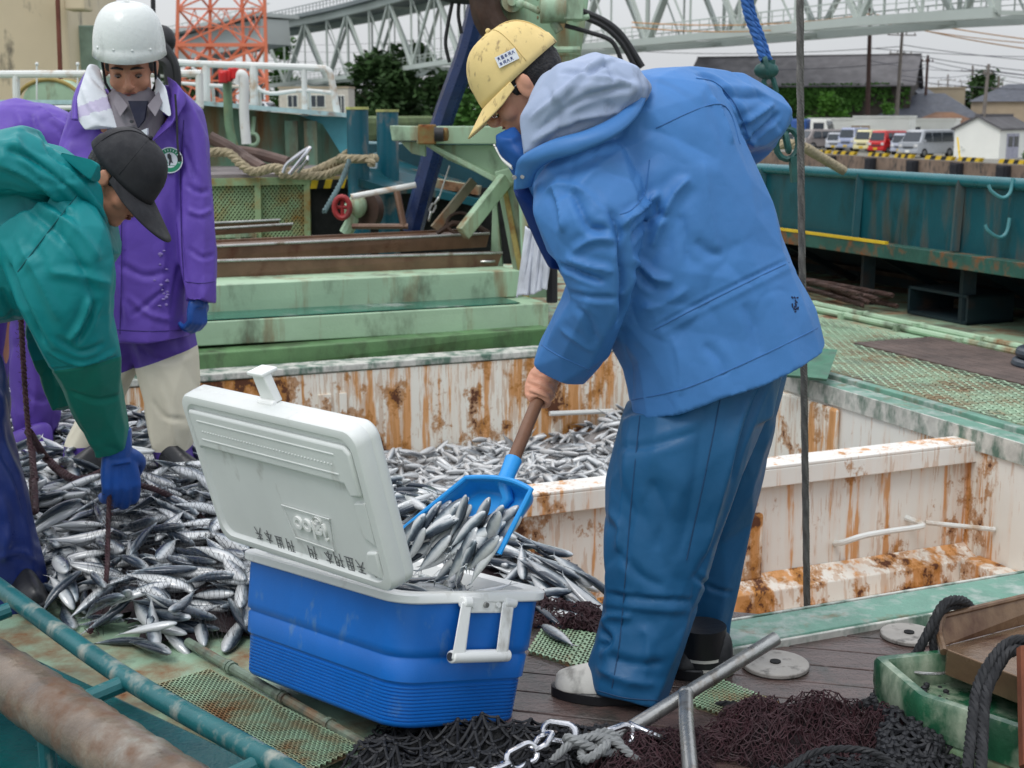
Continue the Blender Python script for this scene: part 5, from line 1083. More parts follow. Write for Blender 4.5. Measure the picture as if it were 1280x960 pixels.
# raised band along the free edge and down the right side, with a recessed strip
def slab(nm, quad, w0, w1, m=M_cgrey, bev=.006, par=lid):
    mb = MB(); P = [lp(u, v, w0) for u, v in quad]+[lp(u, v, w1) for u, v in quad]; n = len(quad)
    mb.add(P, [tuple(reversed(range(n))), tuple(range(n, 2*n))]+[(i, (i+1) % n, n+(i+1) % n, n+i) for i in range(n)]); return mb.build(nm, m, par, True, bevel=bev, seg=3)
slab('raised_band', [(.045, .90), (.93, .90), (.955, .86), (.955, .60), (.90, .585), (.885, .66), (.07, .66), (.05, .64)][::-1], .002, .015, bev=.008)
slab('raised_band', [(.955, .56), (.90, .54), (.90, .34), (.955, .30), (.957, .30), (.958, .56)], .002, .010, bev=.004)
slab('raised_band', [(.955, .26), (.90, .24), (.875, .10), (.955, .08)], .002, .013, bev=.006)
slab('strip_line', [(.09, .835), (.875, .835), (.875, .845), (.09, .845)], .014, .0165, bev=.001)
slab('strip_line', [(.09, .715), (.875, .715), (.875, .725), (.09, .725)], .014, .0165, bev=.001)
mb = MB()
for k in range(44): p = lp(.11+.74*k/43, .775, .0152); mb.ball(p, .0022, 4)
mb.build('dimples', M_cgrey, lid)
# embossed logo frame and word, upside down because the lid hangs open
LFm = [(.455, .43), (.72, .43), (.69, .22), (.49, .22)]
mb = MB()
fr_ = [lp(.47, .39, .0075), lp(.735, .385, .0075), lp(.715, .175, .0075), lp(.50, .185, .0075)]
mb.tube(fr_, .0016, 6, closed=True); mb.build('logo_frame', M_cgrey, lid)
def text_mesh(txt, size, name, m, org, ax, ay, par, ext=.0015, wt=0, sx=1):
    cu = bpy.data.curves.new(name, 'FONT'); cu.body = txt; cu.size = size; cu.extrude = ext; cu.align_x = 'CENTER'; cu.align_y = 'CENTER'; cu.offset = wt
    to = bpy.data.objects.new(name, cu); C.objects.link(to); dg = bpy.context.evaluated_depsgraph_get(); me = bpy.data.meshes.new_from_object(to.evaluated_get(dg)); bpy.data.objects.remove(to)
    az = Vector(ax).cross(Vector(ay)).normalized(); po = wloc(par) if par else Vector((0, 0, 0))
    for v in me.vertices: v.co = Vector(org)+Vector(ax)*v.co.x*sx+Vector(ay)*v.co.y+az*v.co.z-po
    me.materials.clear(); me.materials.append(m); o = bpy.data.objects.new(name, me); C.objects.link(o); o.parent = par; return o
lux = (lp(1, .3, 0)-lp(0, .3, 0)).normalized(); luy = (lp(.5, 1, 0)-lp(.5, 0, 0)).normalized()
text_mesh('igloo', .062, 'embossed_word', M_cwhite, lp(.607, .285, .006), -lux, -luy, lid, .004, .0012)
# hand-written marker characters along the hinge edge (upside down)
M_ink = mat('marker_ink', lin(92, 94, 96), rough=.8, var=.4, vscale=120)
KAN = {'a': [((.1, .9), (.9, .9)), ((.5, 1), (.5, .5)), ((.1, .55), (.9, .55)), ((.5, .55), (.1, 0)), ((.5, .5), (.95, 0)), ((.3, .75), (.7, .75))],
       'b': [((.2, 1), (.2, .1)), ((.2, 1), (.85, 1)), ((.85, 1), (.85, .1)), ((.2, .65), (.85, .65)), ((.2, .35), (.85, .35)), ((.05, .05), (1, .05)), ((.5, 1), (.5, .05))],
       'c': [((.1, .8), (.9, .8)), ((.5, 1), (.5, 0)), ((.5, .75), (.05, .2)), ((.5, .75), (.95, .2)), ((.3, .25), (.7, .25))],
       'd': [((.1, .95), (.45, .95)), ((.28, .95), (.28, 0)), ((.05, .5), (.5, .5)), ((.6, 1), (.6, .3)), ((.6, 1), (.95, 1)), ((.95, 1), (.95, .0)), ((.6, .65), (.95, .65)), ((.6, .3), (.95, .3))],
       'e': [((.1, .7), (.9, .7)), ((.5, 1), (.45, .6)), ((.45, .65), (.05, 0)), ((.5, .65), (.95, 0))]}
mb = MB(); rnd = random.Random(3)
def glyph(ch, u0, v0, wu, hv):
    mb = MB()
    for (a, b) in KAN[ch]:
        j = lambda: rnd.uniform(-.05, .05)
        p = lp(u0-(a[0]+j())*wu, v0-(a[1]+j())*hv, .0056); q = lp(u0-(b[0]+j())*wu, v0-(b[1]+j())*hv, .0056)
        mb.beam(p, q, .0022, .0006, up=ln)
    mb.build('marker_character', M_ink, lid, False)
for ch, u0 in zip('eabdcdab', (.93, .86, .805, .745, .69, .60, .0, .0)):
    if u0: glyph(ch, u0, .155 if u0 > .65 else .15, .048, .085)
for ch, u0 in zip('dbca', (.47, .405, .34, .28)): glyph(ch, u0, .15 if u0 > .36 else .165, .045, .085)
# latch on the free edge
mb = MB(); c0 = lp(.475, 1.0, -.03)
lu = lux*.028; up_ = (lp(.5, 1, 0)-lp(.5, .9, 0)).normalized()
mb.hexa([c0-lu, c0+lu, c0+lu-ln*.02, c0-lu-ln*.02, c0-lu*.8+up_*.07+ln*.01, c0+lu*.8+up_*.07+ln*.01, c0+lu*.8+up_*.07-ln*.012, c0-lu*.8+up_*.07-ln*.012]); mb.hexa([c0-lu*1.2+up_*.066+ln*.014, c0+lu*.9+up_*.066+ln*.014, c0+lu*.9+up_*.066-ln*.03, c0-lu*1.2+up_*.066-ln*.03, c0-lu*1.2+up_*.075+ln*.014, c0+lu*.9+up_*.075+ln*.014, c0+lu*.9+up_*.075-ln*.03, c0-lu*1.2+up_*.075-ln*.03])
mb.tube([c0-lu*1.05+ln*.004, c0+lu*1.05+ln*.004], .008, 10); mb.build('latch', M_cwhite, lid, True, bevel=.003)
# ================================================================ SHOVEL
M_sblue = mat('shovel_blue', lin(38, 148, 222), rough=.35, var=.06, vscale=10, bump=.05)
M_hand = mat('shovel_wood', lin(112, 78, 58), rough=.5, var=.3, vscale=10, stretch=(1, 1, .3))
YS = 3.0
sp0 = at(634, 594, YS); sp1 = at(745, 322, 3.5); sdir = (sp1-sp0).normalized()
shov = empty('scoop_shovel', at(575, 660, 2.98), 'bright blue plastic scoop shovel with brown handle tipping fish into the cooler', 'shovel')
# scoop basin as a warped grid: s across (0 left, 1 right), t from the back wall to the lip
bk0, bk1 = at(583, 597, YS+.02), at(664, 612, YS-.12); lp0, lp1 = at(497, 667, YS+.06), at(624, 692, YS-.16)
dn = (bk1-bk0).cross(lp0-bk0).normalized()
if dn.z > 0: dn = -dn
dn = (dn+Vector((0, .35, -.1))).normalized()
def scoop(s, t):
    p = bil(bk0, bk1, lp1, lp0)(s, t)
    # bulge of outline: rounded back corners
    bulge = math.sin(math.pi*s)*.018*(1-t)**2
    p = p-(lp0-bk0).normalized()*bulge
    e = min(1, min(s, 1-s)/.13); bck = min(1, t/.16); f_ = (1-(1-e)**2)*(1-(1-bck)**2)**.8
    depth = .062*(1-.45*t)
    p = p+dn*depth*f_
    return p
mb = MB(); mb.grid(scoop, 28, 26); o = mb.build('scoop', M_sblue, shov, True, autos=0); so = o.modifiers.new('s', 'SOLIDIFY'); so.thickness = .0035; so.offset = 0
mb = MB(); edge = [scoop(0, 1-k/14) for k in range(15)]+[scoop(k/14, 0) for k in range(1, 15)]+[scoop(1, k/14) for k in range(1, 15)]
mb.tube(edge, .006, 8); mb.build('rim_bead', M_sblue, shov)
mb = MB(); mb.tube([sp0-sdir*.03, sp0+sdir*.005, sp0+sdir*.045], [.020, .0185, .0205], 18); mb.tube([scoop(.62, .45)-dn*.004, scoop(.6, .2)-dn*.012, sp0-sdir*.02], [.006, .014, .018], 12); mb.build('socket', M_sblue, shov)
mb = MB(); mb.tube([sp0+sdir*.02, sp1], .0155, 18); mb.build('handle', M_hand, shov)
# ================================================================ FISH
def fish_mesh(seed, detail=10, nr=12, bend=None):
    rnd = random.Random(seed); b = rnd.uniform(-.5, .5) if bend is None else bend; tw = rnd.uniform(-.2, .2)
    prof = [(-.5, .006, .004), (-.485, .030, .019), (-.45, .058, .036), (-.38, .088, .052), (-.28, .112, .064), (-.15, .122, .068), (0, .117, .064), (.12, .098, .053), (.24, .066, .037), (.33, .038, .022), (.40, .019, .012), (.44, .016, .007)]
    L = 1.0; rings = []
    def c(x): a = b*x*.9; return Vector((x*math.cos(a*.5), 0, 0)), Vector((0, b*x*x*.45, 0)), a
    def pt(x, y, z): return Vector((x, y+b*(x*x)*.45, z+tw*x*x*.2))
    for (x, hh, ww) in prof:
        rings.append([pt(x, ww*math.cos(2*math.pi*k/nr), hh*math.sin(2*math.pi*k/nr)-.01) for k in range(nr)])
    mb = MB(); mb.loft(rings)
    # tail fork and fins
    for s in (-1, 1):
        A = [pt(.42, 0, -.01+.008*s), pt(.47, .003, s*.035), pt(.535, .004, s*.085), pt(.49, .001, s*.03), pt(.455, 0, -.008)]
        n = len(A); q = Vector((0, .0035, 0)); mb.add([p-q for p in A]+[p+q for p in A], [tuple(range(n)), tuple(reversed(range(n, 2*n)))]+[(i, (i+1) % n, n+(i+1) % n, n+i) for i in range(n)])
    if detail > 5:
        for (x, s, w, h_) in ((-.06, 1, .09, .03), (.12, 1, .05, .018), (.1, -1, .06, .018)):
            A = [pt(x, 0, s*.1*(1 if x < 0 else .8)), pt(x+w*.2, .0, s*(.1+h_)), pt(x+w, 0, s*.095*(1 if x < 0 else .72))]; q = Vector((0, .002, 0)); mb.add([p-q for p in A]+[p+q for p in A], [(0, 1, 2), (5, 4, 3), (0, 1, 4, 3), (1, 2, 5, 4), (2, 0, 3, 5)])
    return mb
def fish_material(name, silver=1.0, wet=.22):
    m = bpy.data.materials.new(name); m.use_nodes = True; n = m.node_tree.nodes; l = m.node_tree.links; b = n['Principled BSDF']
    at_ = n.new('ShaderNodeAttribute'); at_.attribute_name = 'fishz'
    sx = n.new('ShaderNodeSeparateColor'); l.new(at_.outputs['Color'], sx.inputs[0])
    geo = n.new('ShaderNodeNewGeometry'); nz = n.new('ShaderNodeTexNoise'); nz.inputs['Scale'].default_value = 55; l.new(geo.outputs['Position'], nz.inputs['Vector'])
    ad = n.new('ShaderNodeMath'); ad.operation = 'MULTIPLY_ADD'; l.new(nz.outputs['Fac'], ad.inputs[0]); ad.inputs[1].default_value = .22; l.new(sx.outputs[0], ad.inputs[2])
    cr_m = n.new('ShaderNodeValToRGB'); el = cr_m.color_ramp.elements; el[0].position = .46; el[0].color = lin(208, 210, 210); el[1].position = .62; el[1].color = lin(168, 174, 178)
    e = el.new(.72); e.color = lin(104, 116, 124); e = el.new(.86); e.color = lin(48, 58, 70); l.new(ad.outputs[0], cr_m.inputs[0])
    oi = n.new('ShaderNodeObjectInfo'); hs = n.new('ShaderNodeHueSaturation'); mr = n.new('ShaderNodeMapRange'); l.new(oi.outputs['Random'], mr.inputs[0]); mr.inputs[3].default_value = .72; mr.inputs[4].default_value = 1.22
    l.new(mr.outputs[0], hs.inputs['Value']); l.new(cr_m.outputs[0], hs.inputs['Color']); l.new(hs.outputs[0], b.inputs['Base Color'])
    b.inputs['Metallic'].default_value = .12*silver; b.inputs['Roughness'].default_value = wet; b.inputs['Coat Weight'].default_value = .4; b.inputs['Coat Roughness'].default_value = .1
    bp = n.new('ShaderNodeBump'); bp.inputs['Strength'].default_value = .25; bp.inputs['Distance'].default_value = .004; nz2 = n.new('ShaderNodeTexNoise'); nz2.inputs['Scale'].default_value = 160; l.new(geo.outputs['Position'], nz2.inputs['Vector']); l.new(nz2.outputs['Fac'], bp.inputs['Height']); l.new(bp.outputs[0], b.inputs['Normal'])
    return m
M_fish = fish_material('fish_skin'); M_eye = mat('fish_eye', lin(12, 12, 14), rough=.1)
def set_fishz(me, zs):
    a = me.color_attributes.new('fishz', 'FLOAT_COLOR', 'POINT'); d = np.ones((len(me.vertices), 4), 'f'); d[:, 0] = zs; a.data.foreach_set('color', d.ravel())
variants = []; vdata = []
for k in range(8):
    mb = fish_mesh(k, bend=(-.45, -.25, -.1, .05, .2, .4, .6, -.6)[k])
    z = [(p[2]+.13)/.26 for p in mb.v]
    e = MB()
    for s in (-1, 1): mb.ball((-.43, s*.036, .012), (.010, .006, .011), 5, mi=1)
    z += [.5]*(len(mb.v)-len(z))
    me = mb.mesh('fish'); set_fishz(me, z); me.materials.append(M_fish); me.materials.append(M_eye)
    me.polygons.foreach_set('use_smooth', [True]*len(me.polygons)); variants.append(me)
    lo = fish_mesh(k, detail=3, nr=6, bend=(-.45, -.25, -.1, .05, .2, .4, .6, -.6)[k]); vdata.append((np.array(lo.v), lo.f))
def rotm(az, tilt, roll): return Matrix.Rotation(az, 3, 'Z') @ Matrix.Rotation(tilt, 3, 'Y') @ Matrix.Rotation(roll, 3, 'X')
# heap boundary on the deck (pixels -> ground)
poly_px = [(-90, 470), (60, 500), (170, 523), (300, 560), (330, 600), (470, 608), (560, 622), (650, 690), (742, 752), (735, 790), (640, 800), (300, 806), (176, 818), (75, 775), (-40, 700), (-160, 600)]
PG = np.array([tuple(g(*p)[:2]) for p in poly_px])
def inpoly(x, y):
    c = False; n = len(PG); j = n-1
    for i in range(n):
        xi, yi = PG[i]; xj, yj = PG[j]
        if (yi > y) != (yj > y) and x < (xj-xi)*(y-yi)/(yj-yi)+xi: c = not c
        j = i
    return c
def edist(x, y):
    A = PG; B = np.roll(PG, -1, 0); p = np.array([x, y]); d = B-A; t = np.clip(((p-A)*d).sum(1)/(d*d).sum(1), 0, 1); return float(np.sqrt(((A+d*t[:, None]-p)**2).sum(1)).min())
gx0, gy0 = PG.min(0)-.2; gx1, gy1 = PG.max(0)+.2; GS = .012
NX, NY = int((gx1-gx0)/GS), int((gy1-gy0)/GS); HM = np.zeros((NY, NX))
cs_ = 4
for j in range(0, NY, cs_):
    for i in range(0, NX, cs_):
        x = gx0+i*GS; y = gy0+j*GS
        if inpoly(x, y):
            e = edist(x, y); hgt = (.085+.05*fbm((x*1.3, y*1.3, 0)))*min(1, e/.3)**.6
            u, v = toS((x, y))
            if x > -.75 and y < 3.75: hgt *= .75
            HM[j:j+cs_, i:i+cs_] = hgt*(1 if y < 4.4 else max(.35, 1-(y-4.4)*1.1))
def hm(x, y):
    i = int((x-gx0)/GS); j = int((y-gy0)/GS)
    return HM[min(max(j, 0), NY-1), min(max(i, 0), NX-1)]
def forbidden(x, y):      # inside the cooler footprint
    a = fb[1]; e1 = fb[2]-fb[1]; e2 = fb[0]-fb[1]; p = Vector((x, y, 0))-Vector((a.x, a.y, 0)); det = e1.x*e2.y-e1.y*e2.x
    s = (p.x*e2.y-p.y*e2.x)/det; t = (e1.x*p.y-e1.y*p.x)/det
    return -.12 < s < 1.1 and -.08 < t < 1.08
HM0 = HM.copy()
def drop(rnd, L, x, y, az, maxh=.30):
    d = Vector((math.cos(az), math.sin(az), 0)); hs = []
    ts = [-.4, -.2, 0, .2, .4]
    for t in ts: hs.append(hm(x+d.x*L*t, y+d.y*L*t))
    # support line
    A = np.polyfit(ts, hs, 1); slope = A[0]/L; slope = max(-.6, min(.6, slope)); z0 = A[1]; z0 = z0+max(0, max(h-(z0+A[0]*t) for h, t in zip(hs, ts)))*.6
    return d, slope, z0
def stamp(x, y, d, L, slope, z0, b, R):
    for k in range(-9, 9):
        t = k/18; px, py = x+d.x*L*t, y+d.y*L*t; hw = .03*L/.25*(1-abs(t)*1.4); top = z0+slope*L*t+R
        r = max(1, int(hw/GS)); i = int((px-gx0)/GS); j = int((py-gy0)/GS)
        sl = HM[max(0, j-r):j+r+1, max(0, i-r):i+r+1]; np.maximum(sl, top, out=sl)
rnd = random.Random(11); stuff = MB(); fzs = []
cands = []
while len(cands) < 2500:
    x = rnd.uniform(gx0, gx1); y = rnd.uniform(gy0, gy1)
    if inpoly(x, y) and not forbidden(x, y): cands.append((x, y))
def fish_xf(rnd, x, y, L, bias=None):
    az = rnd.uniform(0, 6.283) if bias is None else rnd.gauss(bias, .7)
    d, sl, z0 = drop(rnd, L, x, y, az); roll = rnd.choice((1, -1))*rnd.gauss(1.35, .3)
    R = rotm(az, -math.atan(sl), roll); th = L*.055; return az, d, sl, z0, R, th
def bias_at(x, y):
    return 2.4+1.2*fbm((x*.8, y*.8, 5))
for (x, y) in cands[:1400]:
    L = rnd.uniform(.15, .205); az, d, sl, z0, R, th = fish_xf(rnd, x, y, L, bias_at(x, y)); k = rnd.randrange(8); vv, ff = vdata[k]
    M = np.array(R)*L; w = vv@M.T+np.array([x, y, z0+th*.6]); stuff.add([tuple(q) for q in w], ff); fzs += list((vv[:, 2]+.13)/.26); stamp(x, y, d, L, sl, z0, 0, th*.8)
# backing bed below the fish so no deck shows between them
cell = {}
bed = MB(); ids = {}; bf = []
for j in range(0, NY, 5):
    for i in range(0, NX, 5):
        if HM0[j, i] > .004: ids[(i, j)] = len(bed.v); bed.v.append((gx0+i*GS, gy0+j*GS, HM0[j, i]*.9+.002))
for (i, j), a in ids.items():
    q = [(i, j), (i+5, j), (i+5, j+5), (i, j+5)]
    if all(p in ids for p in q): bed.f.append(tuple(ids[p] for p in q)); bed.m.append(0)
me = stuff.mesh('fish_heap'); set_fishz(me, fzs); me.materials.append(M_fish); me.polygons.foreach_set('use_smooth', [True]*len(me.polygons))
o = bpy.data.objects.new('fish_heap', me); C.objects.link(o); tag(o, 'under layers of the silver mackerel heap on the deck', 'fish', kind='stuff')
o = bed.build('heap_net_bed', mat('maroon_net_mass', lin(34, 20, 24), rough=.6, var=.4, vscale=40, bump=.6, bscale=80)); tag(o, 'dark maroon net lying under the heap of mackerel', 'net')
vis = []
n_ind = 0
def put_fish(x, y, z, R, L, k, label, group):
    o = bpy.data.objects.new('mackerel', variants[k]); C.objects.link(o); M = (R*L).to_4x4(); M.translation = Vector((x, y, z)); o.matrix_world = M; tag(o, label, 'fish', group); return o
def px_of(p):
    z = p[2]-CAMH; f = p[1]*CP-z*SP; u = p[1]*SP+z*CP; return 640+FPX*p[0]/f, 480-FPX*u/f
for (x, y) in cands[1400:]:
    if n_ind >= 296: break
    px, py = px_of((x, y, .12))
    if px < 20 or py < 540 or (px < 700 and 330 < px < 660 and py < 735): continue
    if 225 < px < 480 and py < 700 and px > 300: continue
    L = rnd.uniform(.165, .215); az, d, sl, z0, R, th = fish_xf(rnd, x, y, L, bias_at(x, y)); 
    side = 'in the pile left of the blue cooler' if px < 330 else 'in the small heap between cooler and boots'
    put_fish(x, y, z0+th*.9, R, L, rnd.randrange(8), 'silver and dark mackerel lying '+side, 'mackerel '+side)
    stamp(x, y, d, L, sl, z0, 0, th*1.1); n_ind += 1
# loose fish
p = g(697, 800, .036); put_fish(p.x, p.y, .036+.012, rotm(math.radians(-62), 0, 1.5), .17, 3, 'single loose mackerel lying on the green grating beside the cooler', None)
p = g(184, 806, .03); put_fish(p.x, p.y, .03, rotm(math.radians(140), 0.1, -1.4), .2, 5, 'pale mackerel pointing out at the front edge of the pile', None)
# fish on the shovel and in the cooler
rnd = random.Random(21); gsh = 'mackerel sliding off the blue shovel'
for k in range(50):
    s = rnd.uniform(.1, .92); t = rnd.uniform(.62, 1.3)
    lay = k/50*.055
    p = scoop(s, min(t, 1))+(scoop(s, 1)-scoop(s, .9))*max(0, t-1)*10
    p = p-dn*(.012+lay*(1.1-abs(s-.5)))+Vector((0, 0, -.03*max(0, t-1)))
    fl = (lp0-bk0).normalized()+Vector((rnd.uniform(-.15, .45), rnd.uniform(-.35, .35), rnd.uniform(-.35, .25)))
    fl.normalize(); zz = -dn+Vector((rnd.uniform(-.4, .4), rnd.uniform(-.4, .4), rnd.uniform(-.3, .3)))
    yy = zz.cross(fl).normalized(); zz = fl.cross(yy); R0 = Matrix((fl*rnd.choice((1, -1)), yy, zz)).transposed()
    if R0.determinant() < 0: R0 = Matrix((-R0.col[0], R0.col[1], R0.col[2])).transposed()
    R = R0 @ Matrix.Rotation(rnd.choice((1, -1))*rnd.uniform(1.1, 1.7), 3, 'X')
    put_fish(p.x, p.y, p.z, R, rnd.uniform(.115, .15), rnd.randrange(8), 'silver mackerel sliding from the blue shovel into the cooler', gsh)
rnd = random.Random(5)
for k in range(34):
    s = rnd.uniform(.22, .78); l = rnd.uniform(.08, .85); p = cw(s, l, .93+rnd.uniform(-.05, .03)); R = rotm(rnd.uniform(0, 6.28), rnd.uniform(-.15, .15), rnd.choice((1, -1))*rnd.uniform(1.1, 1.7))
    put_fish(p.x, p.y, p.z, R, rnd.uniform(.14, .17), rnd.randrange(8), 'silver mackerel lying inside the open blue cooler', 'mackerel inside the cooler')
mb = MB(); q = [cw(s, l, .86) for s, l in rrect(.12, .07, .075)]; mb.add(q, [tuple(range(len(q)))]); mb.build('ice_fill', mat('ice_grey', lin(150, 155, 158), rough=.4, var=.3, vscale=30, bump=.8, bscale=60), cooler, False)
# fish in the hold (uncountable)
rnd = random.Random(9); hs_ = MB(); fz2 = []
def hold_z(u, v): return -.50+.03*fbm((u*1.5, v*1.5, 3))+(.16 if (u-3.75)**2+(v+7.0)**2 < .12 else 0)*max(0, 1-((u-3.75)**2+(v+7.0)**2)/.12)
for k in range(2600):
    u = rnd.uniform(HU0+.05, HU1-.05); v = rnd.uniform(HV0+.03, HVm-.1); L = rnd.uniform(.13, .2); p = S(u, v, hold_z(u, v)+rnd.uniform(-.01, .03)); kk = rnd.randrange(8); vv, ff = vdata[kk]
    R = rotm(rnd.uniform(0, 6.28), rnd.gauss(0, .3), rnd.uniform(0, 6.28)); w = vv@(np.array(R)*L).T+np.array(p); hs_.add([tuple(q) for q in w], ff); fz2 += list((vv[:, 2]+.13)/.26-.06)
M_fish2 = fish_material('hold_fish_skin', 1.0, .3); M_fish2.node_tree.nodes['Hue/Saturation/Value'].inputs['Saturation'].default_value = .8
for e_ in [n_ for n_ in M_fish2.node_tree.nodes if n_.type == 'VALTORGB'][0].color_ramp.elements: e_.color = tuple(.72*q+.10 for q in e_.color[:3])+(1,)
me = hs_.mesh('hold_fish'); set_fishz(me, fz2); me.materials.append(M_fish2); me.polygons.foreach_set('use_smooth', [True]*len(me.polygons)); o = bpy.data.objects.new('hold_fish', me); C.objects.link(o); tag(o, 'mass of small silver fish filling the far half of the hold', 'fish', kind='stuff')
mb = MB(); mb.grid(lambda a, b: S(lerp(HU0+.003, HU1-.003, a), lerp(HV0+.003, HVm-.053, b), 0)+Vector((0, 0, hold_z(lerp(HU0, HU1, a), lerp(HV0, HVm, b))-.012)), 40, 30); o = mb.build('hold_slush', mat('slush', lin(150, 146, 144), rough=.25, var=.35, vscale=14, bump=.9, bscale=40)); o['kind'] = 'stuff'; o['label'] = 'grey icy slush between the fish in the hold'; o['category'] = 'slush'
mb = MB(); c = S(3.62, -6.95, -.36); tag(mb.poly([c, c+Vector((.12, 0, .11)), c+Vector((.2, 0, .17)), c+Vector((.14, 0, .06)), c+Vector((.1, 0, -.02))], (0, .01, 0)).build('tail_fin', M_rustdk, None, False), 'dark fish tail sticking up from the hold near the right corner', 'fish')
# ================================================================ NETS
M_netm = mat('net_maroon', lin(52, 24, 30), rough=.7, var=.4, vscale=30); M_netb = mat('net_black', lin(30, 31, 35), rough=.65, var=.4, vscale=30)
M_massm = mat('net_core_maroon', lin(30, 15, 19), rough=.8, var=.5, vscale=30, bump=1.0, bscale=70, bdist=.02); M_massb = mat('net_core_black', lin(20, 21, 23), rough=.8, var=.5, vscale=30, bump=1.0, bscale=70, bdist=.02)
def netsheet(mb, fn, nu, nv, r, n=4, jit=0, seed=0, knots=False):
    rd = random.Random(seed)
    P = {}
    for j in range(nv+1):
        for i in range(nu+1):
            if (i+j) % 2 == 0:
                p = fn((i+rd.uniform(-jit, jit))/nu, (j+rd.uniform(-jit, jit))/nv); P[(i, j)] = p
    for (i, j), p in P.items():
        for (a, b) in ((1, 1), (-1, 1)):
            q = P.get((i+a, j+b))
            if q is not None and (q-p).length < .5:
                d = (q-p); m = (p+q)/2+Vector((0, 0, -d.length*.08)); mb.tube([p, m, q], r, n, False)
        if knots: mb.ball(p, r*1.7, 3)
# fine black net over the right half of the fish heap, pulled up to the glove
ng = at(137, 622, 3.95)     # net bunch at the blue glove
net1 = empty('fishing_net', g(220, 700), 'fine dark net draped over the mackerel, gathered in the blue glove', 'net')
fn0 = bil(g(112, 640), g(300, 640), g(330, 815), g(110, 800))
def over(u, v):
    p = fn0(u, v); z = max(hm(p.x+a*.016, p.y+b*.016) for a, b in ((0, 0), (1, 0), (-1, 0), (0, 1), (0, -1)))+.004
    k = math.exp(-((p.x-ng.x)**2+(p.y-ng.y)**2)/.012); z = z*(1-k)+k*(ng.z-.02)*.9; return Vector((p.x, p.y, z))
mb = MB(); netsheet(mb, over, 66, 48, .00045, 3, .05, 1); mb.build('fine_mesh', M_netb, net1, False)
def foot(pxs, r, nm='lead_rope', m=M_netm, par=net1, lift=.02):
    mb = MB(); P = []
    for (x, y, Y) in pxs:
        p = at(x, y, Y) if Y else None
        if p is None: p = g(x, y, .1); p = g(x, y, hm(p.x, p.y)+lift)
        P.append(p)
    rope(mb, P, r, strands=3, pitch=.045, n=5)
    rd = random.Random(int(pxs[0][0]))
    Q = crv(P, 10)
    for q in Q:
        for k in range(3): a = q+Vector((rd.uniform(-.012, .012), rd.uniform(-.012, .012), rd.uniform(-.012, .012))); mb.tube([a, a+Vector((rd.uniform(-.014, .014), rd.uniform(-.014, .014), rd.uniform(-.014, .01)))], .001, 3, False)
    mb.build(nm, m, par)
foot([(137, 612, 3.95), (135, 660, 3.9), (133, 720, None), (126, 760, None), (112, 790, None)], .008)
foot([(150, 600, 3.98), (195, 612, 4.1), (230, 630, 4.2), (262, 655, 4.1), (295, 672, None)], .010)
net2 = empty('fishing_net', g(60, 560), 'dark maroon net rope hanging at the left edge behind the teal sleeve', 'net')
foot([(26, 395, 4.6), (29, 450, 4.6), (33, 510, 4.6), (38, 560, 4.55), (45, 600, 4.4)], .010, par=net2)
foot([(36, 540, 4.6), (60, 575, None), (95, 600, None), (130, 590, None)], .016, par=net2); foot([(40, 600, None), (44, 640, None), (40, 560, 4.7)], .012, par=net2)
# lumpy net heaps: a solid core plus several strand layers
def heap(name, pts_px, hgt, core, strand, label, nu, nv, r, layers=3, seed=0, fr=4.0, bump=.035, zoff=.02, knots=False, hfun=None):
    G = [g(*p) for p in pts_px]; f = bil(*G); c = (G[0]+G[2])/2; rt = empty(name, c, label, 'net')
    def base(u, v):
        p = f(u, v); e = min(1, min(u, 1-u)/.18)*min(1, min(v, 1-v)/.22); e = e**.6 if e > 0 else 0
        hh = hgt*(hfun(u, v) if hfun else 1)
        z = zoff+e*(hh+bump*fbm((p.x*fr*2, p.y*fr*2, seed), 1, 4)*2); return Vector((p.x, p.y, max(.012, z)))
    mb = MB(); mb.grid(lambda u, v: base(u, v)+Vector((0, 0, -.008)), 70, 40); mb.build('net_core', core, rt)
    for L in range(layers):
        def lay(u, v, L=L):
            uu = u+.03*fbm((u*6, v*6, L*7+seed)); vv = v+.05*fbm((u*6+9, v*6, L*5+seed)); uu = min(max(uu, 0), 1); vv = min(max(vv, 0), 1)
            p = base(uu, vv); return p+Vector((.02*fbm((u*9, v*9, L+2.2)), .02*fbm((u*9, v*9, L+8.2)), .004+.009*L+.007*fbm((u*9, v*9, L+seed+.5))))
        mb = MB(); netsheet(mb, lay, int(nu*(1-.1*L)), int(nv*(1-.1*L)), r*(1+.1*L), 4, .07, L+seed, knots); mb.build('net_layer', strand, rt, False)
    return rt, base
hp1, bs1 = heap('net_heap', [(862, 965), (1190, 1010), (1125, 905), (900, 912)], .05, M_massm, M_netm, 'maroon knotted net heaped in the foreground beside the steel pipe', 84, 46, .0010, 3, 3, bump=.035)
hp2, bs2 = heap('net_heap', [(400, 1010), (760, 1050), (800, 925), (470, 925)], .03, M_massb, M_netb, 'coarse black net heaped in front of the blue cooler', 36, 15, .0030, 2, 17, bump=.022, knots=True)
hp3, bs3 = heap('net_heap', [(690, 1050), (900, 1050), (885, 935), (740, 935)], .035, M_massm, M_netm, 'maroon net between the silver chain and the pipe stub', 50, 30, .0010, 3, 23, bump=.02)
hp4, bs4 = heap('net_heap', [(900, 1070), (1210, 1090), (1200, 965), (960, 975)], .05, M_massb, M_netb, 'thick black cord net at the bottom right corner below the maroon heap', 28, 13, .0034, 2, 31, bump=.025, knots=True)
hp5, bs5 = heap('net_heap', [(645, 795), (752, 808), (752, 778), (645, 770)], .03, M_massm, M_netm, 'small maroon net roll between the cooler and the trouser leg', 60, 24, .0013, 3, 41, bump=.02)
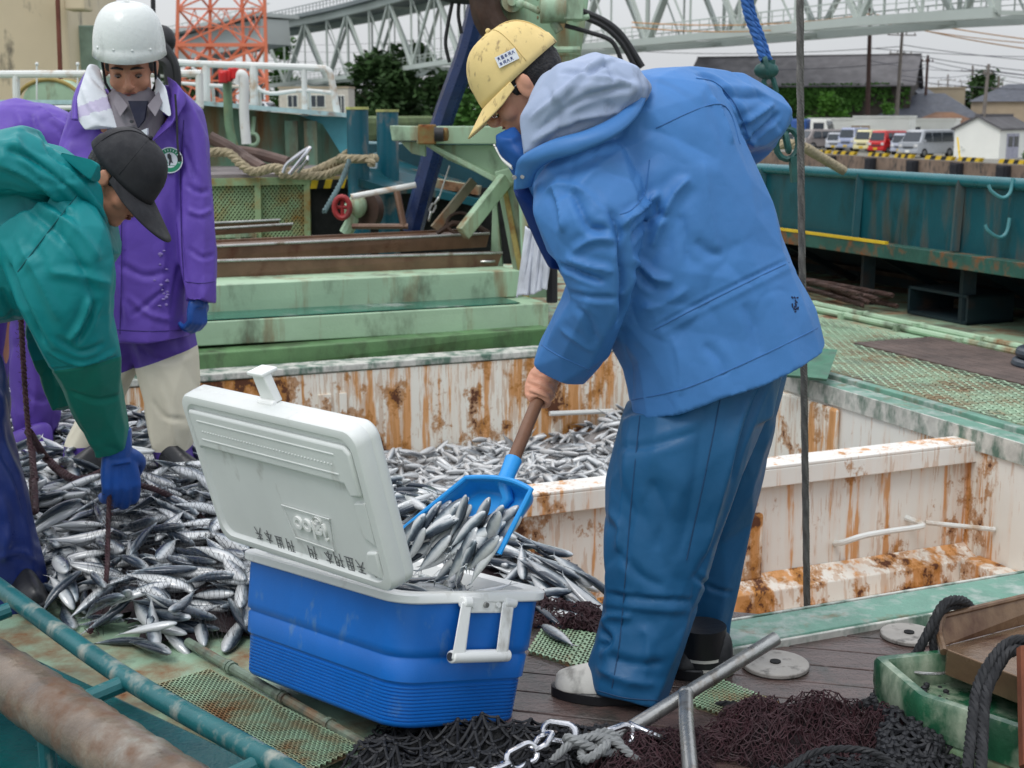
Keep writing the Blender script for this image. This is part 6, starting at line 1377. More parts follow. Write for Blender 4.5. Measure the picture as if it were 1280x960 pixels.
# black knotted net climbing onto the green box
nb = empty('cord_net', g(1120, 930), 'black knotted cord net hanging over the corner of the green box', 'net')
A0, A1, A2, A3 = at(1095, 865, 2.92), at(1180, 850, 2.95), at(1200, 985, 2.5), at(1110, 965, 2.5)
def cn(u, v):
    p = bil(A0, A1, A2, A3)(u, v); b_ = math.sin(math.pi*u)*math.sin(math.pi*min(1, v*1.2)); return p+Vector((.02*fbm((u*5, v*5, 2)), -.05*b_+.02*fbm((u*7, v*7, 3)), .04*b_+.02*fbm((u*6, v*6, 9))))
mb = MB(); netsheet(mb, cn, 18, 24, .0048, 5, .3, 4, True); mb.build('cord_mesh', M_netb, nb); mb = MB(); netsheet(mb, lambda u, v: cn(u, v)+Vector((0, .025, -.02)), 16, 20, .0048, 5, .3, 9, True); mb.build('cord_mesh', M_netb, nb)
# head rope along the top of the net heaps
mb = MB(); P = [at(905, 905, 3.0), at(935, 880, 3.0), at(975, 888, 2.98), at(1010, 893, 2.95), at(1060, 886, 2.95), at(1105, 868, 2.95)]
rope(mb, P, .010, pitch=.05); rope(mb, [at(888, 886, 3.02), at(905, 880, 3.0), at(935, 884, 3.0)], .009, pitch=.05);
tag(mb.build('head_rope', M_black), 'black head rope running along the top of the maroon net', 'rope')
mb = MB(); rope(mb, [at(975, 970, 2.5), at(1020, 940, 2.55), at(1090, 940, 2.54), at(1140, 975, 2.48)], .008, pitch=.05)
tag(mb.build('head_rope', M_black), 'black rope curving across the thick cord net at the bottom edge', 'rope')
# silver chain with the grey knot
mb = MB(); chain(mb, [g(540, 1010, .05), g(590, 975, .06), g(648, 948, .075), g(672, 935, .085), g(690, 915, .085), g(735, 925, .08), g(770, 922, .075), g(800, 912, .075), g(835, 930, .06)], .088, .055, .0075, n=10, roll0=.5)
tag(mb.build('silver_chain', M_shiny), 'bright steel link chain lying on the black net in the foreground', 'chain')
mb = MB(); c = g(742, 932, .088)
kn = [c+Vector((.030*(math.sin(t)+1.9*math.sin(2*t))*.72, .026*(math.cos(t)-1.9*math.cos(2*t))*.6, -.016*math.sin(3*t))) for t in [2*math.pi*q/26 for q in range(27)]]
rope(mb, kn, .0105, pitch=.04, sub=3); rope(mb, [c+Vector((-.09, -.02, -.03)), c+Vector((-.04, 0, .01)), c+Vector((.03, .01, .012)), c+Vector((.09, -.03, -.02))], .010, pitch=.04)
tag(mb.build('rope_knot', M_ropeg), 'grey rope knot tied around the bright steel chain', 'rope')
# steel pipe stanchion
st = empty('steel_pipe', g(860, 940), 'bent galvanised steel pipe rising diagonally from the net in front of the boots', 'pipe')
mb = MB(); a, b = at(765, 925, 2.78), at(970, 798, 3.02); mb.tube([a, b], .0165, 20); o = mb.build('long_tube', M_steel, st); mb = MB(); dd = (b-a).normalized(); mb.tube([b+dd*.0006, b+dd*.0014], .0135, 16); mb.build('tube_bore', M_void, st)
mb = MB(); c = at(857, 868, 2.87); mb.tube([c, at(858, 905, 2.72), at(866, 1000, 2.45)], .0165, 20); mb.ball(c, .019, 8); mb.build('branch_tube', M_steel, st)
# ---- green box with the steel trough at the right edge
gb_ = empty('green_tub', g(1200, 940), 'chunky dark green box with worn pale rim at the right edge', 'tub')
M_tub = mat('tub_green', lin(34, 84, 58), rough=.32, var=.35, vscale=7, dirt=.5, dscale=10, dcol=(.3, .36, .26)); M_tubs = mat('tub_side', lin(104, 132, 100), rough=.6, var=.2, vscale=5, dirt=.5, dscale=7, dcol=(.1, .09, .04))
q = [at(1095, 822, 3.1), at(1180, 868, 2.72), at(1420, 912, 2.45), at(1330, 800, 3.05)]
zt2 = sum(p.z for p in q)/4; q = [g(1094, 824, .2), g(1150, 872, .2), g(1310, 925, .2), g(1320, 800, .2)]
mb = MB(); n = 4
low = [Vector((p.x, p.y, -.0)) for p in q]
mb.hexa([low[1], low[2], low[3], low[0], q[1]+Vector((0, 0, -.08)), q[2]+Vector((0, 0, -.08)), q[3]+Vector((0, 0, -.08)), q[0]+Vector((0, 0, -.08))]); mb.build('side', M_tubs, gb_, True, bevel=.02, seg=4)
ctr_ = (q[0]+q[1]+q[2]+q[3])/4
mb = MB(); R_o = [ctr_+(p-ctr_)*1.03 for p in q]; R_i = [ctr_+(p-ctr_)*.84 for p in q]
def ring4(P, z): 
    out = []
    for i in range(4):
        a, b, c = P[i-1], P[i], P[(i+1) % 4]
        for t in (.12, .04, 0): out.append(b.lerp(a, t)) if t else None
        out += [b.lerp(a, .0)*.6+b.lerp(c, .04)*.2+b.lerp(a, .04)*.2, b.lerp(c, .04), b.lerp(c, .12)]
    return [Vector((p.x, p.y, z)) for p in out]
mb.loft([ring4([ctr_+(p-ctr_)*1.0 for p in q], .118), ring4(R_o, .150), ring4(R_o, .196), ring4([ctr_+(p-ctr_)*1.0 for p in q], .206), ring4([ctr_+(p-ctr_)*.88 for p in q], .206), ring4(R_i, .19), ring4(R_i, .135)], caps=True); mb.build('rim', M_tub, gb_, True, autos=50)
mb = MB(); c = g(1160, 845, .15); mb.tube([c+Vector((.055*math.cos(a), .035*math.sin(a), .02)) for a in [i*math.pi/8 for i in range(16)]], .004, 8, closed=True); mb.build('wire_loop', M_steel, gb_)
tr_ = empty('steel_trough', at(1240, 800, 2.9), 'brown stained steel trough resting on the green box', 'trough')
M_tr = mat('trough_steel', lin(122, 98, 76), rough=.25, metal=.35, var=.25, vscale=6, dirt=.4, dscale=6, dcol=(.06, .02, .012))
T0, T1 = at(1180, 806, 2.95), at(1185, 766, 2.97)      # left end front bottom / top of the back wall
a_, b_ = at(1178, 770, 2.98), at(1420, 712, 3.3)
fl0, fl1 = at(1180, 808, 2.95), at(1420, 745, 3.3); fr0, fr1 = at(1184, 815, 2.86), at(1420, 905, 2.45)
mb = MB(); mb.poly([a_, b_, fl1, fl0], (0, .012, 0)); mb.build('back_wall', M_tr, tr_, False, bevel=.003)
mb = MB(); mb.poly([fl0, fl1, fr1, fr0], (0, 0, -.012)); mb.build('floor', M_tr, tr_, False, bevel=.003)
mb = MB(); mb.poly([fr0+Vector((0, -.002, .006)), fr1+Vector((0, -.002, .006)), fr1+Vector((0, 0, -.055)), fr0+Vector((0, 0, -.055))], (0, .01, 0)); mb.build('front_lip', M_tr, tr_, False, bevel=.003)
mb = MB(); P = [a_+Vector((.0, -.0, 0)), at(1174, 790, 2.95), at(1180, 815, 2.88)]; mb.tube(crv(P, 4), .009, 8); mb.tube([a_, b_], .007, 8); mb.build('rolled_edge', M_tr, tr_)
mb = MB(); P = [at(1290, 812, 2.6), at(1294, 960, 2.45)]; mb.tube(P, .03, 10); tag(mb.build('rusty_post', mat('rust_red', lin(112, 62, 40), rough=.8, var=.3, vscale=9)), 'rusty reddish brown post cut by the right edge of the frame', 'post')
# black straps over the trough
mb = MB()
for (P, r) in (([at(1125, 845, 2.93), at(1145, 818, 2.93), at(1163, 785, 2.94), at(1180, 755, 2.97), at(1200, 750, 3.0), at(1212, 757, 3.05)], .0115), ([at(1168, 832, 2.93), at(1167, 800, 2.94), at(1172, 770, 2.96), at(1190, 757, 3.0), at(1215, 760, 3.05)], .0105), ([at(1150, 848, 2.93), at(1165, 842, 2.93), at(1170, 828, 2.93)], .010)):
    rope(mb, P, r, strands=4, pitch=.06, n=6)
tag(mb.build('black_rope_loop', M_black), 'black rope looped over the left end of the steel trough', 'rope')
mb = MB()
for (P, r) in (([at(1290, 800, 2.62), at(1262, 803, 2.65), at(1240, 825, 2.62), at(1222, 860, 2.58), at(1215, 910, 2.5), at(1209, 965, 2.4)], .012), ([at(1290, 812, 2.62), at(1262, 815, 2.63), at(1244, 840, 2.6), at(1232, 870, 2.56), at(1228, 920, 2.48), at(1226, 970, 2.38)], .012)):
    rope(mb, P, r, strands=4, pitch=.06, n=6)
tag(mb.build('black_rope_loop', M_black), 'black rope hanging down the front face of the green box', 'rope')
# ================================================================ PEOPLE
def rg(L, R, Y, dr, t, n=28, e=2.4):
    a = (at(*R, Y)-at(*L, Y))/2; c = (at(*R, Y)+at(*L, Y))/2; b = Vector(t).cross(a).normalized()*dr; out = []
    for k in range(n):
        th = 2*math.pi*k/n; cx, sy = math.cos(th), math.sin(th)
        cx = math.copysign(abs(cx)**(2/e), cx); sy = math.copysign(abs(sy)**(2/e), sy); out.append(c+a*cx+b*sy)
    return out
def limb(mb, rows, sub=7, n=28, e=2.3):     # rows: ((Lx,Ly),(Rx,Ry),Y,dr)
    A = cr([(r[0][0], r[0][1], r[1][0], r[1][1], r[2], r[3]) for r in rows], sub)
    cs = [(at(a[0], a[1], a[4])+at(a[2], a[3], a[4]))/2 for a in A]; rings = []
    for i, a in enumerate(A):
        t = (cs[min(i+1, len(cs)-1)]-cs[max(i-1, 0)]).normalized(); rings.append(rg((a[0], a[1]), (a[2], a[3]), a[4], a[5], t, n, e))
    mb.loft(rings); return mb
def limbc(mb, rows, sub=6, n=20):           # rows: (px,py,Y,r)
    A = cr([tuple(at(r[0], r[1], r[2]))+(r[3],) for r in rows], sub); mb.tube([Vector(a[:3]) for a in A], [a[3] for a in A], n); return mb
def tubep(mb, P, R, sub=5, n=16):
    A = cr([tuple(p)+(r,) for p, r in zip(P, R)], sub); mb.tube([Vector(a[:3]) for a in A], [max(.002, a[3]) for a in A], n); return mb
def remesh(mb, vox, sm=2, lam=.5):
    me = mb.mesh('tmp'); o = bpy.data.objects.new('tmp', me); C.objects.link(o); m = o.modifiers.new('r', 'REMESH'); m.mode = 'VOXEL'; m.voxel_size = vox; m.adaptivity = 0
    dg = bpy.context.evaluated_depsgraph_get(); m2 = bpy.data.meshes.new_from_object(o.evaluated_get(dg)); bpy.data.objects.remove(o)
    V = np.zeros(len(m2.vertices)*3); m2.vertices.foreach_get('co', V); V = V.reshape(-1, 3); E = np.zeros(len(m2.edges)*2, int); m2.edges.foreach_get('vertices', E); E = E.reshape(-1, 2)
    V = smooth(V, E, sm, lam); return m2, V, E
def smooth(V, E, it, lam=.5, mask=None):
    deg = np.bincount(E.ravel(), minlength=len(V)).astype(float)[:, None]; deg[deg == 0] = 1
    for _ in range(it):
        S_ = np.zeros_like(V)
        for c in range(3): S_[:, c] = np.bincount(E[:, 0], V[E[:, 1], c], len(V))+np.bincount(E[:, 1], V[E[:, 0], c], len(V))
        D = (S_/deg-V)*lam
        V = V+(D if mask is None else D*mask[:, None])
    return V
def setv(me, V): me.vertices.foreach_set('co', V.ravel()); me.update()
def normals(me): N = np.zeros(len(me.vertices)*3); me.vertices.foreach_get('normal', N); return N.reshape(-1, 3)
def folds(me, V, F, wr=.004, wsc=9, seed=0, wr2=.0015):
    # F: list of (pixel polyline, width m, depth m) ; positive depth = ridge, negative = crease
    setv(me, V); N = normals(me); bv = BVHTree.FromPolygons([Vector(v) for v in V], [tuple(p.vertices) for p in me.polygons]); D = np.zeros(len(V)); o = Vector((0, 0, CAMH))
    for (pl, w, dp) in F:
        w = w*.78
        Q = cr(pl, 6); H = []
        for q in Q:
            h = bv.ray_cast(o, ray(q[0], q[1]).normalized())
            if h[0] is not None: H.append(np.array(h[0]))
        if len(H) < 2: continue
        best = np.full(len(V), 9.); tb = np.zeros(len(V)); m = len(H)-1
        lo = np.min(H, 0)-w*3.5; hi = np.max(H, 0)+w*3.5; idx = np.where(((V > lo) & (V < hi)).all(1))[0]
        if not len(idx): continue
        P = V[idx]; b = np.full(len(idx), 9.); tt = np.zeros(len(idx))
        for i in range(m):
            A, B = H[i], H[i+1]; d = B-A; L = (d*d).sum()+1e-12; t = np.clip(((P-A)@d)/L, 0, 1); ds = np.sqrt(((P-(A+t[:, None]*d))**2).sum(1)); u = ds < b; b[u] = ds[u]; tt[u] = (i+t[u])/m
        taper = np.clip(np.minimum(tt, 1-tt)*5, .0, 1)**.7
        g_ = (np.exp(-1.25*b/w) if dp > 0 else .75*np.exp(-1.4*b/w)+.25*np.exp(-(b/w)**2))-.22*np.exp(-((b-2.1*w)/w)**2)
        D[idx] += dp*g_*(.15+.85*taper)
    if wr or wr2:
        # a warped ridged noise for small wrinkles
        for i in range(len(V)):
            p = Vector(V[i]); q = Vector((p.x*wsc*1.25+seed, p.y*wsc, p.z*wsc*.8)); q = q+Vector((noise.noise(q*.9), 0, noise.noise(q*.9+Vector((5, 5, 5)))))*.7
            d_ = noise.voronoi(q)[0]; e_ = d_[1]-d_[0]; md = min(1, max(0, noise.noise(p*3.1+Vector((seed, 2, 0)))*1.6+.45)); D[i] += -wr*1.9*math.exp(-e_*5.5)*md+wr*.5*noise.noise(q*1.4)+wr2*.6*noise.noise(q*4)
    V = V+N*D[:, None]; setv(me, V); return V
def finish(me, name, m, parent, vcol=None):
    off = wloc(parent); V = np.zeros(len(me.vertices)*3); me.vertices.foreach_get('co', V); V = V.reshape(-1, 3)-np.array(off); setv(me, V)
    me.name = name; o = bpy.data.objects.new(name, me); C.objects.link(o); o.parent = parent; me.materials.clear()
    for q in (m if isinstance(m, (list, tuple)) else [m]): me.materials.append(q)
    me.polygons.foreach_set('use_smooth', [True]*len(me.polygons)); return o
def facet(me, V, E, edge, amp, seed, k=.92):
    # stiff cloth: pull the surface onto a coarse angular version of itself, so it breaks into flat planes
    N = None; setv(me, V); N = normals(me)
    D = np.array([noise.noise(Vector(v)*7+Vector((seed, 0, 0)))+.6*noise.noise(Vector(v)*15+Vector((0, seed, 0))) for v in V])*amp
    W = V+N*D[:, None]; mc = me.copy(); setv(mc, W); o = bpy.data.objects.new('tmp', mc); C.objects.link(o)
    area = sum(p.area for p in mc.polygons); tgt = area/(edge*edge*.43); m = o.modifiers.new('d', 'DECIMATE'); m.ratio = min(1, tgt/(2*len(mc.polygons))); m.use_collapse_triangulate = True
    dg = bpy.context.evaluated_depsgraph_get(); m2 = bpy.data.meshes.new_from_object(o.evaluated_get(dg)); bpy.data.objects.remove(o)
    bv = BVHTree.FromPolygons([v.co.copy() for v in m2.vertices], [tuple(p.vertices) for p in m2.polygons]); R = V.copy()
    for i in range(len(W)):
        h = bv.find_nearest(Vector(W[i]))
        if h[0] is not None: R[i] = W[i]*(1-k)+np.array(h[0])*k
    return smooth(R, E, 1, .5)
def garment(name, mb, vox, m, parent, F=(), wr=.004, wsc=9, sm=3, seed=0, wr2=.0008, post=1, edge=.10, amp=.008):
    me, V, E = remesh(mb, vox, sm)
    if edge: V = facet(me, V, E, edge, amp, seed+1)
    V = folds(me, V, F, wr, wsc, seed, wr2); V = smooth(V, E, post, .4); setv(me, V); return finish(me, name, m, parent)
M_skin = mat('skin', lin(204, 148, 122), rough=.55, var=.1, vscale=14, bump=.12, bscale=160, bdist=.002, spec=.35)
M_skin2 = mat('skin_tanned', lin(190, 134, 108), rough=.55, var=.12, vscale=14, bump=.12, bscale=160, bdist=.002, spec=.35)
M_hair = mat('hair_dark', lin(30, 27, 27), rough=.6, var=.4, vscale=40, bump=.9, bscale=180, bdist=.006)
M_lip = mat('lips', lin(140, 82, 72), rough=.5); M_ew = mat('eye_white', lin(104, 88, 80), rough=.3)
def cloth(name, col, rough=.55, dirt=.0, dcol=(.05, .05, .06)): return mat(name, col, rough=rough, var=.09, vscale=5, bump=.2, bscale=260, bdist=.0012, dirt=dirt, dscale=4, dcol=dcol, spec=.32, bump2=.22, b2scale=13, b2dist=.012)
M_jblue = cloth('raincoat_blue', lin(66, 120, 180)); M_tblue = cloth('trousers_blue', lin(26, 84, 126), .5); M_cdeep = cloth('collar_blue', lin(22, 80, 150)); M_lin = cloth('hood_lining', lin(152, 166, 192), .6, .05)
M_purp = cloth('raincoat_purple', lin(98, 72, 166), .52); M_purpd = cloth('trousers_purple', lin(84, 60, 146), .52); M_knee = cloth('knee_patch_beige', lin(212, 206, 186), .7, .3, (.25, .22, .16))
M_tealj = cloth('raincoat_teal', lin(8, 128, 132), .5); M_teald = cloth('sleeve_cuff_green', lin(6, 118, 100), .45); M_navy = cloth('trousers_navy', lin(30, 46, 104), .35)
M_glove = mat('rubber_glove_blue', lin(20, 72, 148), rough=.4, var=.15, vscale=20, bump=.3, bscale=120, bdist=.003)
def frame(fwd, up):
    f = Vector(fwd).normalized(); u = Vector(up); u = (u-f*u.dot(f)).normalized(); r = f.cross(u).normalized(); return Matrix((r, f, u)).transposed()      # columns: right, forward, up
def headmesh(mb, c, R, s=1.0, neck=None):
    def T(p): return Vector(c)+R @ (Vector(p)*s)
    def ball(p, r): mb.ball(T(p), tuple(q*s for q in r), 12, M=R)
    ball((0, -.012, .045), (.074, .094, .088)); ball((0, .02, .0), (.066, .07, .085)); ball((0, .034, -.048), (.054, .056, .064)); ball((0, .066, -.09), (.024, .022, .02))
    for k in (-1, 1): ball((k*.04, .058, -.025), (.024, .026, .026)); ball((k*.079, -.004, -.004), (.008, .019, .031)); ball((k*.03, .082, .028), (.026, .014, .010)); ball((k*.013, .101, -.026), (.009, .010, .008)); ball((k*.085, -.012, .006), (.006, .012, .02))
    tubep(mb, [T((0, .086, .022)), T((0, .102, .0)), T((0, .112, -.022)), T((0, .098, -.034))], [.009*s, .0095*s, .0125*s, .009*s], 4, 10)
    ball((0, .084, -.052), (.026, .014, .018)); tubep(mb, [T((0, -.02, -.03)), T((0, -.035, -.1)), (neck or T((0, -.06, -.19)))], [.058*s, .055*s, .068*s], 4, 18)
def headcarve(V, c, R, s=1.0):
    L = (V-np.array(c))@np.array(R)/s
    for k in (-1, 1):
        d2 = ((L-np.array((k*.032, .088, .006)))**2/np.array((.016, .03, .009))**2).sum(1); D = .010*np.exp(-d2)*s; V = V-np.outer(D, np.array(R.col[1]))
    d2 = ((L-np.array((0, .098, -.0535)))**2/np.array((.022, .02, .0022))**2).sum(1); V = V-np.outer(.004*np.exp(-d2)*s, np.array(R.col[1]))
    return V
def headbits(par, c, R, s=1.0, brows=True, lids=.0):
    def T(p): return Vector(c)+R @ (Vector(p)*s)
    for k in (-1, 1):
        mb = MB(); mb.ball(T((k*.032, .0765, .004)), (.0125*s, .0095*s, .0052*s), 8, M=R); e = mb.build('eye', M_ew, par); mb = MB(); mb.ball(T((k*.032, .0825, .002)), (.0055*s, .0045*s, .0045*s), 6, M=R); mb.build('iris', M_eye, e)
        if brows: mb = MB(); tubep(mb, [T((k*.012, .094, .032)), T((k*.03, .097, .038)), T((k*.052, .082, .03))], [.003*s, .0045*s, .002*s], 4, 6); mb.build('eyebrow', M_hair, par)
    mb = MB(); mb.ball(T((0, .0945, -.049)), tuple(q*s for q in (.02, .007, .0035)), 8, M=R); mb.ball(T((0, .094, -.0585)), tuple(q*s for q in (.017, .007, .0045)), 8, M=R); mb.build('lips', M_lip, par)
def hand(mb, w, d, nrm, curl=(.7, .9, .6), s=1.0, side=1, spread=.1, thumb=(.5, .7)):
    # w wrist, d direction to the fingers, nrm palm normal; side = +1/-1 where the thumb sits
    d = Vector(d).normalized(); n = Vector(nrm); n = (n-d*n.dot(d)).normalized(); x = d.cross(n)*side
    tubep(mb, [w-d*.04*s, w, w+d*.03*s], [.028*s, .027*s, .03*s], 3, 14)
    for q, (xx, r0, r1) in enumerate(((.031, .015, .0125), (.011, .0155, .013), (-.010, .015, .0125), (-.029, .014, .011))):
        k = w+d*(.088-.004*abs(q-1))*s+x*xx*s; tubep(mb, [w+d*.012*s+x*xx*.55*s, w+d*.05*s+x*xx*.85*s, k], [.019*s, .0175*s, r0*s*1.02], 3, 12)
        L = (.042, .047, .044, .034)[q]*s; p = k; a = 0; pts = [k-d*.005*s, k]; rr = [r0*s, r0*s*.98]
        for j in range(3):
            a += curl[j]; dir_ = d*math.cos(a)+n*math.sin(a)+x*spread*(1.5-q)*.3*max(0, math.cos(a)); p = p+dir_.normalized()*L*(1, .68, .55)[j]; pts.append(p); rr.append((r1, r1*.92, r1*.72)[j]*s)
        tubep(mb, pts, rr, 4, 12)
    b = w+d*.018*s+x*.03*s; t1 = (d*.6+x*.75+n*thumb[0]).normalized(); t2 = (d*.9+x*.05+n*thumb[1]).normalized()
    tubep(mb, [w+d*.008*s+x*.01*s, b, b+t1*.036*s, b+t1*.036*s+t2*.03*s, b+t1*.036*s+t2*.05*s], [.016*s, .0175*s, .0145*s, .0125*s, .009*s], 4, 12)
def cap(par, c, R, s, m, brim_drop=.35, brim_len=.075, name='cap', nm_brim='brim', top=.142, vis=None):
    def T(p): return Vector(c)+R @ (Vector(p)*s)
    mb = MB(); rings = []
    for j in range(13):
        t = j/12; z = .028+(top-.028)*math.sin(t*math.pi/2*.985); r = math.cos(t*math.pi/2*.985)**.72
        rings.append([T((.083*r*math.cos(a), -.004+.108*r*math.sin(a)+.004*t, z+(.012*(-math.sin(a)) if j < 3 else 0)*(1-t)-.004)) for a in [2*math.pi*k/40 for k in range(40)]])
    mb.loft(rings, caps=False); mb.add(rings[-1], [tuple(range(40))])
    for k in range(6):      # seams
        a = k*math.pi/3+.3; mb.tube([T((.0835*math.cos(a)*r_, -.006+.1045*math.sin(a)*r_, z_)) for r_, z_ in [(math.cos(t/12*math.pi/2*.985)**.72, .024+(top-.028)*math.sin(t/12*math.pi/2*.985)) for t in range(1, 13)]], .0011*s, 5)
    mb.ball(T((0, -.004, top)), .006*s, 5); o = mb.build(name, m, par, True, autos=0); sd = o.modifiers.new('s', 'SOLIDIFY'); sd.thickness = .0025
    def br(u, v):
        a = math.pi*(.06+.88*u); base = Vector((.0845*math.cos(a), -.004+.1095*math.sin(a), .026-.012*math.sin(a))); w = math.sin(math.pi*u)**.38
        return T(base+Vector((.01*(.5-u)*v*0, brim_len*v*w, -brim_drop*brim_len*v*w*1.2-.016*v*(abs(u-.5)*2)**2)))
    mb = MB(); mb.grid(br, 24, 8); b = mb.build(nm_brim, m, o, True, autos=0); sd = b.modifiers.new('s', 'SOLIDIFY'); sd.thickness = .0035; return o
def hairshell(par, c, R, s, z0=-.05, back=.1, m=None, front=.03, r=1.0):
    def T(p): return Vector(c)+R @ (Vector(p)*s)
    mb = MB(); mb.ball(T((0, -.022, .028)), tuple(q*s*r for q in (.079, .088, .088)), 14, M=R)
    for k in (-1, 1): mb.ball(T((k*.071, .018, .018)), tuple(q*s for q in (.008, .014, .03)), 8, M=R)
    mb.ball(T((0, -.055, -.035)), tuple(q*s for q in (.06, .045, .045)), 10, M=R)
    me, V, E = remesh(mb, .006*s, 2); L = (V-np.array(c))@np.array(R)/s
    N = normals(me); V = V+N*np.array([noise.noise(Vector(v)*90)*.003 for v in V])[:, None]; setv(me, V); return finish(me, 'hair', m or M_hair, par)
def two_tone(name, A, B, a, bx, zb=-9.):
    # cloth A with cloth B sewn in below the world line z = a + bx*x (and above zb)
    m = A.copy(); m.name = name; n = m.node_tree.nodes; l = m.node_tree.links; b = n['Principled BSDF']; old = b.inputs['Base Color'].links[0].from_socket
    sp = n.new('ShaderNodeSeparateXYZ'); l.new(n.new('ShaderNodeNewGeometry').outputs['Position'], sp.inputs[0])
    def mth(op, p, q):
        x = n.new('ShaderNodeMath'); x.operation = op
        for i, v in enumerate((p, q)):
            if isinstance(v, (int, float)): x.inputs[i].default_value = v
            else: l.new(v, x.inputs[i])
        return x.outputs[0]
    top = mth('LESS_THAN', sp.outputs[2], mth('ADD', mth('MULTIPLY', sp.outputs[0], bx), a)); bot = mth('GREATER_THAN', sp.outputs[2], zb); mk = mth('MULTIPLY', top, bot)
    mx = n.new('ShaderNodeMixRGB'); l.new(mk, mx.inputs[0]); l.new(old, mx.inputs[1]); mx.inputs[2].default_value = B; l.new(mx.outputs[0], b.inputs['Base Color']); return m
def paint(o, polys, m):
    # a second cloth colour sewn in: faces whose centre lies inside an outline get the second slot
    me = o.data; me.materials.append(m); k = len(me.materials)-1; off = wloc(o)
    for p in me.polygons:
        x, y = px_of(p.center+off)
        for P in polys:
            c = False; j = len(P)-1
            for i in range(len(P)):
                if (P[i][1] > y) != (P[j][1] > y) and x < (P[j][0]-P[i][0])*(y-P[i][1])/(P[j][1]-P[i][1])+P[i][0]: c = not c
                j = i
            if c: p.material_index = k; break
# ---------------------------------------------------------------- the stooping man in blue
pb = empty('person', Vector((.33, 3.2, .03)), 'man in blue raincoat and yellow cap stooping over the cooler with a shovel', 'person', 'people working on the deck')
YB_ = 3.17
Hc = at(656, 108, 3.22); HR = frame((-.80, .06, -.58), (-.58, .02, .80)); HS = .98
shp = lambda t: sp0+(sp1-sp0)*t
# grip: parameter on the shaft where it crosses y=486
tg = min(range(200), key=lambda k: abs(px_of(shp(k/200))[1]-486))/200; GP = shp(tg)
ec = Vector((0, -1, 0)); ec = (ec-sdir*ec.dot(sdir)).normalized(); er = sdir.cross(ec); er = er if er.x > 0 else -er
mb = MB(); headmesh(mb, Hc, HR, HS, neck=at(712, 165, 3.2))
limb(mb, [((690, 220), (765, 115), 3.2, .07), ((725, 280), (840, 150), 3.19, .10), ((765, 360), (910, 250), 3.19, .11), ((810, 440), (950, 360), 3.2, .12), ((825, 500), (950, 450), 3.22, .12)])
# near arm: shoulder, elbow, wrist and hand
wr = GP+sdir*.075+ec*.004-er*.006
tubep(mb, [at(745, 235, 3.06), at(745, 300, 3.02), at(742, 360, 3.02), at(722, 405, 3.08), wr], [.05, .045, .038, .036, .027], 5, 18)
tubep(mb, [at(850, 150, 3.26), at(910, 140, 3.34), at(945, 150, 3.42), at(880, 230, 3.5), sp1-sdir*.02+Vector((.03, 0, 0))], [.055, .05, .043, .038, .028], 5, 16)
tubep(mb, [at(845, 500, 3.1), at(835, 640, 3.1), at(812, 760, 3.1), at(800, 850, 3.1)], [.07, .065, .05, .045], 5, 16)
tubep(mb, [at(905, 490, 3.3), at(900, 640, 3.36), at(885, 750, 3.4), at(872, 830, 3.42)], [.06, .065, .06, .045], 5, 16)
# gripping hand: palm on the left-front of the shaft, fingers round it
RS = .0155
def arc(off, a0, a1, rad, n=7): return [GP+sdir*off+(er*math.cos(a)+ec*math.sin(a))*rad for a in [math.radians(a0+(a1-a0)*i/(n-1)) for i in range(n)]]
tubep(mb, [wr+sdir*.01, GP+sdir*.05-er*.014+ec*.012, GP+sdir*.02-er*.023+ec*.006, GP-sdir*.018-er*.022+ec*.004], [.027, .024, .020, .016], 4, 16)
tubep(mb, [wr, GP+sdir*.058+er*.002+ec*.018, GP+sdir*.044+er*.002+ec*.018], [.024, .022, .015], 4, 16)
for i, (off, r) in enumerate(((-.034, .0088), (-.0125, .0095), (.009, .0092), (.030, .0084))):
    tubep(mb, arc(off, 160, -60, RS+r*1.05), [r*1.2, r*1.2, r*1.15, r*1.05, r, r*.95, r*.75], 3, 12)
tubep(mb, [GP+sdir*.03-er*.03+ec*.004, GP+sdir*.0-er*.030-ec*.004, GP-sdir*.03-er*.024-ec*.002, GP-sdir*.048-er*.012+ec*.006], [.015, .014, .0115, .009], 4, 12)
# far hand closed on the handle end
for i in range(4): tubep(mb, [sp1-sdir*(.01+.02*i)+(er*math.cos(a)+ec*math.sin(a))*.026 for a in [math.radians(q) for q in (-30, 20, 80, 140, 200, 250)]], [.011]*6, 2, 10)
me, V, E = remesh(mb, .0038, 1, .4); V = headcarve(V, Hc, HR, HS)
gpx = px_of(GP); fl_ = [([(gpx[0]+35/92*o_-24*.924, gpx[1]-85/92*o_-24*.38), (gpx[0]+35/92*o_, gpx[1]-85/92*o_-1), (gpx[0]+35/92*o_+26*.924, gpx[1]-85/92*o_+26*.38)], .0042, -.0065) for o_ in (-12, -1, 10)]
V = folds(me, V, fl_, 0, 9, 0, 0); setv(me, V); body = finish(me, 'body', M_skin, pb)
headbits(body, Hc, HR, HS); hairshell(body, Hc, HR, HS, r=1.0)
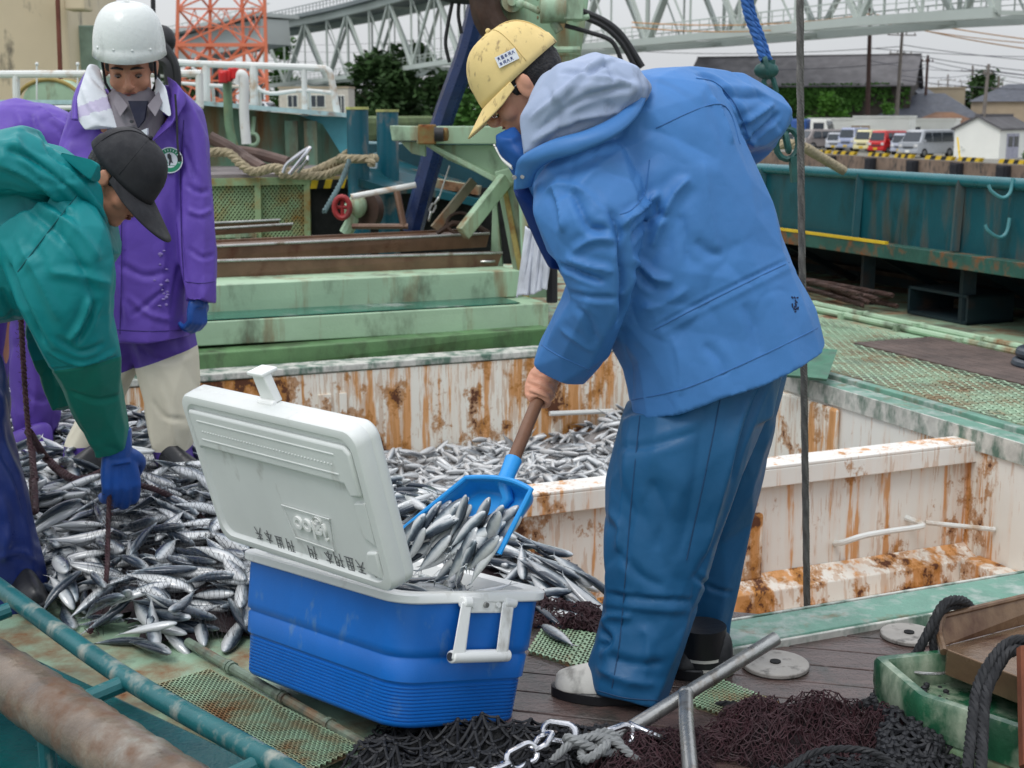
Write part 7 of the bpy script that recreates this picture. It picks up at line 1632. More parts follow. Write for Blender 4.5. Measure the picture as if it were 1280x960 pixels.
# glasses
def TH_(p): return Hc+HR @ (Vector(p)*HS)
mb = MB()
for k in (-1, 1):
    mb.tube([TH_((k*.034+.022*math.cos(a), .099, -.004+.015*math.sin(a))) for a in [i*math.pi/9 for i in range(18)]], .0011, 5, closed=True); mb.tube([TH_((k*.056, .098, .000)), TH_((k*.077, .07, .008)), TH_((k*.081, -.0, .012)), TH_((k*.078, -.01, -.004))], .0012, 5)
mb.tube([TH_((-.012, .102, .0)), TH_((.012, .102, .0))], .0011, 5); mb.build('glasses', M_shiny, body)
M_capy = mat('cap_yellow_cotton', lin(226, 200, 136), rough=.9, var=.1, vscale=8, bump=.3, bscale=200, bdist=.002, dirt=.18, dscale=55, dcol=(.2, .13, .07))
cp_ = cap(pb, Hc, HR, 1.06, M_capy, brim_drop=.42, brim_len=.062)
# cloth label on the cap side
def TC(p): return Hc+HR @ (Vector(p)*1.04)
lc = at(634, 73, 3.10)
ch = BVHTree.FromObject(cp_, bpy.context.evaluated_depsgraph_get())
offc = wloc(cp_); hit = ch.ray_cast(Vector((0, 0, CAMH))-offc, ray(634, 73).normalized())
if hit[0] is not None:
    lc = hit[0]+offc; nn = hit[1]; nn = nn if nn.y < 0 else -nn
    ax = (at(647, 65, lc.y)-at(620, 78, lc.y)); ax = (ax-nn*ax.dot(nn)).normalized(); ay = nn.cross(ax); ay = ay if ay.z > 0 else -ay
    mb = MB(); P = [lc+ax*x+ay*y+nn*.0035 for x, y in ((-.025, -.013), (.025, -.013), (.025, .013), (-.025, .013))]; mb.poly(P, nn*.001); lab_ = mb.build('name_patch', mat('patch_white', lin(215, 218, 222), rough=.8), cp_, False)
    mb = MB(); rnd = random.Random(2)
    for r_ in range(2):
        for q in range(5):
            if r_ == 1 and q == 4: continue
            g0 = 'abcde'[(q+r_*2) % 5]
            for (a, b) in KAN[g0]:
                P1 = lc+nn*.005+ax*(-.021+.0088*q+a[0]*.007)+ay*((.002 if r_ == 0 else -.010)+a[1]*.008); P2 = lc+nn*.005+ax*(-.021+.0088*q+b[0]*.007)+ay*((.002 if r_ == 0 else -.010)+b[1]*.008); mb.beam(P1, P2, .001, .0004, up=nn)
    mb.build('patch_writing', mat('ink_blue', lin(40, 60, 120), rough=.8), lab_, False)
# jacket
mb = MB()
limb(mb, [((655, 226), (790, 88), 3.18, .10), ((668, 262), (835, 82), 3.18, .15), ((682, 300), (888, 100), 3.18, .18), ((700, 340), (928, 172), 3.18, .195), ((738, 390), (958, 245), 3.18, .20), ((765, 435), (985, 312), 3.18, .20), ((779, 475), (1010, 372), 3.18, .205), ((785, 509), (1024, 418), 3.18, .21), ((786, 515), (1030, 426), 3.18, .212)], e=2.4)
limb(mb, [((668, 240), (775, 170), 3.06, .07), ((671, 270), (800, 215), 3.01, .10), ((683, 303), (808, 268), 2.97, .10), ((699, 336), (800, 322), 2.96, .092), ((709, 362), (787, 370), 2.98, .083), ((692, 396), (775, 412), 3.04, .076), ((679, 419), (757, 443), 3.09, .072), ((667, 438), (738, 472), 3.13, .070)])
limb(mb, [((850, 190), (835, 83), 3.22, .12), ((900, 196), (885, 86), 3.27, .115), ((930, 194), (925, 93), 3.31, .10), ((941, 188), (960, 112), 3.35, .085), ((948, 180), (978, 134), 3.38, .06)])
limbc(mb, [(940, 160, 3.36, .07), (925, 185, 3.42, .062), (880, 230, 3.5, .058), (800, 300, 3.52, .05)])
FB = [([(764, 262), (776, 296), (781, 340), (779, 380), (772, 405)], .016, -.030), ([(862, 222), (838, 250), (815, 310)], .020, .022), ([(826, 240), (800, 262), (775, 284)], .014, .022), ([(830, 262), (806, 282), (790, 300)], .012, -.018),
      ([(714, 238), (726, 262), (738, 284), (760, 286)], .013, -.018), ([(690, 232), (700, 262), (702, 290)], .014, .014), ([(677, 240), (700, 230), (730, 240), (750, 262)], .012, .010), ([(700, 332), (725, 342), (757, 354)], .010, -.020), ([(706, 322), (735, 332), (766, 340)], .012, .014), ([(712, 366), (740, 372), (770, 372)], .010, -.010),
      ([(714, 316), (740, 300), (772, 300)], .012, .014), ([(797, 336), (806, 350), (820, 362)], .013, -.014), ([(790, 322), (815, 345), (840, 352)], .014, .014), ([(800, 386), (830, 380), (860, 360)], .018, .010), ([(815, 410), (880, 376), (940, 346), (990, 322)], .006, -.006), ([(822, 420), (885, 386), (945, 356), (992, 332)], .010, .004),
      ([(850, 268), (856, 290), (862, 330)], .018, -.010), ([(880, 200), (885, 260), (900, 330)], .03, .010), ([(870, 300), (885, 315), (905, 320)], .016, -.010), ([(820, 250), (824, 268), (834, 272)], .012, -.016), ([(800, 160), (840, 170), (900, 200)], .03, -.008), ([(700, 255), (760, 200), (820, 170)], .03, .008),
      ([(905, 110), (925, 140), (932, 172)], .012, -.016), ([(890, 120), (905, 150), (915, 180)], .016, .012), ([(975, 142), (955, 160), (934, 178)], .010, -.016), ([(968, 130), (945, 145), (925, 155)], .012, .014), ([(960, 120), (930, 122), (905, 118)], .016, -.010), ([(945, 185), (935, 170), (930, 160)], .010, .012),
      ([(870, 92), (905, 108), (928, 170)], .010, -.010), ([(880, 430), (900, 450), (905, 470)], .016, -.008), ([(840, 420), (850, 460), (850, 495)], .02, .008), ([(930, 380), (945, 410), (950, 445)], .02, -.007), ([(720, 385), (735, 400), (745, 430)], .014, -.010), ([(700, 410), (720, 425), (740, 440)], .014, .008)]
jk = garment('raincoat', mb, .0055, M_jblue, pb, [(q_[0], q_[1]*.85, q_[2]*.8) for q_ in FB], wr=.003, wsc=6, sm=4, seed=3, post=0)
# small dark smudges printed near the hem are dirt marks: thin flecks
mb = MB(); bv = BVHTree.FromObject(jk, bpy.context.evaluated_depsgraph_get()); offj = wloc(jk); rnd = random.Random(7)
for k in range(16):
    px, py = 994+rnd.gauss(0, 2.2), 380+rnd.uniform(-9, 10); h = bv.ray_cast(Vector((0, 0, CAMH))-offj, ray(px, py).normalized())
    if h[0] is not None: p = h[0]+offj+h[1]*.001; a = Vector((rnd.uniform(-.003, .003), 0, rnd.uniform(-.005, .005))); mb.beam(p-a, p+a, .0035, .001, up=h[1])
if mb.v: mb.build('dirt_mark', mat('dirt_navy', lin(30, 40, 70), rough=.9), jk, False)
# hood: pale lining sack plus blue border band and collar
mb = MB(); limb(mb, [((655, 206), (649, 160), 3.02, .05), ((676, 192), (662, 122), 3.02, .085), ((708, 178), (690, 84), 3.03, .105), ((742, 165), (738, 64), 3.04, .115), ((772, 150), (770, 70), 3.06, .10), ((796, 126), (794, 90), 3.09, .05)], e=2.1)
FH = [([(662, 150), (700, 118), (748, 72)], .010, .012), ([(668, 165), (720, 128), (770, 112), (792, 110)], .008, -.012), ([(664, 178), (720, 150), (785, 140)], .010, .010), ([(700, 90), (735, 88), (765, 76)], .008, -.010), ([(735, 95), (765, 98), (790, 104)], .007, .008), ([(672, 190), (700, 165), (740, 150)], .008, -.006), ([(755, 66), (765, 90), (770, 105)], .007, -.009), ([(690, 110), (705, 135), (715, 170)], .012, .006)]
hood = garment('hood_lining', mb, .006, M_lin, pb, FH, wr=.005, wsc=8, sm=3, seed=8, post=1)
def strip(name, rows, m, par, th=.006, nu=40, nv=6):      # rows: (outer px, inner px, Yo, Yi)
    A = cr([(r[0][0], r[0][1], r[1][0], r[1][1], r[2], r[3]) for r in rows], 8); n = len(A)-1
    def fn(u, v):
        a = A[min(n, int(round(u*n)))]; p = at(a[0], a[1], a[4]); q = at(a[2], a[3], a[5]); w = p.lerp(q, v); w.y -= .012*math.sin(math.pi*v); return w
    mb = MB(); mb.grid(fn, n, nv); o = mb.build(name, m, par, True, autos=0); s = o.modifiers.new('s', 'SOLIDIFY'); s.thickness = th; s.offset = 0; return o
strip('hood_border', [((643, 237), (664, 232), 3.03, 3.02), ((645, 214), (672, 212), 3.0, 2.975), ((652, 196), (690, 200), 2.965, 2.93), ((690, 176), (725, 190), 2.925, 2.90), ((735, 163), (765, 172), 2.915, 2.905), ((775, 142), (792, 150), 2.955, 2.95), ((792, 118), (806, 124), 3.02, 3.01), ((797, 96), (806, 98), 3.06, 3.05)], M_jblue, hood)
mb = MB(); limb(mb, [((619, 180), (648, 160), 3.17, .03), ((622, 190), (658, 178), 3.15, .045), ((633, 203), (664, 198), 3.13, .05), ((642, 213), (666, 220), 3.11, .04)], e=2.1); col_ = garment('collar', mb, .006, M_cdeep, pb, [([(622, 172), (640, 175), (655, 160)], .008, .006)], wr=.001, sm=2, edge=.04, amp=.004)
strip('collar_edge', [((617, 180), (620, 184), 3.06, 3.06), ((626, 196), (628, 200), 3.04, 3.04), ((640, 208), (641, 212), 3.03, 3.03)], M_white, col_, .004, nv=2)
mb = MB(); limb(mb, [((637, 232), (668, 236), 3.14, .04), ((648, 268), (690, 262), 3.16, .05), ((668, 310), (705, 300), 3.16, .05), ((688, 338), (710, 335), 3.14, .03)], e=2.1); garment('front_flap', mb, .007, M_navy2 if 'M_navy2' in globals() else cloth('raincoat_inside', lin(14, 44, 100), .6), pb, [], wr=.002, sm=2)
for (px, py) in ((653, 221), (643, 222)):
    mb = MB(); p = at(px, py, 2.985); mb.tube([p+Vector((0, .01, 0)), p], [.0055, .0045], 12); s_ = mb.build('snap', M_steel, hood)
# trousers
mb = MB()
limb(mb, [((784, 500), (984, 440), 3.19, .17), ((772, 545), (968, 520), 3.17, .165)], e=2.2)
limb(mb, [((776, 520), (965, 500), 3.14, .13), ((768, 560), (948, 540), 3.12, .13), ((757, 600), (930, 590), 3.11, .125), ((753, 645), (912, 640), 3.1, .115), ((750, 700), (893, 700), 3.09, .105), ((751, 745), (876, 750), 3.09, .10), ((747, 785), (862, 790), 3.08, .10), ((735, 820), (850, 830), 3.08, .105), ((733, 850), (838, 866), 3.07, .108), ((738, 868), (832, 884), 3.06, .105)], e=2.2)
limb(mb, [((830, 500), (984, 455), 3.3, .12), ((838, 560), (966, 540), 3.33, .12), ((845, 640), (946, 630), 3.37, .10), ((848, 700), (930, 700), 3.39, .095), ((846, 760), (918, 765), 3.4, .09), ((842, 810), (908, 822), 3.4, .09), ((842, 826), (904, 836), 3.4, .088)], e=2.2)
FT = [([(755, 742), (800, 748), (868, 752)], .007, -.010), ([(753, 755), (800, 760), (866, 764)], .010, .008), ([(750, 790), (760, 800), (748, 808)], .012, -.022), ([(748, 780), (765, 770), (790, 772)], .012, .012), ([(790, 520), (780, 600), (772, 700)], .03, .010), ([(880, 500), (870, 600), (850, 700)], .025, -.010), ([(930, 500), (905, 600), (880, 700)], .02, .012),
      ([(812, 600), (830, 640), (820, 690)], .02, -.008), ([(760, 820), (790, 830), (830, 830)], .014, -.010), ([(745, 835), (780, 850), (820, 856)], .014, .010), ([(770, 690), (800, 720), (830, 735)], .014, -.007), ([(775, 560), (820, 555), (870, 540)], .012, -.007), ([(960, 470), (930, 540), (915, 600)], .012, -.014), ([(870, 720), (890, 735), (915, 742)], .008, -.009), ([(760, 640), (775, 660), (772, 690)], .014, .009), ([(800, 785), (810, 800), (805, 850)], .015, .008)]
garment('trousers', mb, .0065, M_tblue, pb, FT, wr=.004, wsc=5, sm=4, seed=5, post=1)
def shoe(par, toe, heel, w, h, m, ms, zt=.0, stripe=None):
    toe, heel = Vector(toe), Vector(heel); d = (toe-heel); L = d.length; d.normalize(); sd = Vector((-d.y, d.x, 0)); mb = MB(); rings = []
    for (t, ww, hh) in ((-.02, .45, .55), (0.0, .7, .8), (.08, .8, 1.1), (.3, .8, 1.05), (.55, .92, .8), (.75, 1.0, .62), (.9, .85, .5), (.98, .5, .38), (1.0, .25, .25)):
        c = heel+d*L*t; ring = []
        for k in range(20):
            a = 2*math.pi*k/20; x = math.cos(a); y = math.sin(a); zz = (h*hh*(y if y > 0 else 0))+.028; ring.append(c+sd*x*w/2*ww*(1 if y < .2 else (1-.25*y))+Vector((0, 0, zz+(0 if y > 0 else y*.006))))
        rings.append(ring)
    mb.loft(rings); o = mb.build('boot', m, par, True, autos=0, sub=1)
    mb = MB(); rings = []
    for z in (.0, .004, .026, .03):
        k_ = 1.03 if z in (.004, .026) else .98; rings.append([heel+d*L*(.5+.53*k_*math.cos(a))+sd*math.sin(a)*w/2*k_*(1.02 if math.cos(a) > 0 else .86)+Vector((0, 0, z)) for a in [2*math.pi*q/32 for q in range(32)]])
    mb.loft(rings); s = mb.build('sole', ms, o, True, autos=30)
    if stripe:
        for z in (.055, .085, .11): mb = MB(); mb.tube([heel+d*L*(.46+.53*math.cos(a))+sd*math.sin(a)*w/2*.95+Vector((0, 0, z)) for a in [2*math.pi*q/32 for q in range(32)]], .004, 5, closed=True); mb.build('stripe', stripe, o)
    return o
M_bwh = mat('boot_white_rubber', lin(190, 188, 180), rough=.5, var=.1, dirt=.25, dscale=9); M_bbl = mat('boot_black', lin(24, 25, 28), rough=.4)
t_ = g(702, 866, .03); h_ = g(815, 880, .03); shoe(pb, (t_.x-.015, t_.y, .026), (h_.x, h_.y+.02, .026), .105, .085, M_bwh, M_bbl)
t_ = g(842, 840, .03); h_ = g(905, 845, .03); bt = shoe(pb, (t_.x-.02, t_.y, .026), (h_.x+.02, h_.y+.02, .026), .10, .085, M_bbl, M_bbl)
an = g(876, 838, .03); an.z = .03
for (z0_, z1_, m_) in ((.03, .048, M_bbl), (.0485, .056, M_bwh), (.0565, .072, M_bbl), (.0725, .08, M_bwh), (.0805, .15, M_bbl)):
    q_ = MB(); q_.tube([(an.x, an.y, z0_), (an.x, an.y, z1_)], [.062, .061], 28); q_.build('shaft_band', m_, bt)
# ---------------------------------------------------------------- man in purple with the white helmet
p2 = empty('person', Vector((-1.42, 5.1, .06)), 'older man in purple raincoat and white helmet standing and looking down', 'person', 'people working on the deck')
c2 = at(163, 84, 5.02); R2 = frame((.14, -.9, -.42), (.05, -.4, .92)); S2 = 1.1
mb = MB(); headmesh(mb, c2, R2, S2, neck=at(160, 140, 5.12))
limb(mb, [((125, 145), (200, 140), 5.12, .08), ((108, 170), (225, 160), 5.12, .11), ((112, 260), (222, 260), 5.12, .12), ((120, 360), (226, 360), 5.12, .12), ((130, 400), (226, 400), 5.12, .11)])
tubep(mb, [at(222, 150, 5.1), at(240, 230, 5.1), at(247, 310, 5.05), at(248, 370, 5.0)], [.055, .05, .042, .03], 4, 14)
tubep(mb, [at(115, 150, 5.1), at(95, 210, 5.05), at(90, 260, 4.95), at(92, 290, 4.87)], [.045, .04, .034, .025], 4, 14)
tubep(mb, [at(205, 430, 5.12), at(212, 500, 5.12), at(218, 590, 5.12)], [.09, .07, .05], 4, 14); tubep(mb, [at(155, 430, 5.15), at(125, 500, 5.2), at(100, 580, 5.2)], [.09, .07, .05], 4, 14)
me, V, E = remesh(mb, .007, 1, .4); V = headcarve(V, c2, R2, S2); setv(me, V); b2_ = finish(me, 'body', M_skin2, p2); headbits(b2_, c2, R2, S2)
def T2(p): return c2+R2 @ (Vector(p)*S2)
hs2 = hairshell(b2_, c2, R2, S2*.98, m=mat('hair_grey', lin(84, 80, 78), rough=.7, bump=.8, bscale=180))
# helmet
mb = MB(); rings = []; Rh = frame((.10, -.97, -.20), (.05, -.2, .98)); ch_ = c2+Vector((.004, -.015, .068))
def T3(p): return ch_+Rh @ Vector(p)
for j in range(15):
    t = j/14; r = math.cos(t*math.pi/2*.985)**.62; z = .0+.155*math.sin(t*math.pi/2*.985)
    rings.append([T3((.122*r*math.cos(a), -.0+.142*r*math.sin(a), z)) for a in [2*math.pi*k/44 for k in range(44)]])
lowr = [T3(((.122+.004)*math.cos(a), .145*math.sin(a)+(.028*max(0, math.sin(a))**2), -.018-.012*max(0, math.sin(a)))) for a in [2*math.pi*k/44 for k in range(44)]]
lowi = [T3((.114*math.cos(a), .135*math.sin(a)+(.024*max(0, math.sin(a))**2), -.019-.012*max(0, math.sin(a)))) for a in [2*math.pi*k/44 for k in range(44)]]
mb.loft([lowi, lowr]+rings, caps=False); mb.add(rings[-1], [tuple(range(44))]); M_helm = mat('helmet_white', lin(214, 218, 214), rough=.3, var=.05, dirt=.15, dscale=8, dcol=(.4, .42, .4), coat=.3)
hm_ = mb.build('helmet', M_helm, p2, True, autos=0); hm_.modifiers.new('s', 'SOLIDIFY').thickness = -.004
for (x, y) in ((-.085, .098), (-.03, .132), (.03, .132), (.088, .094)): mb = MB(); mb.ball(T3((x*1.04, y*1.04, .012)), .006, 6); mb.build('rivet', M_helm, hm_)
mb = MB()
for k in (-1, 1): mb.tube([T2((k*.083, .03, .03)), T2((k*.08, .035, -.04)), T2((k*.055, .05, -.09)), T2((k*.02, .07, -.118))], .005, 6)
mb.tube([T2((-.02, .07, -.118)), T2((0, .074, -.12)), T2((.02, .07, -.118))], .006, 6); mb.build('chin_strap', M_black, hm_)
for k in (-1, 1): mb = MB(); mb.tube([T2((k*.05, .055, -.092)), T2((k*.03, .068, -.112))], .007, 6); mb.build('buckle', M_lens, hm_)
# shirt collar and undershirt
M_shirt = mat('shirt_grey', lin(128, 122, 128), rough=.8, var=.12, vscale=12, bump=.2)
mb = MB(); limb(mb, [((140, 122), (198, 122), 5.08, .07), ((132, 140), (206, 138), 5.04, .11), ((140, 185), (200, 180), 5.02, .12)]); sh_ = garment('shirt', mb, .008, M_shirt, p2, [([(148, 120), (160, 150), (170, 160)], .01, .014), ([(200, 115), (188, 140), (175, 160)], .01, .014)], wr=.001, sm=2, edge=.04, amp=.004)
mb = MB(); mb.poly([at(160, 126, 4.90), at(184, 126, 4.90), at(180, 150, 4.885), at(172, 160, 4.88)], (0, .02, 0)); mb.build('undershirt', mat('undershirt_navy', lin(28, 30, 48), rough=.9), sh_, False)
for k in (-1, 1):
    a = at(172+k*28, 112, 4.93); mb = MB(); mb.poly([at(172+k*26, 114, 4.95), at(172+k*31, 128, 4.93), at(172+k*22, 146, 4.885), at(172+k*12, 132, 4.895)], (0, .006, 0)); mb.build('shirt_collar', M_shirt, sh_, False, bevel=.002)
for (x, y) in ((164, 152), (165, 168)): mb = MB(); p = at(x, y, 4.885); mb.tube([p+Vector((0, .01, 0)), p], .006, 10); mb.build('button', M_dgrey, sh_)
mb = MB()
limb(mb, [((118, 118), (140, 108), 5.12, .05), ((96, 160), (150, 178), 5.1, .10)], e=2.1); limb(mb, [((198, 108), (222, 106), 5.12, .05), ((196, 150), (246, 150), 5.1, .10)], e=2.1)
limb(mb, [((92, 170), (246, 150), 5.1, .10), ((92, 200), (250, 180), 5.1, .145), ((98, 260), (242, 255), 5.1, .16), ((106, 320), (238, 318), 5.1, .165), ((118, 375), (239, 375), 5.1, .17), ((132, 415), (242, 416), 5.1, .175), ((136, 422), (243, 420), 5.1, .175)], e=2.3)
limb(mb, [((212, 112), (238, 124), 5.1, .06), ((222, 150), (254, 140), 5.08, .075), ((224, 200), (262, 195), 5.07, .075), ((224, 260), (267, 255), 5.04, .075), ((226, 320), (271, 315), 5.01, .072), ((229, 352), (272, 350), 4.99, .068), ((231, 377), (269, 379), 4.97, .062)])
limbc(mb, [(112, 140, 5.1, .07), (95, 195, 5.08, .075), (86, 260, 4.95, .07), (95, 330, 4.75, .06)])
F2 = [([(226, 160), (224, 220), (226, 300), (230, 350)], .010, -.020), ([(215, 125), (222, 150), (226, 170)], .014, .014), ([(160, 220), (156, 300), (152, 410)], .008, -.010), ([(120, 200), (125, 240), (118, 280)], .02, .012), ([(195, 230), (205, 300), (200, 380)], .02, .010), ([(150, 330), (180, 345), (210, 340)], .014, -.010), ([(160, 370), (185, 392), (215, 400)], .012, .012),
      ([(165, 395), (190, 375), (210, 360)], .010, -.010), ([(232, 230), (248, 240), (262, 238)], .010, -.010), ([(234, 262), (250, 268), (264, 262)], .010, .012), ([(236, 310), (252, 322), (268, 318)], .009, -.010), ([(240, 160), (246, 200), (250, 240)], .012, .010), ([(184, 190), (190, 220), (184, 250)], .014, -.008), ([(230, 180), (236, 200), (246, 225)], .01, -.012), ([(140, 300), (146, 350), (160, 400)], .014, .009)]
j2 = garment('raincoat', mb, .008, M_purp, p2, F2, wr=.005, wsc=5, sm=3, seed=12)
# lining flaps of the hood lying open on the shoulders
M_lil = mat('hood_lining_lilac', lin(196, 188, 214), rough=.7, var=.1, vscale=6, bump=.2); M_lilw = mat('hood_lining_white', lin(214, 218, 224), rough=.7, var=.06)
mb = MB(); limb(mb, [((98, 106), (122, 78), 5.04, .03), ((93, 130), (134, 112), 4.97, .025), ((94, 150), (144, 146), 4.93, .022), ((104, 163), (150, 159), 4.91, .018)]); hf1 = garment('hood', mb, .008, M_lilw, p2, [([(100, 100), (112, 130), (130, 150)], .012, .012), ([(110, 90), (130, 110), (140, 125)], .012, -.014)], wr=.003)
paint(hf1, [[(88, 136), (112, 128), (140, 118), (150, 134), (120, 140), (90, 150)]], M_lil)
mb = MB(); limb(mb, [((193, 102), (204, 94), 5.04, .02), ((193, 120), (210, 108), 4.97, .02), ((198, 142), (214, 128), 4.93, .018), ((206, 152), (217, 142), 4.92, .015)]); garment('hood', mb, .008, M_lilw, p2, [], wr=.002)
strip('hood_edge', [((90, 150), (97, 150), 4.95, 4.92), ((94, 118), (99, 120), 5.0, 4.98), ((112, 84), (116, 90), 5.06, 5.04)], M_purp, hf1, .01, nv=2); mb = MB(); limbc(mb, [(208, 96, 5.08, .02), (220, 110, 5.02, .026), (223, 132, 4.98, .028), (213, 152, 4.94, .022), (198, 168, 4.93, .018), (188, 182, 4.93, .014)]); garment('hood_edge', mb, .008, M_purp, p2, [], wr=.003)
mb = MB(); mb.poly([at(170, 166, 4.89), at(184, 160, 4.89), at(184, 168, 4.89), at(178, 176, 4.89)], (0, .02, 0)); mb.build('shirt_placket', M_lilw, sh_, False)
# badge
bv = BVHTree.FromObject(j2, bpy.context.evaluated_depsgraph_get()); oj = wloc(j2); h = bv.ray_cast(Vector((0, 0, CAMH))-oj, ray(213, 200).normalized())
bc = (h[0]+oj if h[0] is not None else at(213, 200, 4.93))+Vector((0, -.008, 0)); bn = Vector((.0, -1, .1)).normalized(); M_grn = mat('badge_green', lin(30, 130, 95), rough=.5)
def disc(r0, r1, m, off, nm, par):
    mb = MB(); n = 32; x = Vector((1, 0, 0)); z = bn.cross(x).normalized(); c = bc+bn*off
    O = [c+(x*math.cos(2*math.pi*k/n)+z*math.sin(2*math.pi*k/n))*r1 for k in range(n)]; I = [c+(x*math.cos(2*math.pi*k/n)+z*math.sin(2*math.pi*k/n))*max(r0, .0005) for k in range(n)]
    mb.add(O+I, [(k, (k+1) % n, n+(k+1) % n, n+k) for k in range(n)]); return mb.build(nm, m, par, False)
bd0 = disc(0, .047, M_lilw, 0, 'badge', j2); disc(.028, .043, M_grn, .001, 'badge_ring', bd0)
mb = MB(); zz = Vector((0, 0, 1)); xx = Vector((1, 0, 0)); c = bc+bn*.0015
for pts, m in (([(-.008, .02), (0, .024), (.006, .015), (.008, -.002), (.012, -.012), (.004, -.008), (.0, -.02), (-.004, -.018), (-.002, .0), (-.008, .01)], 0),): mb.poly([c+xx*x+zz*z for x, z in pts], bn*.0006)
mb.build('badge_emblem', M_dgrey, bd0, False); mb = MB(); mb.poly([c+xx*x+zz*z for x, z in ((-.02, -.015), (-.012, .005), (-.006, -.012))], bn*.0006); mb.poly([c+xx*x+zz*z for x, z in ((-.022, -.019), (.02, -.019), (.016, -.024), (-.018, -.024))], bn*.0006); mb.build('badge_emblem', M_grn, bd0, False)
mb = MB()
for k in range(22):      # lettering ticks round the badge ring
    a = 2*math.pi*k/22; 
    if -2.1 < a-2*math.pi < -1.0: continue
    p = bc+bn*.0018+(xx*math.cos(a)+zz*math.sin(a))*.0355; d_ = (xx*math.cos(a)+zz*math.sin(a)); mb.beam(p-d_*.004, p+d_*.004, .0022, .0005, up=bn)
mb.build('badge_lettering', M_lilw, bd0, False)
mb = MB(); mb.tube(crv([at(219, 118, 4.95), at(221, 150, 4.93), at(222, 180, 4.91), at(224, 196, 4.90)], 5), .004, 6); mb.tube([at(224, 194, 4.9), at(225, 202, 4.9)], .008, 6); mb.build('draw_cord', M_black, j2)
# pale scuffs on the jacket front
mb = MB(); rnd = random.Random(17)
for k in range(20):
    px, py = 205+rnd.gauss(0, 5)+.0*k, rnd.uniform(312, 385); h = bv.ray_cast(Vector((0, 0, CAMH))-oj, ray(px+(py-350)*.12, py).normalized())
    if h[0] is not None: p = h[0]+oj+h[1]*.0015; s = rnd.uniform(.004, .011); mb = MB(); a = Vector((rnd.uniform(-1, 1), 0, rnd.uniform(-1, 1))).normalized()*s; mb.ball(p, (s*.9, .002, s*rnd.uniform(.3, .8)), 4); mb.build('scuff_mark', mat('scuff_pale', lin(140, 122, 184), rough=.8), j2, False)
mb = MB(); w = at(246, 374, 4.97); hand(mb, w, (-.02, -.1, -1), (-.75, .6, 0), (.9, .8, .5), 1.0, side=1, thumb=(.6, .8)); me, V, E = remesh(mb, .005, 2); setv(me, V); finish(me, 'glove', M_glove, p2)
mb = MB(); w = at(96, 332, 4.75); hand(mb, w, (.1, -.3, -1), (.75, .6, 0), (.9, .8, .5), 1.0, side=-1, thumb=(.6, .8)); me, V, E = remesh(mb, .006, 2); setv(me, V); finish(me, 'glove', M_glove, p2)
# trousers: purple with beige knee panels
LegR = [((160, 412), (240, 410), 5.12, .12), ((166, 440), (246, 438), 5.12, .12), ((176, 480), (249, 475), 5.1, .115), ((184, 530), (247, 528), 5.08, .105), ((192, 566), (241, 566), 5.08, .095), ((194, 585), (250, 583), 5.08, .095), ((197, 604), (259, 600), 5.06, .11)]
LegL = [((134, 410), (190, 414), 5.15, .11), ((126, 450), (175, 455), 5.17, .11), ((104, 500), (152, 505), 5.18, .105), ((84, 545), (128, 560), 5.16, .10), ((80, 572), (125, 580), 5.14, .10), ((70, 600), (138, 604), 5.1, .11)]
mb = MB(); limb(mb, LegR); limb(mb, LegL); F3 = [([(170, 430), (200, 450), (240, 440)], .014, -.010), ([(200, 480), (215, 530), (220, 560)], .016, .010), ([(190, 500), (205, 520), (232, 525)], .012, -.008), ([(200, 575), (225, 590), (250, 590)], .012, .012), ([(85, 575), (105, 592), (130, 590)], .012, .012)]
tr2 = garment('trousers', mb, .008, M_purpd, p2, F3, wr=.005, wsc=5, seed=14)
def scale_rows(rows, k):
    out = []
    for (L, R, Y, dr) in rows: cx, cy = (L[0]+R[0])/2, (L[1]+R[1])/2; out.append(((cx+(L[0]-cx)*k, cy+(L[1]-cy)*k), (cx+(R[0]-cx)*k, cy+(R[1]-cy)*k), Y, dr*k))
    return out
q0_, q1_ = at(176, 460, 5.0), at(250, 434, 5.0); k_ = (q1_.z-q0_.z)/(q1_.x-q0_.x); tr2.data.materials[0] = two_tone('trousers_purple_kneed', M_purpd, lin(206, 200, 180), q0_.z-k_*q0_.x, k_, at(215, 565, 5.0).z)
for (tx, ty, hx, hy) in ((250, 604, 205, 596), (80, 606, 130, 600)): a = g(tx, ty, .05); b = g(hx, hy, .05); shoe(p2, (a.x, a.y, .06), (b.x, b.y, .06), .1, .1, M_bbl, M_bbl)
# ---------------------------------------------------------------- man in teal bending over the heap
p3 = empty('person', Vector((-1.45, 3.85, .03)), 'man in teal raincoat and black cap bending over the fish, pulling the net', 'person', 'people working on the deck')
c3 = at(147, 226, 3.86); R3 = frame((.72, -.20, -.66), (.66, -.05, .74)); S3 = .98
mb = MB(); headmesh(mb, c3, R3, S3, neck=at(100, 262, 3.88))
limb(mb, [((110, 340), (100, 230), 3.9, .1), ((50, 380), (50, 210), 3.9, .14), ((-40, 400), (-30, 210), 3.9, .15), ((-120, 440), (-110, 250), 3.9, .15)])
wl3 = at(146, 556, 3.97); tubep(mb, [at(70, 310, 3.75), at(95, 400, 3.75), at(120, 480, 3.85), wl3], [.06, .05, .043, .03], 5, 16)
tubep(mb, [at(70, 330, 4.05), at(62, 400, 4.09), at(75, 460, 4.08)], [.045, .04, .03], 5, 14)
tubep(mb, [at(-110, 400, 3.8), at(-50, 560, 3.78), at(0, 740, 3.8)], [.1, .075, .05], 5, 14); tubep(mb, [at(-130, 400, 4.05), at(-110, 560, 4.1), at(-110, 700, 4.2)], [.1, .075, .05], 5, 14)
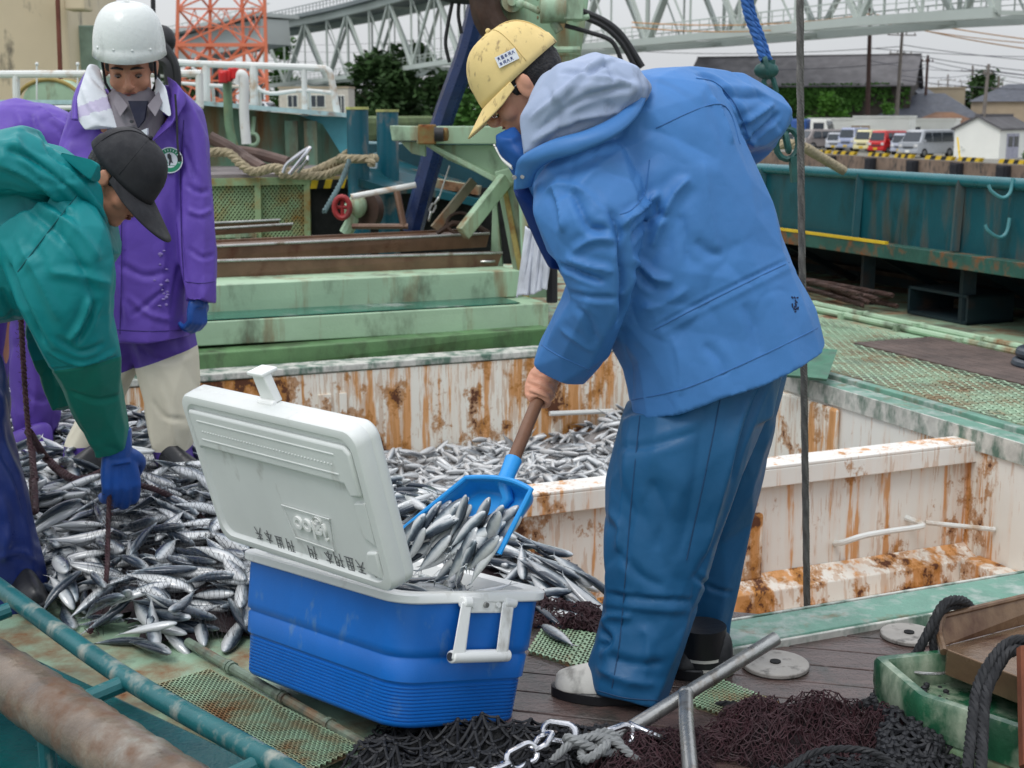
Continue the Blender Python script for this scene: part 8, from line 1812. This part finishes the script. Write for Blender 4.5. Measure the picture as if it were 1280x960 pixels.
me, V, E = remesh(mb, .0055, 2, .4); V = headcarve(V, c3, R3, S3); setv(me, V); b3_ = finish(me, 'body', M_skin2, p3); headbits(b3_, c3, R3, S3); hairshell(b3_, c3, R3, S3, r=1.0)
M_capb = mat('cap_black_cotton', lin(34, 34, 38), rough=.85, var=.2, vscale=10, bump=.3, bscale=200, bdist=.002, dirt=.1); cp3 = cap(p3, c3, R3, 1.10, M_capb, brim_drop=.3, brim_len=.1)
mb = MB(); limb(mb, [((152, 320), (128, 232), 3.86, .07), ((125, 350), (105, 205), 3.86, .12), ((85, 385), (75, 185), 3.86, .17), ((30, 400), (30, 172), 3.87, .2), ((-40, 420), (-30, 172), 3.88, .21), ((-110, 460), (-100, 210), 3.88, .2), ((-170, 520), (-160, 280), 3.88, .19)])
limb(mb, [((-5, 300), (110, 240), 3.72, .09), ((10, 345), (138, 290), 3.68, .10), ((30, 395), (144, 345), 3.69, .095), ((50, 432), (142, 395), 3.72, .088), ((68, 465), (150, 435), 3.78, .08), ((85, 502), (154, 482), 3.86, .074), ((102, 540), (160, 524), 3.93, .068), ((114, 564), (164, 552), 3.97, .064)])
limbc(mb, [(70, 340, 4.05, .075), (62, 420, 4.1, .07), (88, 510, 4.05, .055)])
F4 = [([(30, 255), (80, 300), (105, 340), (120, 380)], .014, -.014), ([(60, 340), (100, 345), (140, 355)], .016, .012), ([(112, 372), (105, 395), (88, 425)], .010, .018), ([(122, 378), (112, 402), (95, 432)], .009, -.016), ([(70, 420), (100, 440), (130, 430)], .012, -.012), ([(62, 440), (100, 455), (145, 440)], .010, .012), ([(10, 330), (30, 380), (55, 430)], .014, -.018), ([(20, 300), (50, 350), (75, 400)], .018, .014), ([(60, 462), (105, 458), (148, 446)], .006, -.010),
      ([(90, 240), (60, 290), (20, 340)], .006, -.006), ([(60, 260), (100, 290), (125, 325)], .014, .012), ([(0, 220), (40, 240), (90, 270)], .012, -.014), ([(90, 490), (120, 500), (150, 495)], .012, -.008), ([(0, 360), (15, 390), (25, 420)], .014, -.014)]
j3 = garment('raincoat', mb, .0065, M_tealj, p3, F4, wr=.004, wsc=6, sm=4, seed=21)
mb = MB(); limb(mb, [((-60, 235), (-50, 175), 3.72, .10), ((-10, 245), (-8, 162), 3.70, .13), ((30, 245), (38, 157), 3.69, .125), ((65, 258), (66, 183), 3.70, .10), ((94, 275), (92, 208), 3.74, .085), ((112, 300), (110, 228), 3.79, .07), ((128, 318), (134, 270), 3.82, .05), ((126, 324), (142, 312), 3.82, .035)], e=2.1)
hd3 = garment('hood', mb, .007, M_tealj, p3, [([(5, 185), (50, 205), (100, 250), (130, 300)], .012, -.018), ([(0, 205), (40, 225), (90, 268), (115, 310)], .012, .016), ([(50, 165), (65, 190), (95, 215)], .010, -.010), ([(75, 200), (110, 240), (140, 290)], .012, .014), ([(0, 240), (60, 250), (110, 300)], .010, -.012), ([(20, 165), (30, 200), (60, 230)], .014, .010)], wr=.004, seed=5)
mb = MB(); limb(mb, [((72, 198), (80, 186), 3.66, .02), ((92, 212), (100, 192), 3.66, .03), ((112, 228), (120, 200), 3.68, .03), ((124, 236), (132, 214), 3.72, .025)]); garment('hood_flap', mb, .006, M_tealj, p3, [], wr=.002)
for (px, py) in ((144, 286), (134, 303), (138, 275)):
    bv3 = BVHTree.FromObject(hd3, bpy.context.evaluated_depsgraph_get()); h = bv3.ray_cast(Vector((0, 0, CAMH))-wloc(hd3), ray(px, py).normalized())
    if h[0] is not None: p = h[0]+wloc(hd3); mb = MB(); mb.tube([p-h[1]*.002, p+h[1]*.004], [.0065, .005], 10); mb.build('snap', M_steel, hd3)
q0_, q1_ = at(85, 458, 3.75), at(150, 446, 3.75); k_ = (q1_.z-q0_.z)/(q1_.x-q0_.x); j3.data.materials[0] = two_tone('raincoat_teal_cuffed', M_tealj, lin(10, 112, 98), q0_.z-k_*q0_.x, k_)
mb = MB(); hand(mb, wl3+Vector((0, 0, -.015)), (.06, -.05, -1), (-.55, .85, 0), (.55, .8, .6), 1.35, side=1, thumb=(.6, .9)); tubep(mb, [wl3+Vector((0, 0, .05)), wl3, wl3+Vector((0, 0, -.03))], [.046, .045, .042], 3, 14); me, V, E = remesh(mb, .0042, 2); N = normals(me); setv(me, V); finish(me, 'glove', M_glove, p3)
mb = MB(); limb(mb, [((-150, 400), (-60, 330), 3.85, .18), ((-130, 480), (2, 470), 3.8, .16), ((-92, 540), (14, 545), 3.78, .12), ((-72, 600), (28, 605), 3.77, .11), ((-55, 660), (42, 665), 3.77, .105), ((-48, 715), (54, 718), 3.78, .105), ((-44, 752), (63, 757), 3.79, .108)]); limb(mb, [((-200, 420), (-80, 420), 4.0, .15), ((-170, 560), (-70, 560), 4.1, .11), ((-160, 700), (-70, 700), 4.2, .1)])
garment('trousers', mb, .010, M_navy, p3, [([(0, 560), (20, 600), (30, 640)], .012, -.010), ([(-5, 700), (25, 690), (45, 700)], .010, .010), ([(0, 730), (25, 735), (50, 725)], .010, -.012), ([(0, 620), (10, 660), (5, 700)], .016, .012)], wr=.005, wsc=5, seed=30)
shoe(p3, (-1.33, 3.62, .03), (-1.5, 3.88, .03), .1, .1, M_bbl, M_bbl)
# ---------------------------------------------------------------- second purple figure, mostly hidden behind the teal man
p4 = empty('person', Vector((-2.3, 5.9, .05)), 'stooping figure in purple waterproofs mostly hidden behind the teal raincoat at the left edge', 'person', 'people working on the deck')
Y4 = 5.7
mb = MB(); tubep(mb, [at(60, 200, Y4), at(0, 200, Y4), at(-80, 240, Y4), at(-130, 270, Y4)], [.1, .12, .12, .06], 5, 14); R4 = frame((-.75, -.2, -.6), (-.6, 0, .8)); c4 = at(-165, 290, Y4); headmesh(mb, c4, R4)
tubep(mb, [at(50, 230, Y4), at(45, 380, Y4), at(42, 550, Y4)], [.1, .075, .05], 5, 14); tubep(mb, [at(30, 230, Y4+.2), at(0, 380, Y4+.2), at(-20, 550, Y4+.2)], [.1, .075, .05], 5, 14); tubep(mb, [at(-70, 260, Y4), at(-80, 360, Y4-.1), at(-90, 430, Y4-.2)], [.05, .045, .035], 5, 12)
me, V, E = remesh(mb, .009, 1); V = headcarve(V, c4, R4); setv(me, V); b4 = finish(me, 'body', M_skin2, p4); headbits(b4, c4, R4); hairshell(b4, c4, R4, 1.0)
mb = MB(); limb(mb, [((104, 215), (96, 152), Y4, .08), ((88, 230), (86, 140), Y4, .14), ((50, 240), (46, 124), Y4, .17), ((0, 250), (0, 127), Y4, .18), ((-80, 290), (-60, 150), Y4, .18), ((-130, 310), (-120, 200), Y4, .13)]); limbc(mb, [(-70, 240, Y4-.1, .08), (-85, 350, Y4-.15, .07), (-92, 420, Y4-.2, .055)])
garment('raincoat', mb, .012, M_purp, p4, [([(38, 140), (46, 165), (60, 185)], .014, -.018), ([(45, 128), (70, 150), (88, 160)], .016, .014), ([(20, 135), (28, 160), (20, 185)], .016, .014), ([(60, 150), (80, 170), (95, 185)], .012, -.012)], wr=.006, wsc=5, seed=44)
mb = MB(); limb(mb, [((0, 230), (95, 220), Y4, .15), ((5, 330), (85, 330), Y4, .13), ((14, 400), (66, 400), Y4, .12), ((14, 470), (72, 470), Y4, .11), ((14, 520), (74, 515), Y4, .11), ((22, 550), (70, 545), Y4, .1)]); limb(mb, [((-30, 230), (50, 230), Y4+.2, .13), ((-40, 400), (15, 400), Y4+.2, .11), ((-50, 540), (5, 540), Y4+.2, .1)])
garment('trousers', mb, .012, M_purpd, p4, [([(30, 420), (45, 470), (40, 520)], .02, .014), ([(25, 480), (45, 500), (68, 495)], .014, -.012)], wr=.006, wsc=5, seed=45)
for dx in (0, -55): a = g(40+dx, 552, .05); shoe(p4, (a.x-.12, a.y-.05, .02), (a.x+.08, a.y+.02, .02), .1, .08, M_purpd, M_bbl)
# shadowy dark gear behind the left figures
mb = MB(); mb.box(at(-10, 430, 7.2), (1.3, .6, .9)); tag(mb.build('net_bin', mat('bin_grey_green', lin(70, 78, 66), rough=.8, var=.4, dirt=.4), None, False, bevel=.04), 'dull grey green net bin at the left edge behind the purple trousers', 'bin')

# ---------------------------------------------------------------- seams and stitching on the garments
def seams(o, lines, m, r=.0016, nm='seam'):
    bv = BVHTree.FromObject(o, bpy.context.evaluated_depsgraph_get()); off = wloc(o)
    for pl in lines:
        Q = cr(pl, 8); P = []
        for q in Q:
            h = bv.ray_cast(Vector((0, 0, CAMH))-off, ray(q[0], q[1]).normalized())
            if h[0] is not None: P.append(h[0]+off+h[1]*r*.25)
        if len(P) > 3 and max((P[i+1]-P[i]).length for i in range(len(P)-1)) < .12: mb = MB(); mb.tube(P, r, 5, False); mb.build(nm, m, o)
M_seamb = mat('seam_blue', lin(54, 104, 160), rough=.8); M_seamt = mat('seam_teal', lin(4, 88, 94), rough=.8); M_seamp = mat('seam_purple', lin(62, 42, 118), rough=.8)
seams(jk, [[(790, 500), (860, 484), (940, 450), (1022, 410)], [(820, 160), (900, 130), (925, 180)], [(812, 200), (806, 240), (790, 262), (775, 268)], [(672, 428), (700, 445), (737, 462)], [(870, 98), (895, 104), (920, 132), (936, 172)], [(818, 412), (880, 380), (940, 350), (990, 326)]], M_seamb)
seams(j3, [[(98, 242), (60, 290), (22, 340)], [(64, 462), (105, 458), (148, 446)], [(70, 195), (95, 200), (118, 215)]], M_seamt)
seams(j2, [[(148, 200), (152, 300), (150, 418)], [(230, 150), (226, 220), (227, 300), (230, 350)], [(140, 412), (190, 414), (238, 412)], [(232, 352), (250, 354), (268, 352)], [(128, 200), (122, 230)]], M_seamp, .002)
tr_o = [x for x in C.objects if x.parent == pb and x.name.startswith('trousers')][0]
seams(tr_o, [[(800, 520), (790, 620), (782, 720), (775, 800), (765, 860)], [(900, 500), (880, 600), (858, 700)], [(738, 860), (780, 872), (830, 876)]], mat('seam_navy', lin(20, 62, 100), rough=.8))
